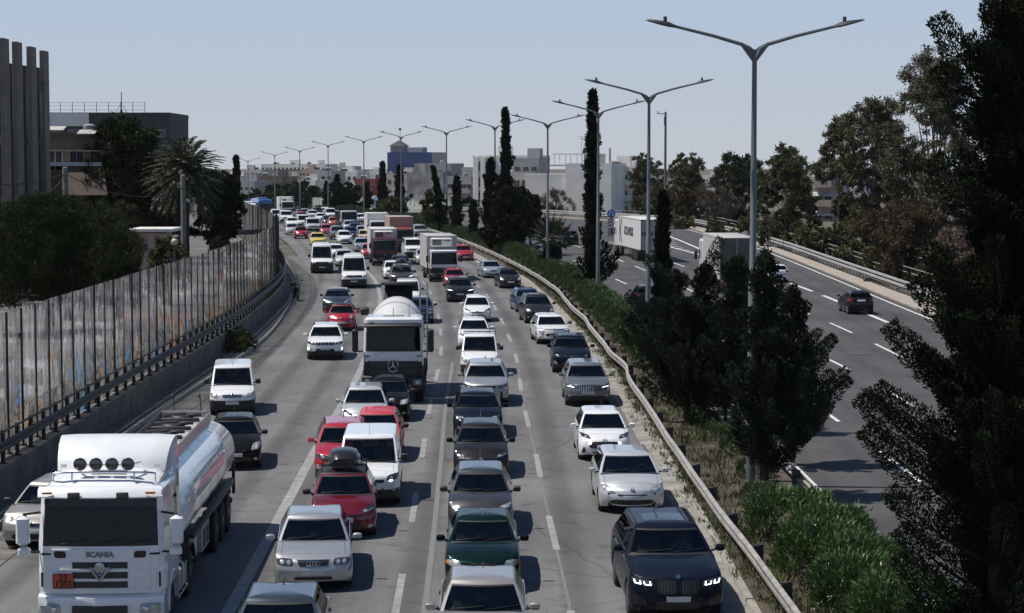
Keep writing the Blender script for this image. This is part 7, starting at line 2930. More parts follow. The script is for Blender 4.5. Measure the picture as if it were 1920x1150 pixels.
def blob_clumps(w, d, h0, h1, n, r_, seed, fl=.8, dome=True):
    g_ = np.random.default_rng(seed)
    out = []
    for i in range(n):
        u = (i + .5) / n
        z = h0 + (h1 - h0) * u
        k = math.sqrt(max(.05, 1 - (2 * u - .8) ** 2 / 1.45)) if dome else 1
        a = i * 2.4 + g_.uniform(-.5, .5)
        q = g_.uniform(.35, 1.0)
        out.append((w * k * q * math.cos(a), d * k * q * math.sin(a), z, r_ * g_.uniform(.7, 1.25), fl))
    return out


def col(R0, bot=.7):
    return lambda t: R0 * (bot + (1 - bot) * min(1, t / .22)) * (1 - .88 * max(0, (t - .30) / .70)) * (.85 + .25 * math.sin(t * 37 + R0 * 50))


cyp = 'cypress trees along the median'
# tall column cypresses
def cypress(px, d, ytop, R0, label, seed, nb=None, extra=(), lean=(0, 0), small=1.0, dens=95, **k):
    d *= K
    q = at(px, ytop, d)
    H = q.z - ZR(d) - .1
    return plume_tree(label, 'tree', (q.x, d, ZR(d) + .1), H, nb or int(H * 19), lambda t: col(R0)(t) * 1.5 + .22, 1.08, .28, .19, dens * 1.35, (.26 * small, .06 * small), F_CYP, .11, .02, seed=seed, extra=extra, group=cyp, lean=lean, twig=False, **k)


cypress(1111, 92, 165, .62, 'very tall thin cypress with ragged lower boughs, beside the third lamp', 11, extra=[(.06, .2, 1.9, .5), (.10, 2.6, 1.4, .6), (.12, 6.0, 2.0, .4), (.15, .3, 1.6, .6), (.09, 5.6, 2.1, .2), (.19, .1, 1.2, .7), (.04, 3.2, 1.2, .4)])
cypress(948, 133, 201, .85, 'tallest of the paired cypresses above the broad dark bushy tree', 12)
cypress(919, 134, 298, 1.0, 'shorter cypress standing left against the tallest of the pair', 13)
cypress(1243, 62, 366, .42, 'narrow dark cypress in front of the lettered lorry trailer', 14, dens=150, small=.8)
cypress(825, 165, 312, .45, 'thin leaning cypress by the sixth lamp', 15, lean=(-.9, 0))
cypress(856, 160, 334, .8, 'ragged cypress right of the thin leaning one', 16, extra=[(.5, .2, 1.8, .4), (.35, 3.4, 1.6, .4)])
cypress(888, 150, 378, .62, 'short double-topped cypress above the refrigerated lorry', 17, extra=[(.6, 5.9, 1.6, 1.2)])
cypress(717, 217, 305, .85, 'dense pointed cypress right of the eighth lamp', 18, small=1.4, dens=60)
cypress(749, 212, 312, .9, 'dense pointed cypress in front of the blue glass building', 19, small=1.4, dens=60, extra=[(.25, 0, 2.2, .5), (.2, 3.1, 2.4, .5)])
cypress(688, 222, 343, .75, 'short dark cypress behind the lorry with the open sides', 20, small=1.4, dens=60)
cypress(632, 250, 330, .8, 'pointed cypress in the far median bushes', 21, small=1.5, dens=55)
cypress(612, 258, 342, .7, 'smaller pointed cypress left of the pointed one in the far median bushes', 22, small=1.5, dens=55)
cypress(443, 150, 292, .35, 'thin dark cypress tip right of the date palm', 23, small=1.2)
# broad dark bushy trees in the median
clump_tree('broad dark bushy tree at the foot of the paired cypresses', 'tree', (at(962, 400, 132 * K).x, 132 * K, .3), blob_clumps(2.3, 1.6, 1.2, 6.2, 26, 1.0, 5), 15000, (.26, .07), F_CYP, .2, seed=31, name='bushy_tree', up=.5)
clump_tree('dark tree with a drooping right side between the paired cypresses and the fan palm', 'tree', (at(995, 400, 130 * K).x, 131 * K, .3), blob_clumps(1.6, 1.3, 2.2, 5.4, 12, .8, 6), 7000, (.26, .07), F_CYP, .16, seed=32, name='bushy_tree')
clump_tree('small airy tree left of the thin leaning cypress', 'tree', (at(812, 400, 165 * K).x, 166 * K, .4), blob_clumps(1.6, 1.3, 1.6, 5.2, 14, .75, 7), 4200, (.26, .08), F_OLV, .1, seed=33, name='small_tree', bark=M_BARK)
clump_tree('dark round bush by the far pointed cypresses', 'shrub', (at(648, 400, 246 * K).x, 246 * K, .2), blob_clumps(3.2, 2.4, .8, 4.6, 16, 1.3, 8), 5000, (.4, .12), F_CYP, .2, seed=34, name='bush')
clump_tree('dark bush below the pointed cypress in front of the blue glass building', 'shrub', (at(735, 400, 205 * K).x, 206 * K, .4), blob_clumps(2.2, 2, .6, 3.2, 12, 1.0, 9), 4000, (.36, .10), F_OLV, .2, seed=35, name='bush')

# open, feathery junipers in the foreground of the median
jun = lambda R0: (lambda t: R0 * (1.06 - .95 * t) * (.8 + .25 * math.sin(t * 23)))
def juniper(px, d, ytop, R0, label, seed, nb, extra=(), dens=210, xoff=0.0):
    d *= K
    q = at(px, ytop, d)
    zb_ = ZR(d) + .1
    return plume_tree(label, 'tree', (q.x + xoff, d, zb_), q.z - zb_, nb, jun(R0 * 1.42), .42, .34, .20, dens * 2.4, (.085, .023), F_JUN, .13, .07, seed=seed, extra=extra, name='juniper_tree', s0=.18, group='feathery junipers in the median')


juniper(1265, 55, 505, 1.55, 'leftmost feathery juniper, low and spreading over the hedge', 41, 80, extra=[(.95, 2.9, 1.6, .35), (.55, 3.0, 1.9, .3)])
juniper(1228, 60, 560, 1.5, 'low juniper at the left end of the feathery group, touching the narrow cypress', 46, 70, extra=[(.8, 3.0, 1.4, .3), (.5, 2.7, 1.7, .2)])
juniper(1292, 47, 560, 1.9, 'squat juniper in the middle of the feathery group, hanging over the barrier side', 47, 85, extra=[(.5, 3.2, 1.9, .2), (.3, 2.9, 1.8, .15)])
juniper(1322, 49, 492, 1.5, 'feathery juniper with a pointed top in front of the lamp-post row', 42, 95, extra=[(.97, .5, 1.1, .9)])
juniper(1386, 46, 476, 1.6, 'tallest feathery juniper, covering the back of the grey box lorry', 43, 115, extra=[(.85, 2.6, 1.2, .6), (.6, .1, 1.8, .4)])
juniper(1436, 37.2, 462, 1.35, 'feathery juniper standing before the nearest lamp post', 44, 120, extra=[(.45, -.2, 2.1, .35), (.38, .3, 2.0, .3), (.20, -.1, 2.3, .5)])
juniper(1487, 41, 530, 1.35, 'rightmost feathery juniper reaching over the edge line of the dark carriageway', 45, 85, extra=[(.28, -.3, 1.9, .45), (.30, .2, 1.5, .5), (.22, .0, 2.0, .4), (.5, .1, 1.5, .5)])

# the great dark cypress at the right edge
q = at(1885, 575, 32.5)
plume_tree('huge dark cypress with spreading boughs filling the right edge', 'tree', (q.x, 32.5, .1), 14.2, 235, lambda t: (.80 + .75 * math.exp(-((t - .33) / .20) ** 2)) * (1 - .35 * max(0, (t - .7) / .3)), .58, .30, .25, 1500, (.060, .0155), F_CYP, .24, .03, name='cypress_tree', seed=51, s0=.10,
           extra=[(.30, PI, 2.5, .30), (.33, 3.3, 2.3, .25), (.26, 2.95, 2.4, .30), (.20, PI, 2.0, .35), (.38, 3.0, 2.1, .45), (.12, 3.2, 1.9, .4), (.07, 3.0, 1.6, .45), (.74, 3.25, 1.7, .75), (.70, 2.9, 1.5, .7), (.60, 3.1, 1.5, .6), (.5, 3.3, 1.6, .5), (.45, 2.8, 1.7, .5), (.16, 2.7, 1.8, .3)])

# ------------------------------------------------------------------ hedges of the median
def hedge_bush(seed, w, h_, n, leaf, m_, label=None, cat='hedge', loc=(0, 0, 0), rz=0, group=None, name='hedge_bush'):
    global rng
    rng = np.random.default_rng(seed)
    t = thing(name, label, cat, loc, rz, group)
    k = 220
    a = rng.uniform(0, 2 * PI, k)
    e = np.arccos(rng.uniform(-.15, 1, k))
    rr = rng.uniform(.72, 1.0, k) ** .5
    S_ = np.stack([w * np.sin(e) ** .45 * np.cos(a) * rr, w * np.sin(e) ** .45 * np.sin(a) * rr, h_ * np.clip(.12 + .88 * np.sign(np.cos(e)) * np.abs(np.cos(e)) ** .6 * rr, .05, 1)], 1)
    idx = rng.integers(0, k, n)
    P = S_[idx] + rng.normal(0, .07, (n, 3))
    out = norm(S_[idx] * np.array([1, 1, .5]) + 1e-3)
    leaves('foliage', P, out * .55 + rng.normal(0, .45, (n, 3)) + np.array([0, 0, .75]), leaf[0], leaf[1], m_, t)
    st = MB()
    for k in range(7):
        a = k * .9
        st.tube([(.15 * math.cos(a), .15 * math.sin(a), 0), (.5 * w * math.cos(a), .5 * w * math.sin(a), h_ * .6)], [.02, .008], 5)
    st.obj('stems', M_BARK, t)
    return t


ole = 'oleander bushes in the foreground hedge'
spots = [(7.0, 49.2, 1.1, 1.15, 'oleander bush at the barrier end, farthest of the bright foreground ones'), (7.65, 47.2, 1.0, 1.1, 'oleander bush in the foreground hedge right beside the white edge line'), (7.15, 45.2, 1.05, 1.1, 'oleander bush halfway down the bright foreground hedge'),
         (7.8, 43.2, .95, 1.1, 'oleander bush second from the bottom edge, by the white line'), (7.35, 41.2, 1.05, 1.1, 'oleander bush above the bottom edge, nearest to the crash barrier'), (7.9, 39.2, 1.05, 1.1, 'oleander bush cut by the bottom edge')]
for i, (x, y, w, h_, lab) in enumerate(spots):
    hedge_bush(60 + i, w, h_, 7000, (.15, .019), F_OLE, lab, 'shrub', (x, y, .12), group=ole, name='oleander_bush')
protos = [hedge_bush(70, 1.15, 1.25, 4200, (.12, .026), F_HED), hedge_bush(71, 1.25, 1.15, 4200, (.12, .026), F_HED), hedge_bush(72, 1.05, 1.35, 4200, (.12, .026), F_HED)]
y, k, used_src = 55.0, 0, set()
hg = 'clipped hedge bushes along the median'
while y < 396:
    if y < 92 and k % 2:
        y += 2.2
        k += 1
        continue
    lo, hi = RAIL(y) + 1.0, R_EDGE_L(y) - 1.1
    x = lo + (hi - lo) * (.70 if y > 88 else .45 + .25 * ((k * 7) % 5) / 4)
    sc = (.82 + .18 * ((k * 5) % 7) / 6) * (1.0 if y > 88 else .5)
    lab = 'dark hedge bush in the shade of the feathery junipers' if y < 94 else ('clipped hedge bush along the barrier between the junipers and the fan palm' if y < 175 else 'clipped hedge bush beyond the fan palm, near the refrigerated lorry')
    src = protos[(k // 2 if y < 92 else k) % 3]
    if src.name not in used_src:
        used_src.add(src.name)
        o = src
        o.location = (x, y, ZR(y) + .1)
        o['label'] = lab; o['group'] = hg; o['category'] = 'hedge'
        o.rotation_euler.z = k
    else:
        o = dup(src, (x, y, ZR(y) + .1), k * 1.3, lab, hg)
        o['category'] = 'hedge'
    o.scale = (sc, sc, sc * (.95 + .2 * ((k * 3) % 4) / 3))
    y += 1.7 if y < 180 else 2.6
    k += 1

# dry grass and weeds between the kerb and the hedge
def tufts(name, n, y0, y1, f, h_, m_, seed):
    global rng
    rng = np.random.default_rng(seed)
    Y = y0 + (y1 - y0) * rng.uniform(0, 1, n) ** 1.6
    k = n // 14
    cy = y0 + (y1 - y0) * rng.uniform(0, 1, k) ** 1.6
    cx = np.array([f(y, rng) for y in cy])
    i = rng.integers(0, k, n)
    P = np.stack([cx[i] + rng.normal(0, .09, n), cy[i] + rng.normal(0, .09, n), np.array([ZR(y) for y in cy])[i] + .13], 1)
    A = rng.normal(0, .45, (n, 3)) + np.array([0, 0, 1.0])
    o = leaves(name, P, A, h_ * (.5 + rng.uniform(0, 1, k) ** 2)[i], .012, m_, None)
    return tag(o, kind='stuff')


tufts('dry_grass', 10000, 30, 180, lambda y, r_: RAIL(y) + r_.uniform(-.25, 1.5), .28, F_DRY, 81)
tufts('weeds', 16000, 30, 180, lambda y, r_: RAIL(y) + r_.normal(.1, .22), .20, F_GRN, 82)
tufts('weeds', 5000, 30, 90, lambda y, r_: RAIL(y) + r_.uniform(.5, 2.6), .34, F_GRN, 83)
clump_tree('scrubby weed bush growing by the left kerb below the railing', 'shrub', (-13.9, 100, .12), blob_clumps(.55, 3.2, .1, .75, 16, .35, 4), 3500, (.16, .02), F_OLV, .02, seed=84, name='weed_bush', parts=('stems', 'foliage'))

# ------------------------------------------------------------------ palms
def frond(L_, el, az, n, rg, droop, wide):
    C, A = [], []
    s_ = np.linspace(0.06, 1, n)
    rad = L_ * s_ * (1 - .12 * s_)
    z = L_ * (math.sin(el) * s_ - droop * s_ ** 2.1)
    x = rad * math.cos(el)
    d = np.array([math.cos(az), math.sin(az)])
    P = np.stack([x * d[0], x * d[1], z], 1)
    tg = norm(np.gradient(P, axis=0))
    sd = norm(np.cross(tg, [0, 0, 1]))
    for sg in (1, -1):
        C.append(P)
        A.append(sd * sg * .8 + tg * .75 + np.array([0, 0, -.25]) + rg.normal(0, .08, P.shape))
    return P, np.concatenate(C), np.concatenate(A), np.concatenate([wide * np.sin(PI * np.clip(s_ * .92 + .06, 0, 1)) ** .5] * 2)


rng = np.random.default_rng(91)
q = at(345, 322, 95 * K)
t = thing('date_palm', 'tall date palm with a dense drooping crown behind the panel barrier', 'palm tree', (q.x, q.y, .8))
mb = MB()
hz_ = q.z - .8
mb.tube([(0, 0, 0), (0, 0, hz_ * .5), (0, 0, hz_ - .2)], [.38, .32, .36], 12)
mb.obj('trunk', M_BARK, t)
Cs, As, Ls, ribs = [], [], [], MB()
for i in range(210):
    u = i / 210
    el = R(82) - u ** .8 * R(140)
    L_ = (3.5 + .7 * (u < .3)) * rng.uniform(.85, 1.12)
    P, C, A, l_ = frond(L_, el, i * 2.39996 + rng.normal(0, .1), 46, rng, .42 - .2 * u if el > 0 else .12, .42)
    P = P + [0, 0, hz_]
    Cs.append(C + [0, 0, hz_]); As.append(A); Ls.append(l_)
    ribs.tube(P[::9], [.03, .025, .018, .012, .006, .004][:len(P[::9])], 4, cap=False)
ribs.obj('frond_ribs', mat('palm_rib', (.16, .13, .07), .6), t)
leaves('fronds', np.concatenate(Cs), np.concatenate(As), np.concatenate(Ls), .030, F_PALM, t)

q = at(1040, 452, 113 * K)
t = thing('fan_palm', 'short fan palm with a thick shaggy trunk in the median', 'palm tree', (q.x - .2, q.y, ZR(q.y)))
hz_ = q.z - ZR(q.y)
mb = MB()
mb.tube([(0, 0, 0), (0, 0, hz_ * .6), (0, 0, hz_)], [.62, .55, .42], 12)
mb.obj('trunk', M_BARK, t)
n = 5000
a, z = rng.uniform(0, 2 * PI, n), rng.uniform(.1, 1, n)
leaves('old_leaf_skirt', np.stack([np.cos(a) * .62, np.sin(a) * .62, z * hz_], 1), np.stack([np.cos(a) * .5, np.sin(a) * .5, -np.ones(n)], 1) + rng.normal(0, .3, (n, 3)), .34, .035, F_CYP, t)
Cs, As, Ls, ribs = [], [], [], MB()
for i in range(34):
    u = i / 34
    el = R(85) - u * R(105)
    az = i * 2.39996
    d = np.array([math.cos(az) * math.cos(el), math.sin(az) * math.cos(el), math.sin(el)])
    st = np.array([0, 0, hz_ - .1])
    hub = st + d * (1.15 + .25 * rng.uniform())
    ribs.tube([st, hub], [.03, .015], 5)
    sd = norm(np.cross(d, [0, 0, 1.0]) + 1e-6)
    up = np.cross(sd, d)
    an = np.linspace(-1.75, 1.75, 40)
    Cs.append(np.repeat(hub[None], 40, 0))
    As.append(np.outer(np.cos(an), d) + np.outer(np.sin(an), sd) + np.outer(np.abs(an) * .18, up) + [0, 0, -.12])
    Ls.append(1.05 - .2 * np.abs(an) / 1.75)
ribs.obj('leaf_stalks', mat('palm_rib', (.16, .13, .07), .6), t)
leaves('fan_leaves', np.concatenate(Cs), np.concatenate(As), np.concatenate(Ls), .040, F_PALM, t)

# ------------------------------------------------------------------ trees on the left and the right of the road
CT = clump_tree
def tree(px, d, ybase_z, w, dd, y0, y1, n, r_, nl, leaf, m_, label, seed, name='tree', bark=None, cat='tree', **k):
    """crown between image rows y1 (top) and y0 (bottom) at distance d"""
    d *= K
    q = at(px, y0, d)
    z0, z1 = q.z - ybase_z, at(px, y1, d).z - ybase_z
    return CT(label, cat, (q.x, d, ybase_z), blob_clumps(w, dd, z0 + r_ * .7, z1 - r_ * .75, n, r_, seed), nl, leaf, m_, k.pop('trunk_r', .25), bark, name, seed + 100, **k)


tree(92, 66, .8, 3.7, 2.6, 585, 358, 34, 1.45, 90000, (.15, .013), F_PINE, 'great rounded pine with dense needle domes behind the panel barrier', 1, 'pine_tree', hollow=.7, up=.5)
tree(222, 64, .8, .5, 1.2, 575, 420, 7, 1.0, 14000, (.15, .013), F_PINE, 'low right-hand pine dome beside the kiosk', 2, 'pine_tree', hollow=.7, up=.5)
tree(238, 112, .8, 2.5, 2.5, 430, 208, 26, 1.55, 22000, (.34, .045), F_PINE, 'tall olive-dark pine in front of the grey block with roof railings', 3, 'pine_tree', up=.3)
tree(295, 118, .8, 1.8, 2, 460, 300, 16, 1.3, 9000, (.32, .05), F_OLV, 'dark leafy tree between the tall pine and the date palm', 4)
tree(415, 118, .8, 1.4, 2, 470, 318, 18, 1.1, 11000, (.30, .05), F_CYP, 'dark tree right of the date palm, at the barrier end', 5)
tree(232, 92, .8, 1.1, 1.2, 470, 375, 10, .8, 5000, (.22, .04), F_OLV, 'leafy shrub above the kiosk roof', 6, 'shrub', cat='shrub')
tree(312, 80, .8, .8, 1, 525, 440, 10, .6, 5000, (.16, .03), F_OLV, 'dark shrub beside the globe lamp', 7, 'shrub', cat='shrub')
tree(410, 96, .8, .7, .8, 480, 450, 7, .45, 2200, (.16, .03), F_VINE, 'small yellow-green bush below the date palm', 8, 'shrub', cat='shrub')
tree(560, 340, ZR(340 * K), 7, 5, 395, 340, 14, 2.6, 5000, (.7, .2), F_PINE, 'far green pine group above the queue', 9, 'pine_tree')
tree(505, 330, ZR(330 * K), 4, 4, 395, 352, 8, 2.2, 3000, (.7, .2), F_PINE, 'far green tree left of the pine group', 10)
tree(665, 330, ZR(330 * K), 5, 4, 400, 362, 9, 2.0, 3000, (.6, .2), F_OLV, 'far low green tree right of the pine group', 12)
# right-hand side
tree(1640, 126, -.4, 3.9, 3.0, 470, 172, 26, 1.55, 21000, (.30, .045), F_EUC, 'tall eucalyptus with an airy left crown', 21, 'eucalyptus_tree', M_BARKL, droop=.5, fork=.35)
tree(1572, 128, -.4, 2.1, 2.0, 350, 216, 9, 1.05, 6000, (.30, .045), F_EUC, 'leaning outer crown of the eucalyptus group, overhanging the pale flats', 22, 'eucalyptus_tree', M_BARKL, droop=.5, fork=.5, trunk_r=.16)
tree(1752, 112, -.4, 4.2, 3.0, 470, 82, 30, 1.7, 24000, (.28, .042), F_EUC, 'tallest eucalyptus, rising behind the huge dark cypress', 23, 'eucalyptus_tree', M_BARKL, droop=.5, fork=.35)
tree(1700, 104, -.4, 3.9, 2.4, 560, 372, 22, 1.25, 16000, (.24, .04), F_BRN, 'russet leafy tree behind the thin pedestrian railing', 24)
tree(1800, 100, -.4, 3.4, 2.4, 570, 420, 16, 1.2, 11000, (.24, .045), fol('dry_blossom', (.06, .04, .032), (.20, .145, .12), .7, .2, .2), 'pinkish dry shrub-like tree near the huge cypress', 25)
tree(1582, 130, -.4, 1.2, 1.0, 490, 358, 14, .8, 8000, (.24, .03), F_PINE, 'young dark pine standing before the pale flats', 26, 'pine_tree')
tree(1478, 172, -.4, 4.2, 3.0, 470, 273, 26, 1.6, 18000, (.36, .06), F_OLV, 'full round green tree right of the nearest lamp post', 27)
tree(1383, 190, -.4, 3.9, 3.0, 450, 283, 24, 1.6, 15000, (.38, .06), F_PINE, 'dark green tree left of the nearest lamp post', 28)
tree(1283, 215, -.4, 3.4, 3.0, 440, 285, 20, 1.5, 11000, (.40, .07), F_OLV, 'broad olive-green tree behind the camera mast', 29)
tree(1212, 232, -.4, 3.6, 3.0, 430, 288, 18, 1.5, 9000, (.42, .07), F_EUC, 'grey-green tree left of the camera mast', 30)
tree(1345, 182, -.4, 3.1, 2, 440, 338, 14, 1.2, 3600, (.5, .018), F_BARE, 'bare twiggy tree among the green ones', 31, hollow=.2)
tree(1300, 185, -.4, 4.7, 2, 452, 345, 22, 1.2, 10000, (.32, .06), F_BRN, 'russet tree behind the lettered trailer', 32)
tree(1240, 200, -.4, 3.4, 2, 440, 345, 16, 1.2, 7000, (.34, .06), F_OLV, 'low olive tree behind the lettered trailer', 33)
tree(1040, 236, -.3, 3.4, 2, 412, 352, 14, 1.2, 3800, (.6, .016), F_BARE, 'bare twiggy shrub in front of the blank white wall', 34, 'shrub', hollow=.2, cat='shrub')
tree(1120, 225, -.3, 2.4, 2, 418, 392, 9, .8, 3000, (.3, .05), F_HED, 'low green bush below the blank white wall', 35, 'shrub', cat='shrub')
vn = [(1345, 165, 455, 412), (1400, 152, 460, 405), (1450, 143, 468, 410), (1500, 136, 478, 415), (1545, 128, 488, 425), (1600, 118, 505, 450), (1650, 112, 520, 462), (1275, 178, 445, 405), (1740, 100, 552, 490)]
for i, (px, d, y0, y1) in enumerate(vn):
    tree(px, d, -.2, 2.0, 1.3, y0, y1, 10, .75, 4200, (.22, .05), F_VINE if i % 2 else F_OLV, 'yellow-green creeper shrub in the band behind the pedestrian railing', 40 + i, 'shrub', cat='shrub', group='creeper shrubs behind the parapet', parts=('stems', 'foliage'), trunk_r=.05)
# ------------------------------------------------------------------ buildings
def wallm(name, c, c2=None, vs_=.35):
    return mat(name, c, .9, col2=c2 or tuple(x * 1.25 for x in c), vscale=vs_, detail=8)


W_PALE = wallm('pale_render', (.62, .595, .55))
W_WHITE = wallm('white_render', (.70, .675, .63), (.84, .81, .765))
W_GREY = wallm('grey_render', (.32, .315, .31))
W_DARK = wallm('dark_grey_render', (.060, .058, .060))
W_BEIGE = wallm('beige_render', (.46, .42, .37))
W_BROWN = wallm('brown_render', (.13, .10, .082))
W_ROSE = wallm('rose_render', (.38, .29, .25))
W_RED = wallm('red_render', (.20, .055, .045))
M_PANE = mat('window_pane', (.025, .03, .036), .08, spec=.6)
M_FRAME = mat('window_frame', (.30, .29, .28), .6)
M_AWN = mat('striped_awning', (.42, .40, .37), .9, var=.3, vscale=2)
M_RAILING = mat('balcony_railing', (.09, .088, .085), .6, var=.3, vscale=3)
M_TANK = mat('roof_tank', (.42, .42, .43), .4, .4)
M_SOLAR = mat('solar_collector', (.02, .024, .035), .15)


def win_mesh(w, h_):
    mb = MB()
    mb.box((0, -.02, 0), (w, .10, h_), 0)
    mb.box((0, -.075, 0), (w - .14, .012, h_ - .14), 1)
    mb.box((0, -.085, 0), (.06, .012, h_ - .14), 0)
    return mb.mesh('window', smooth=0)


def block(label, px0, px1, ytop, d, depth, wm, rows=3, cols=4, bal=(), rz=0.0, fh=3.0, zb=None, clutter=3, wsize=(1.1, 1.3), seed=0, parapet=.4, top_skip=0, awn=False, cat='building', name='apartment_building', group=None, blank=False, tank=True):
    """flat-roofed block seen between two image columns, its roof line at row ytop, at distance d"""
    d *= K
    rz = -.30 if rz == 0 else rz
    a, b = at(px0, ytop, d), at(px1, ytop, d)
    zb = ZR(d) - 1.2 if zb is None else zb
    w, H = (b.x - a.x) * 1.04, a.z - zb
    g_ = np.random.default_rng(seed + int(px0))
    t = thing(name, label, cat, ((a.x + b.x) / 2, d, zb), rz, group)
    mb = MB()
    mb.box((0, depth / 2, H / 2 - parapet / 2), (w, depth, H - parapet))
    mb.obj('wall', wm, t, smooth=0)
    mb = MB()
    for c, s_ in (((0, .1, H - .2), (w + .1, .2, .5)), ((0, depth - .1, H - .2), (w + .1, .2, .5)), ((-w / 2 + .08, depth / 2, H - .2), (.22, depth - .42, .5)), ((w / 2 - .08, depth / 2, H - .2), (.22, depth - .42, .5))):
        mb.box(c, s_)
    mb.obj('parapet', wm, t, smooth=0)
    if not blank:
        wmh = win_mesh(*wsize)
        for r_ in range(rows):
            z = H - 1.9 - parapet - (r_ + top_skip) * fh
            if z < 1:
                break
            for c in range(cols):
                x = -w / 2 + (c + .5) * w / cols + g_.uniform(-.12, .12)
                o = link('window', wmh, [M_FRAME, M_PANE], t)
                o.location = (x, -.01, z)
            if bal == 'all' or r_ in bal:
                mb = MB()
                bw = w * .94
                mb.box((0, -.65, z - 1.25), (bw, 1.3, .18))
                bo = mb.obj('balcony', wm, t, smooth=0)
                mb = MB()
                mb.box((0, -1.28, z - .70), (bw, .05, .85))
                mb.obj('railing', M_RAILING if (int(px0) + r_) % 3 == 0 else wm, bo, smooth=0)
                if awn:
                    mb = MB()
                    for k in range(cols):
                        x = -w / 2 + (k + .5) * w / cols
                        mb.add([(x - .9, -.06, z + .95), (x + .9, -.06, z + .95), (x + .9, -1.15, z + .35), (x - .9, -1.15, z + .35)], [(0, 1, 2, 3)])
                        mb.add([(x - .9, -.06, z + .93), (x + .9, -.06, z + .93), (x + .9, -1.15, z + .33), (x - .9, -1.15, z + .33)], [(3, 2, 1, 0)])
                    aw = mb.obj('awnings', M_AWN, t, smooth=0)
                    aw['kind'] = 'stuff'
    for k in range(clutter):
        x = g_.uniform(-w / 2 + .8, w / 2 - .8)
        y = g_.uniform(.8, min(depth - .5, 3.5))
        kind = (k + int(px0)) % 4
        mb = MB()
        if kind == 0:
            mb.lathe([(.5, 0), (.55, .08), (.55, 1.0), (.3, 1.12), (.001, 1.15)], 12, (x, y, H - .3))
            mb.obj('water_tank', M_TANK, t)
        elif kind == 1:
            mb.add([(x - .9, y - .6, H - .2), (x + .9, y - .6, H - .2), (x + .9, y + .5, H + .75), (x - .9, y + .5, H + .75), (x - .9, y + .55, H - .2), (x + .9, y + .55, H - .2)], [(0, 1, 2, 3), (3, 2, 5, 4), (0, 3, 4), (1, 5, 2), (0, 4, 5, 1)])
            so = mb.obj('solar_heater', M_SOLAR, t, smooth=0)
            mb = MB()
            mb.tube([(x - .9, y + .5, H + .95), (x + .9, y + .5, H + .95)], .24, 10)
            mb.obj('heater_tank', M_TANK, so)
        elif kind == 2:
            mb.box((x, y + 1.2, H + .8), (2.6, 2.2, 2.4))
            mb.obj('stair_head', wm, t, smooth=0)
        else:
            mb.tube([(x, y, H - .3), (x, y, H + 2.6)], .03, 5)
            for z in (2.3, 2.0):
                mb.tube([(x - .6, y, H + z), (x + .6, y, H + z)], .02, 4)
            mb.obj('roof_aerial', M_POST, t)
    return t, w, H


FAR = 'pale apartment blocks on the skyline'
# skyline, left of the road's end
block('long pale apartment block on the skyline behind the third farthest lamp', 486, 612, 308, 640, 16, W_PALE, 5, 16, 'all', clutter=12, group=FAR)
block('pale skyline block left of the long one, by the farthest lamp', 446, 492, 318, 600, 14, W_BEIGE, 4, 6, (0, 2), clutter=6, group=FAR)
block('low pale skyline block right behind the thin dark cypress tip', 418, 452, 330, 560, 14, W_PALE, 4, 5, (0, 1), clutter=5, group=FAR)
block('grey block with stacked dark balconies below the farthest lamp', 446, 478, 340, 380, 12, W_GREY, 4, 3, 'all', clutter=2, group=FAR)
block('dark brown block behind the second farthest lamp', 477, 532, 331, 420, 12, W_BROWN, 4, 5, (0, 1, 2), clutter=4, group=FAR)
block('beige block between the dark brown one and the balconied one', 530, 560, 334, 470, 12, W_BEIGE, 3, 3, (0, 1), clutter=2, group=FAR)
block('pale block with full-width balconies in front of the long skyline block', 556, 592, 338, 420, 12, W_WHITE, 4, 3, 'all', clutter=3, group=FAR)
block('light grey block left of the ninth lamp', 588, 622, 321, 430, 12, W_GREY, 5, 3, (1, 3), clutter=2, group=FAR)
block('broad pale block right of the ninth lamp', 619, 670, 322, 450, 12, W_WHITE, 5, 5, (1, 2, 3), clutter=4, group=FAR)
block('low block with red balcony bands left of the white narrow one', 664, 704, 336, 400, 12, W_RED, 3, 4, 'all', clutter=2, group=FAR)
block('narrow white block left of the blue glass building', 699, 728, 318, 420, 12, W_WHITE, 5, 2, (), clutter=2, group=FAR)
block('beige block under the blue glass building', 724, 772, 327, 390, 12, W_BEIGE, 3, 4, (1,), clutter=3, group=FAR)
for i, (a, b, y, d, w_, lab) in enumerate([(300, 380, 322, 700, W_PALE, 'distant pale block behind the date palm'), (612, 660, 312, 700, W_BEIGE, 'distant beige block peeping over the broad pale one'), (655, 705, 322, 620, W_PALE, 'distant pale block behind the eighth lamp'), (560, 600, 318, 560, W_ROSE, 'rose-coloured block before the long skyline block'), (1300, 1345, 330, 600, W_PALE, 'distant pale block between the green trees on the right'), (770, 835, 316, 480, W_GREY, 'grey block right of the blue glass building')]):
    block(lab, a, b, y, d, 14, w_, 4, 6, (0, 1, 2), clutter=4, group=FAR)

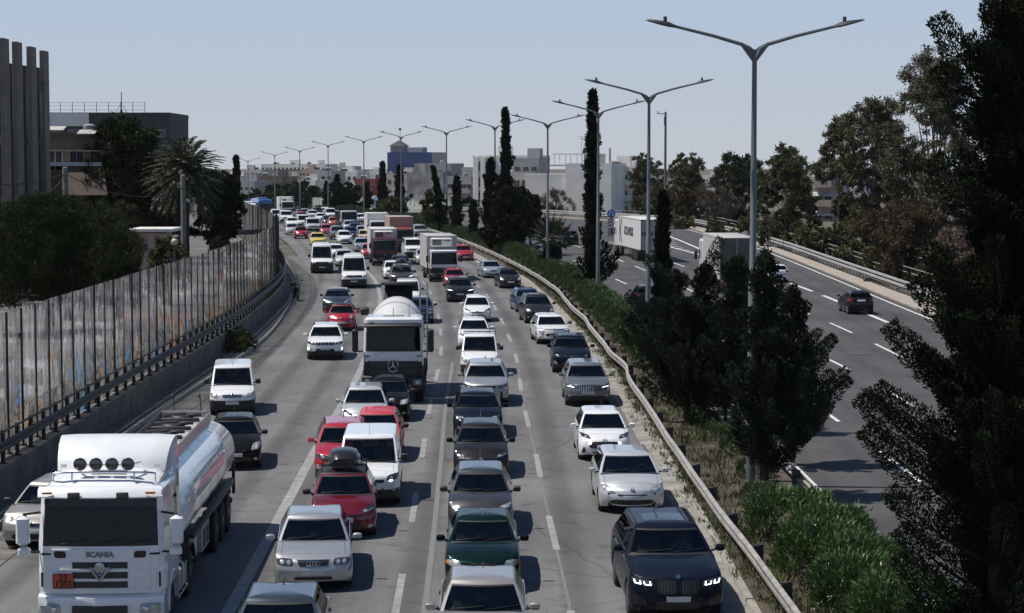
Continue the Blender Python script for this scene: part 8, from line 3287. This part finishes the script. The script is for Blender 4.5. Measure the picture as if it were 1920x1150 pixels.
# blue glass building
def bluegrid():
    m_ = bpy.data.materials.new('blue_curtain_wall')
    m_.use_nodes = True
    nt = m_.node_tree
    b = nt.nodes['Principled BSDF']
    tc = N(nt, 'ShaderNodeTexCoord')
    br = N(nt, 'ShaderNodeTexBrick', Scale=1.0)
    br.offset = 0
    br.inputs['Color1'].default_value = (.016, .045, .15, 1)
    br.inputs['Color2'].default_value = (.02, .055, .18, 1)
    br.inputs['Mortar'].default_value = (.035, .06, .13, 1)
    br.inputs['Mortar Size'].default_value = .05
    br.inputs['Brick Width'].default_value = 1.5
    br.inputs['Row Height'].default_value = 1.25
    mp = N(nt, 'ShaderNodeMapping')
    mp.inputs['Rotation'].default_value = (PI / 2, 0, 0)
    nt.links.new(tc.outputs['Object'], mp.inputs[0])
    nt.links.new(mp.outputs[0], br.inputs['Vector'])
    nt.links.new(br.outputs[0], b.inputs['Base Color'])
    b.inputs['Roughness'].default_value = .12
    return m_


t, w, H = block('blue glass office building with a small pyramid roof', 725, 811, 286, 410, 14, bluegrid(), blank=True, clutter=0, name='office_building')
mb = MB()
mb.box((-w * .33, 4, H + .9), (4.4, 4.4, 2.2))
mb.box((w * .02, 5, H + .7), (6, 4, 1.8))
po = mb.obj('penthouse', W_GREY, t, smooth=0)
mb = MB()
x = -w * .33
mb.add([(x - 2.6, 1.4, H + 2), (x + 2.6, 1.4, H + 2), (x + 2.6, 6.6, H + 2), (x - 2.6, 6.6, H + 2), (x, 4, H + 3.9)], [(0, 1, 4), (1, 2, 4), (2, 3, 4), (3, 0, 4), (3, 2, 1, 0)])
mb.obj('pyramid_roof', W_DARK, t, smooth=0)
mb = MB()
mb.tube([(x + .3, 4, H + 3.6), (x + .3, 4, H + 7.5)], .06, 5)
mb.box((x + .3, 4, H + 7.3), (.8, .1, .7))
mb.obj('roof_aerial', M_POST, t)

# stained ruin wall, sheds, white corner building, blank wall, flats
W_STAIN = mat('stained_concrete', (.10, .095, .09), .95, col2=(.46, .45, .43), vscale=.35, detail=10)
block('stained concrete wall building behind the graffiti fence', 762, 832, 323, 300, 10, W_STAIN, blank=True, clutter=2, name='concrete_building')
block('low grey flat roof right above the stained concrete building', 803, 846, 307, 330, 10, W_GREY, 2, 3, clutter=2, name='flat_building')
t, w, H = block('dark shed with shutters and a roof railing left of the white corner building', 838, 884, 331, 285, 12, W_GREY, 2, 5, (0,), clutter=3, name='shed')
mb = MB()
for k in range(9):
    x = -w / 2 + k * w / 8
    mb.tube([(x, .1, H), (x, .1, H + 1.1)], .03, 4)
mb.tube([(-w / 2, .1, H + 1.1), (w / 2, .1, H + 1.1)], .03, 4)
mb.obj('roof_railing', M_POST, t)
t, w, H = block('white corner building with tall cream pilasters behind the cypress pair', 886, 1000, 292, 268, 12, W_WHITE, 3, 2, blank=True, clutter=1, name='corner_building')
for k, x in enumerate((-w / 2 + .8, -w / 2 + 2.2, -w / 2 + 4.2)):
    mb = MB()
    mb.box((x, -.2, H / 2 - .1), (.9, .5, H - .2))
    mb.obj('pilaster', W_WHITE, t, smooth=0)
wmh = win_mesh(1.0, 2.0)
for z in (H - 2.2, H - 5.4, H - 8.2):
    o = link('window', wmh, [M_FRAME, M_PANE], t)
    o.location = (-w / 2 + 1.5, -.02, z)
t, w, H = block('grey upper storey with a balcony rail, between the corner building and the blank wall', 962, 1010, 297, 262, 8, W_GREY, 2, 3, (0,), clutter=1, name='flat_building')
t, w, H = block('long low building with a blank dirty white wall', 985, 1066, 327, 246, 12, wallm('dirty_white_wall', (.66, .63, .58), (.82, .79, .74), .18), blank=True, clutter=0, name='long_building')
block('doorway bay with tall windows at the left end of the blank white wall', 962, 992, 326, 250, 9, W_BEIGE, 2, 2, (), clutter=0, name='flat_building', wsize=(1.2, 2.2))
t, w, H = block('taller dirty white blank wall with a pergola and solar heaters on its roof', 1060, 1146, 307, 244, 12, W_WHITE, blank=True, clutter=0, name='flat_building')
mb = MB()
x0 = -w / 2 - 2.4
for x in (x0, x0 + 2.2, x0 + 4.4, x0 + 6.4):
    for y in (1.0, 4.5):
        mb.tube([(x, y, H - .2), (x, y, H + 1.7)], .05, 5)
mb.box((x0 + 3.2, 2.8, H + 1.78), (7.0, 4.2, .12))
mb.box((x0 + 2.6, 3.0, H - .35), (8.0, 5.0, .3))
mb.obj('pergola', W_BEIGE, t, smooth=0)
for k in range(3):
    mb = MB()
    x = -1.2 + k * 1.0
    mb.add([(x - .42, 1.6, H + 1.9), (x + .42, 1.6, H + 1.9), (x + .42, 2.6, H + 3.0), (x - .42, 2.6, H + 3.0)], [(0, 1, 2, 3), (3, 2, 1, 0)])
    mb.obj('solar_heater', M_SOLAR, t, smooth=0)
mb = MB()
mb.box((.2, 4, H + .9), (3.4, 3, 1.9))
mb.obj('stair_head', W_BEIGE, t, smooth=0)
mb = MB()
mb.tube([(-1.8, 2, H), (-1.8, 2, H + 5.2)], .04, 5)
for z in (5.1, 4.7):
    mb.tube([(-2.6, 2, H + z), (-1.0, 2, H + z)], .025, 4)
mb.obj('roof_aerial', M_POST, t)
mb = MB()
mb.lathe([(.25, 0), (.25, 2.8), (.2, 2.9)], 8, (w / 2 - .5, .6, H))
mb.obj('chimney', W_BEIGE, t)
block('balconied flats at the right end of the blank white wall', 1144, 1200, 312, 250, 12, W_WHITE, 3, 3, 'all', clutter=3)
block('pale pink flats with white awnings behind the young pine', 1528, 1562, 308, 205, 10, W_ROSE, 4, 2, 'all', clutter=2, awn=True)
block('white blank side of the flats beside the eucalyptus', 1560, 1612, 322, 206, 10, wallm('grey_white_wall', (.56, .55, .54)), blank=True, clutter=2)

# left: concrete building with tall fins, the grey block, the balcony house, the kiosk
t = thing('finned_building', 'tall concrete building with vertical fins at the left edge', 'building', (0, 0, 0))
M_GLAZ = mat('shaded_glazing', (.02, .02, .022), .5, spec=.1)
W_RECESS_SHADE = wallm('shaded_recess_concrete', (.050, .046, .040))  # concrete darkened: shade between the fins is put into the colour
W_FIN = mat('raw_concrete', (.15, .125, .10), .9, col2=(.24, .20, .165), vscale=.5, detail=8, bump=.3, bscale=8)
fr = [(-30, 62, 84), (10, 70, 87), (35, 77, 90.5), (62, 86, 94), (86, 94, 98)]
for k, (px, py, d) in enumerate(fr):
    d *= K
    q = at(px, py, d)
    mb = MB()
    mb.box((q.x - .45, d + 1.3, (q.z + .8) / 2), (.36, 1.5, q.z - .8), ch=.03)
    mb.obj('fin', W_FIN, t, smooth=0)
    for z in (4.2, 8.0, 11.8, 15.4):
        mb = MB()
        mb.box((q.x - .45, d + 1.3, z), (.39, 1.53, .03))
        mb.obj('joint', M_POST, t, smooth=0)
a = at(-60, 90, 92 * K)
b = at(84, 100, 100 * K)
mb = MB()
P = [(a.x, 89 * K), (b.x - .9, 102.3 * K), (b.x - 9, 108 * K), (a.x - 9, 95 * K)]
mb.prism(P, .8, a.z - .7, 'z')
mb.obj('wall', W_RECESS_SHADE, t, smooth=0)
for k in range(4):
    q0, q1 = at(fr[k][0], 0, fr[k][2] * K), at(fr[k + 1][0], 0, fr[k + 1][2] * K)
    for j, z in enumerate((5.0, 9.0, 13.0)):
        mb = MB()
        mb.box(((q0.x + q1.x) / 2 - .45, (fr[k][2] + fr[k + 1][2]) / 2 * K + 1.6, z), (1.5, .08, 3.4), rz=math.atan2((fr[k + 1][2] - fr[k][2]) * K, q1.x - q0.x))
        mb.obj('window', M_GLAZ, t, smooth=0)
mb = MB()
q = at(84, 350, 99 * K)
mb.box((q.x + .1, q.y + .2, 2.2), (.35, 3, 4.6))
mb.obj('base_pier', W_PALE, t, smooth=0)
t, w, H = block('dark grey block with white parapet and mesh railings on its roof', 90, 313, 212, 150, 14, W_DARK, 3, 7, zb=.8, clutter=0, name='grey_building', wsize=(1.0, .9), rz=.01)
mb = MB()
mb.box((-w * .32, -.12, H - .75), (w * .34, .2, 1.5))
mb.obj('white_parapet', W_WHITE, t, smooth=0)
mb = MB()
for k in range(9):
    x = -w / 2 + .3 + k * w * .78 / 8
    mb.tube([(x, .1, H - .3), (x, .1, H + 1.25)], .035, 5)
for z in (.35, .8, 1.2):
    mb.tube([(-w / 2 + .3, .1, H + z), (w * .28 + .3, .1, H + z)], .018, 4)
mb.obj('roof_railing', M_POST, t)
mb = MB()
mb.tube([(.1 * w, 1, H), (.1 * w, 1, H + 2.4)], .05, 5)
mb.tube([(.1 * w - .7, 1, H), (.1 * w, 1, H + 1.2), (.1 * w + .7, 1, H)], .03, 4)
mb.obj('roof_aerial', M_POST, t)
t, w, H = block('balcony house with a tilted brown awning, right of the finned building', 88, 196, 250, 112, 9, W_BROWN, 1, 3, zb=.8, clutter=1, rz=.01, name='house', wsize=(1.3, 1.9))
zq = at(100, 308, 111 * K).z - .8
mb = MB()
mb.box((-.1, -.9, zq), (w * 1.02, 1.8, .32))
bo = mb.obj('balcony', W_WHITE, t, smooth=0)
mb = MB()
for k in range(22):
    x = -w / 2 + k * w / 21
    mb.tube([(x, -1.75, zq + .1), (x, -1.75, zq + 1.1)], .02, 4)
mb.tube([(-w / 2, -1.75, zq + 1.1), (w / 2, -1.75, zq + 1.1)], .035, 5)
mb.obj('railing', M_RAILING, bo)
mb = MB()
mb.add([(-w * .1, -1.6, zq - .2), (w * .52, -1.6, zq - .2), (w * .62, -2.9, zq - 2.6), (-w * .12, -2.9, zq - 2.6)], [(0, 1, 2, 3)])
mb.add([(-w * .1, -1.55, zq - .22), (w * .52, -1.55, zq - .22), (w * .62, -2.85, zq - 2.62), (-w * .12, -2.85, zq - 2.62)], [(3, 2, 1, 0)])
mb.obj('awning', mat('brown_awning', (.10, .075, .06), .9, col2=(.16, .115, .09), vscale=3), t, smooth=0)
for x, z in ((-w * .30, zq + 3.0), (w * .22, zq + 2.7)):
    mb = MB()
    mb.box((x, -.7, z), (w * .3, 1.4, .12), rx=.25)
    mb.obj('small_awning', M_AWN, t, smooth=0)
q0, q1 = at(244, 432, 84 * K), at(325, 432, 84 * K)
t = thing('kiosk', 'small kiosk with a flat overhanging roof behind the panel barrier', 'kiosk', ((q0.x + q1.x) / 2, 84 * K, .8))
w, H = q1.x - q0.x, q0.z - .8
mb = MB()
mb.box((-.2, 1.6, H / 2 - .1), (w * .72, 2.6, H - .2))
mb.obj('wall', W_ROSE, t, smooth=0)
mb = MB()
mb.box((0, 1.5, H), (w, 3.6, .22), ch=.03)
mb.obj('roof', W_PALE, t, smooth=0)
mb = MB()
mb.box((.1, .27, H / 2 - .1), (.75, .1, 2.0))
mb.obj('door', M_POST, t, smooth=0)
q = at(327, 454, 79 * K)
t = thing('globe_lamp', 'park lamp with a cream globe beside the kiosk', 'globe lamp', (q.x, q.y, .8))
mb = MB()
mb.tube([(0, 0, 0), (0, 0, q.z - 1.0)], .05, 8)
mb.obj('post', M_POST, t)
mb = MB()
mb.sphere((0, 0, q.z - .8), .22, 16)
mb.obj('globe', mat('cream_globe', (.55, .47, .33), .4), t)

# graffiti fence along the far side of the right carriageway
def graffiti():
    m_ = bpy.data.materials.new('graffiti_panels')
    m_.use_nodes = True
    nt = m_.node_tree
    b = nt.nodes['Principled BSDF']
    g_ = N(nt, 'ShaderNodeNewGeometry')
    n1 = N(nt, 'ShaderNodeTexNoise', Scale=.55, Detail=4.0, Distortion=2.2)
    nt.links.new(g_.outputs['Position'], n1.inputs['Vector'])
    c = ramp(nt, n1.outputs[0], [(.30, (.42, .43, .43)), (.42, (.10, .26, .24)), (.47, (.50, .50, .49)), (.54, (.38, .34, .14)), (.58, (.48, .48, .47)), (.66, (.12, .16, .24)), (.72, (.5, .5, .5))])
    sx = N(nt, 'ShaderNodeSeparateXYZ')
    nt.links.new(g_.outputs['Position'], sx.inputs[0])
    n2 = N(nt, 'ShaderNodeTexNoise', Scale=.4, Detail=5.0)
    nt.links.new(g_.outputs['Position'], n2.inputs['Vector'])
    a = N(nt, 'ShaderNodeMath', operation='MULTIPLY_ADD')
    nt.links.new(n2.outputs[0], a.inputs[0]); a.inputs[1].default_value = 4.0
    nt.links.new(sx.outputs[2], a.inputs[2])
    k = ramp(nt, a.outputs[0], [(.0, 0.0), (1.0, 1.0)])
    mr = N(nt, 'ShaderNodeMapRange')
    mr.inputs['From Min'].default_value = 3.2
    mr.inputs['From Max'].default_value = 4.0
    nt.links.new(a.outputs[0], mr.inputs[0])
    c = mixc(nt, mr.outputs[0], c, (.17, .17, .175))
    nt.links.new(c, b.inputs['Base Color'])
    b.inputs['Roughness'].default_value = .7
    return m_


M_GRAF = graffiti()
t = thing('noise_barrier', 'grey panel fence covered in graffiti across the far end of the right carriageway', 'noise barrier')
FN = offs(R_RAIL, 1.5)
y = 251.0 * K
k = 0
while y < 344 * K:
    s_ = slope(FN, y)
    cs = 1 / math.hypot(1, s_)
    dy = 3.6 * cs
    mb = MB()
    for j in range(3):
        mb.box((0, (j - 1) * 1.19, 1.75), (.10 if j % 2 else .06, 1.16, 3.5))
    o = mb.obj('panel', M_GRAF, t, smooth=0)
    ym = y + dy / 2
    o.location = (FN(ym), ym, ZR(ym))
    o.rotation_euler.z = -math.atan(s_)
    mb = MB()
    mb.box((0, 0, 1.8), (.2, .14, 3.6))
    o = mb.obj('post', M_POST, t, smooth=0)
    o.location = (FN(y), y, ZR(y))
    o.rotation_euler.z = -math.atan(s_)
    y += dy

# signs at the nose of the slip road
q = at(1146, 401, 160 * K)
t = thing('keep_either_side_sign', 'round blue sign with white arrows above red and white chevron boards', 'road sign', (q.x, q.y, ZR(q.y)))
z = q.z - ZR(q.y)
mb = MB()
mb.tube([(0, .05, 0), (0, .05, z)], .05, 6)
mb.obj('post', M_POST, t)
mb = MB()
mb.lathe([(.52, 0), (.52, .04), (.48, .05), (.001, .05)], 24, (0, 0, z), Matrix.Rotation(PI / 2, 4, 'X'))
di = mb.obj('disc', mat('sign_blue', (.02, .12, .42), .4), t)
mb = MB()
for sg in (1, -1):
    mb.prism([(sg * .04, z + .32), (sg * .14, z + .32), (sg * .30, z - .10), (sg * .36, z - .06), (sg * .32, z - .34), (sg * .08, z - .16), (sg * .16, z - .14)], -.07, -.055)
M_SGW = mat('sign_white', (.7, .7, .7), .4)
M_SGR = mat('sign_red', (.45, .03, .03), .4)
mb.obj('arrows', M_SGW, di, smooth=0)
for k in range(2):
    mb = MB()
    z0 = z - 1.65 - k * 1.15
    mb.box((0, 0, z0 + .5), (.9, .04, 1.1), 0)
    for j in range(3):
        zz = z0 + .0 + j * .36
        mb.prism([(-.44, zz), (0, zz + .22), (.44, zz), (.44, zz + .17), (0, zz + .39), (-.44, zz + .17)], -.035, -.022, 'y', 1)
    mb.obj('chevron_board', [M_SGW, M_SGR], t, smooth=0)
q = at(991, 366, 232 * K)
t = thing('blue_road_sign', 'small blue rectangular sign in front of the blank white wall', 'road sign', (q.x, q.y, ZR(q.y)))
mb = MB()
mb.tube([(0, .05, 0), (0, .05, q.z - ZR(q.y))], .05, 6)
mb.obj('post', M_POST, t)
mb = MB()
mb.box((0, 0, q.z - ZR(q.y)), (1.15, .05, .85), ch=.02)
mb.obj('panel', mat('sign_blue', (.02, .12, .42), .4), t, smooth=0)


# two drivers one can make out behind the glass
def driver(label, o, shirt, skin=(.30, .17, .11)):
    """seated figure grown from a joint skeleton, hands on the wheel; local +x is forward"""
    J = [(0, 0, 0), (.02, 0, .22), (.0, 0, .42), (.02, 0, .52), (.03, 0, .60), (.0, .19, .42), (.12, .25, .20), (.36, .13, .24), (.0, -.19, .42), (.12, -.25, .20), (.36, -.13, .24)]
    E = [(0, 1), (1, 2), (2, 3), (3, 4), (2, 5), (5, 6), (6, 7), (2, 8), (8, 9), (9, 10)]
    Rr = [.15, .145, .15, .055, .05, .075, .05, .035, .075, .05, .035]
    me = bpy.data.meshes.new('person')
    me.from_pydata(J, E, [])
    p = bpy.data.objects.new('person', me)
    COL.objects.link(p)
    sk = p.modifiers.new('skin', 'SKIN')
    for v_, r_ in zip(me.skin_vertices[0].data, Rr):
        v_.radius = (r_ * .8, r_)
    me.skin_vertices[0].data[0].use_root = True
    sb = p.modifiers.new('sub', 'SUBSURF')
    sb.levels = sb.render_levels = 2
    dg = bpy.context.evaluated_depsgraph_get()
    m2 = bpy.data.meshes.new_from_object(p.evaluated_get(dg))
    bpy.data.objects.remove(p)
    p = link('person', m2, [shirt])
    M_SK = mat('skin', skin, .6)
    hd = MB()
    P = []
    for u in np.linspace(0, 1, 11):
        z = .575 + .25 * u
        r_ = .092 * math.sin(PI * (u * .92 + .06)) ** .6
        P.append([(.035 + 1.12 * r_ * math.cos(a) + (.018 * math.exp(-((u - .42) / .1) ** 2) if abs(a - PI * (a > PI) * 2) < .3 else 0), .88 * r_ * math.sin(a), z) for a in np.linspace(0, 2 * PI, 17)])
    hd.grid(P)
    hd.obj('head', M_SK, p)
    hr = MB()
    hr.grid([[(.015 + 1.14 * r_ * math.cos(a), .93 * r_ * math.sin(a), z) for a in np.linspace(R(50), R(310), 12)] for z, r_ in ((.66, .092), (.72, .099), (.77, .094), (.81, .075), (.832, .03))])
    hr.obj('hair', mat('dark_hair', (.012, .010, .009), .6), p)
    for sg in (1, -1):
        ha = MB()
        ha.box((.385, sg * .12, .255), (.09, .05, .085), ch=.02)
        for k in range(4):
            ha.tube([(.40, sg * (.10 + .0 * k), .225 + k * .022), (.435, sg * .115, .225 + k * .022), (.43, sg * .145, .225 + k * .02)], [.010, .009, .007], 5)
        ha.tube([(.37, sg * .10, .29), (.40, sg * .09, .31)], [.011, .008], 5)
        ha.obj('hand', M_SK, p)
    tag(p, label, 'person')
    return p


for ob in list(S.objects):
    lab = ob.get('label', '')
    if lab.startswith('large blue-black SUV') or lab.startswith('white cement mixer'):
        big = lab.startswith('white')
        p = driver('driver in a yellow-green safety vest at the wheel of the cement mixer' if big else 'driver in a pale blue shirt at the wheel of the large SUV', ob, mat('safety_vest', (.38, .55, .06), .8) if big else mat('pale_blue_shirt', (.22, .28, .40), .9))
        off = Vector((-1.15, .55 if big else .36, 1.98 if big else .76))
        p.location = ob.location + Matrix.Rotation(ob.rotation_euler.z, 3, 'Z') @ off
        p.rotation_euler.z = ob.rotation_euler.z
        if not big:
            off.x = MODELS['x5']['L'] / 2 - MODELS['x5']['cowl'] - 1.02
            p.location = ob.location + Matrix.Rotation(ob.rotation_euler.z, 3, 'Z') @ off


# slight spring haze over the town
HAZE = .00004
hz = MB()
hz.box((0, 900, 27), (2600, 2100, 94))
ho = hz.obj('haze', mat('haze_air', (1, 1, 1)), smooth=0)
hm = ho.data.materials[0]
hn = hm.node_tree
hn.nodes.remove(hn.nodes['Principled BSDF'])
hv = hn.nodes.new('ShaderNodeVolumePrincipled')
hv.inputs['Color'].default_value = (.86, .90, .95, 1)
hv.inputs['Density'].default_value = HAZE
hn.links.new(hv.outputs[0], hn.nodes['Material Output'].inputs['Volume'])
tag(ho, kind='stuff')
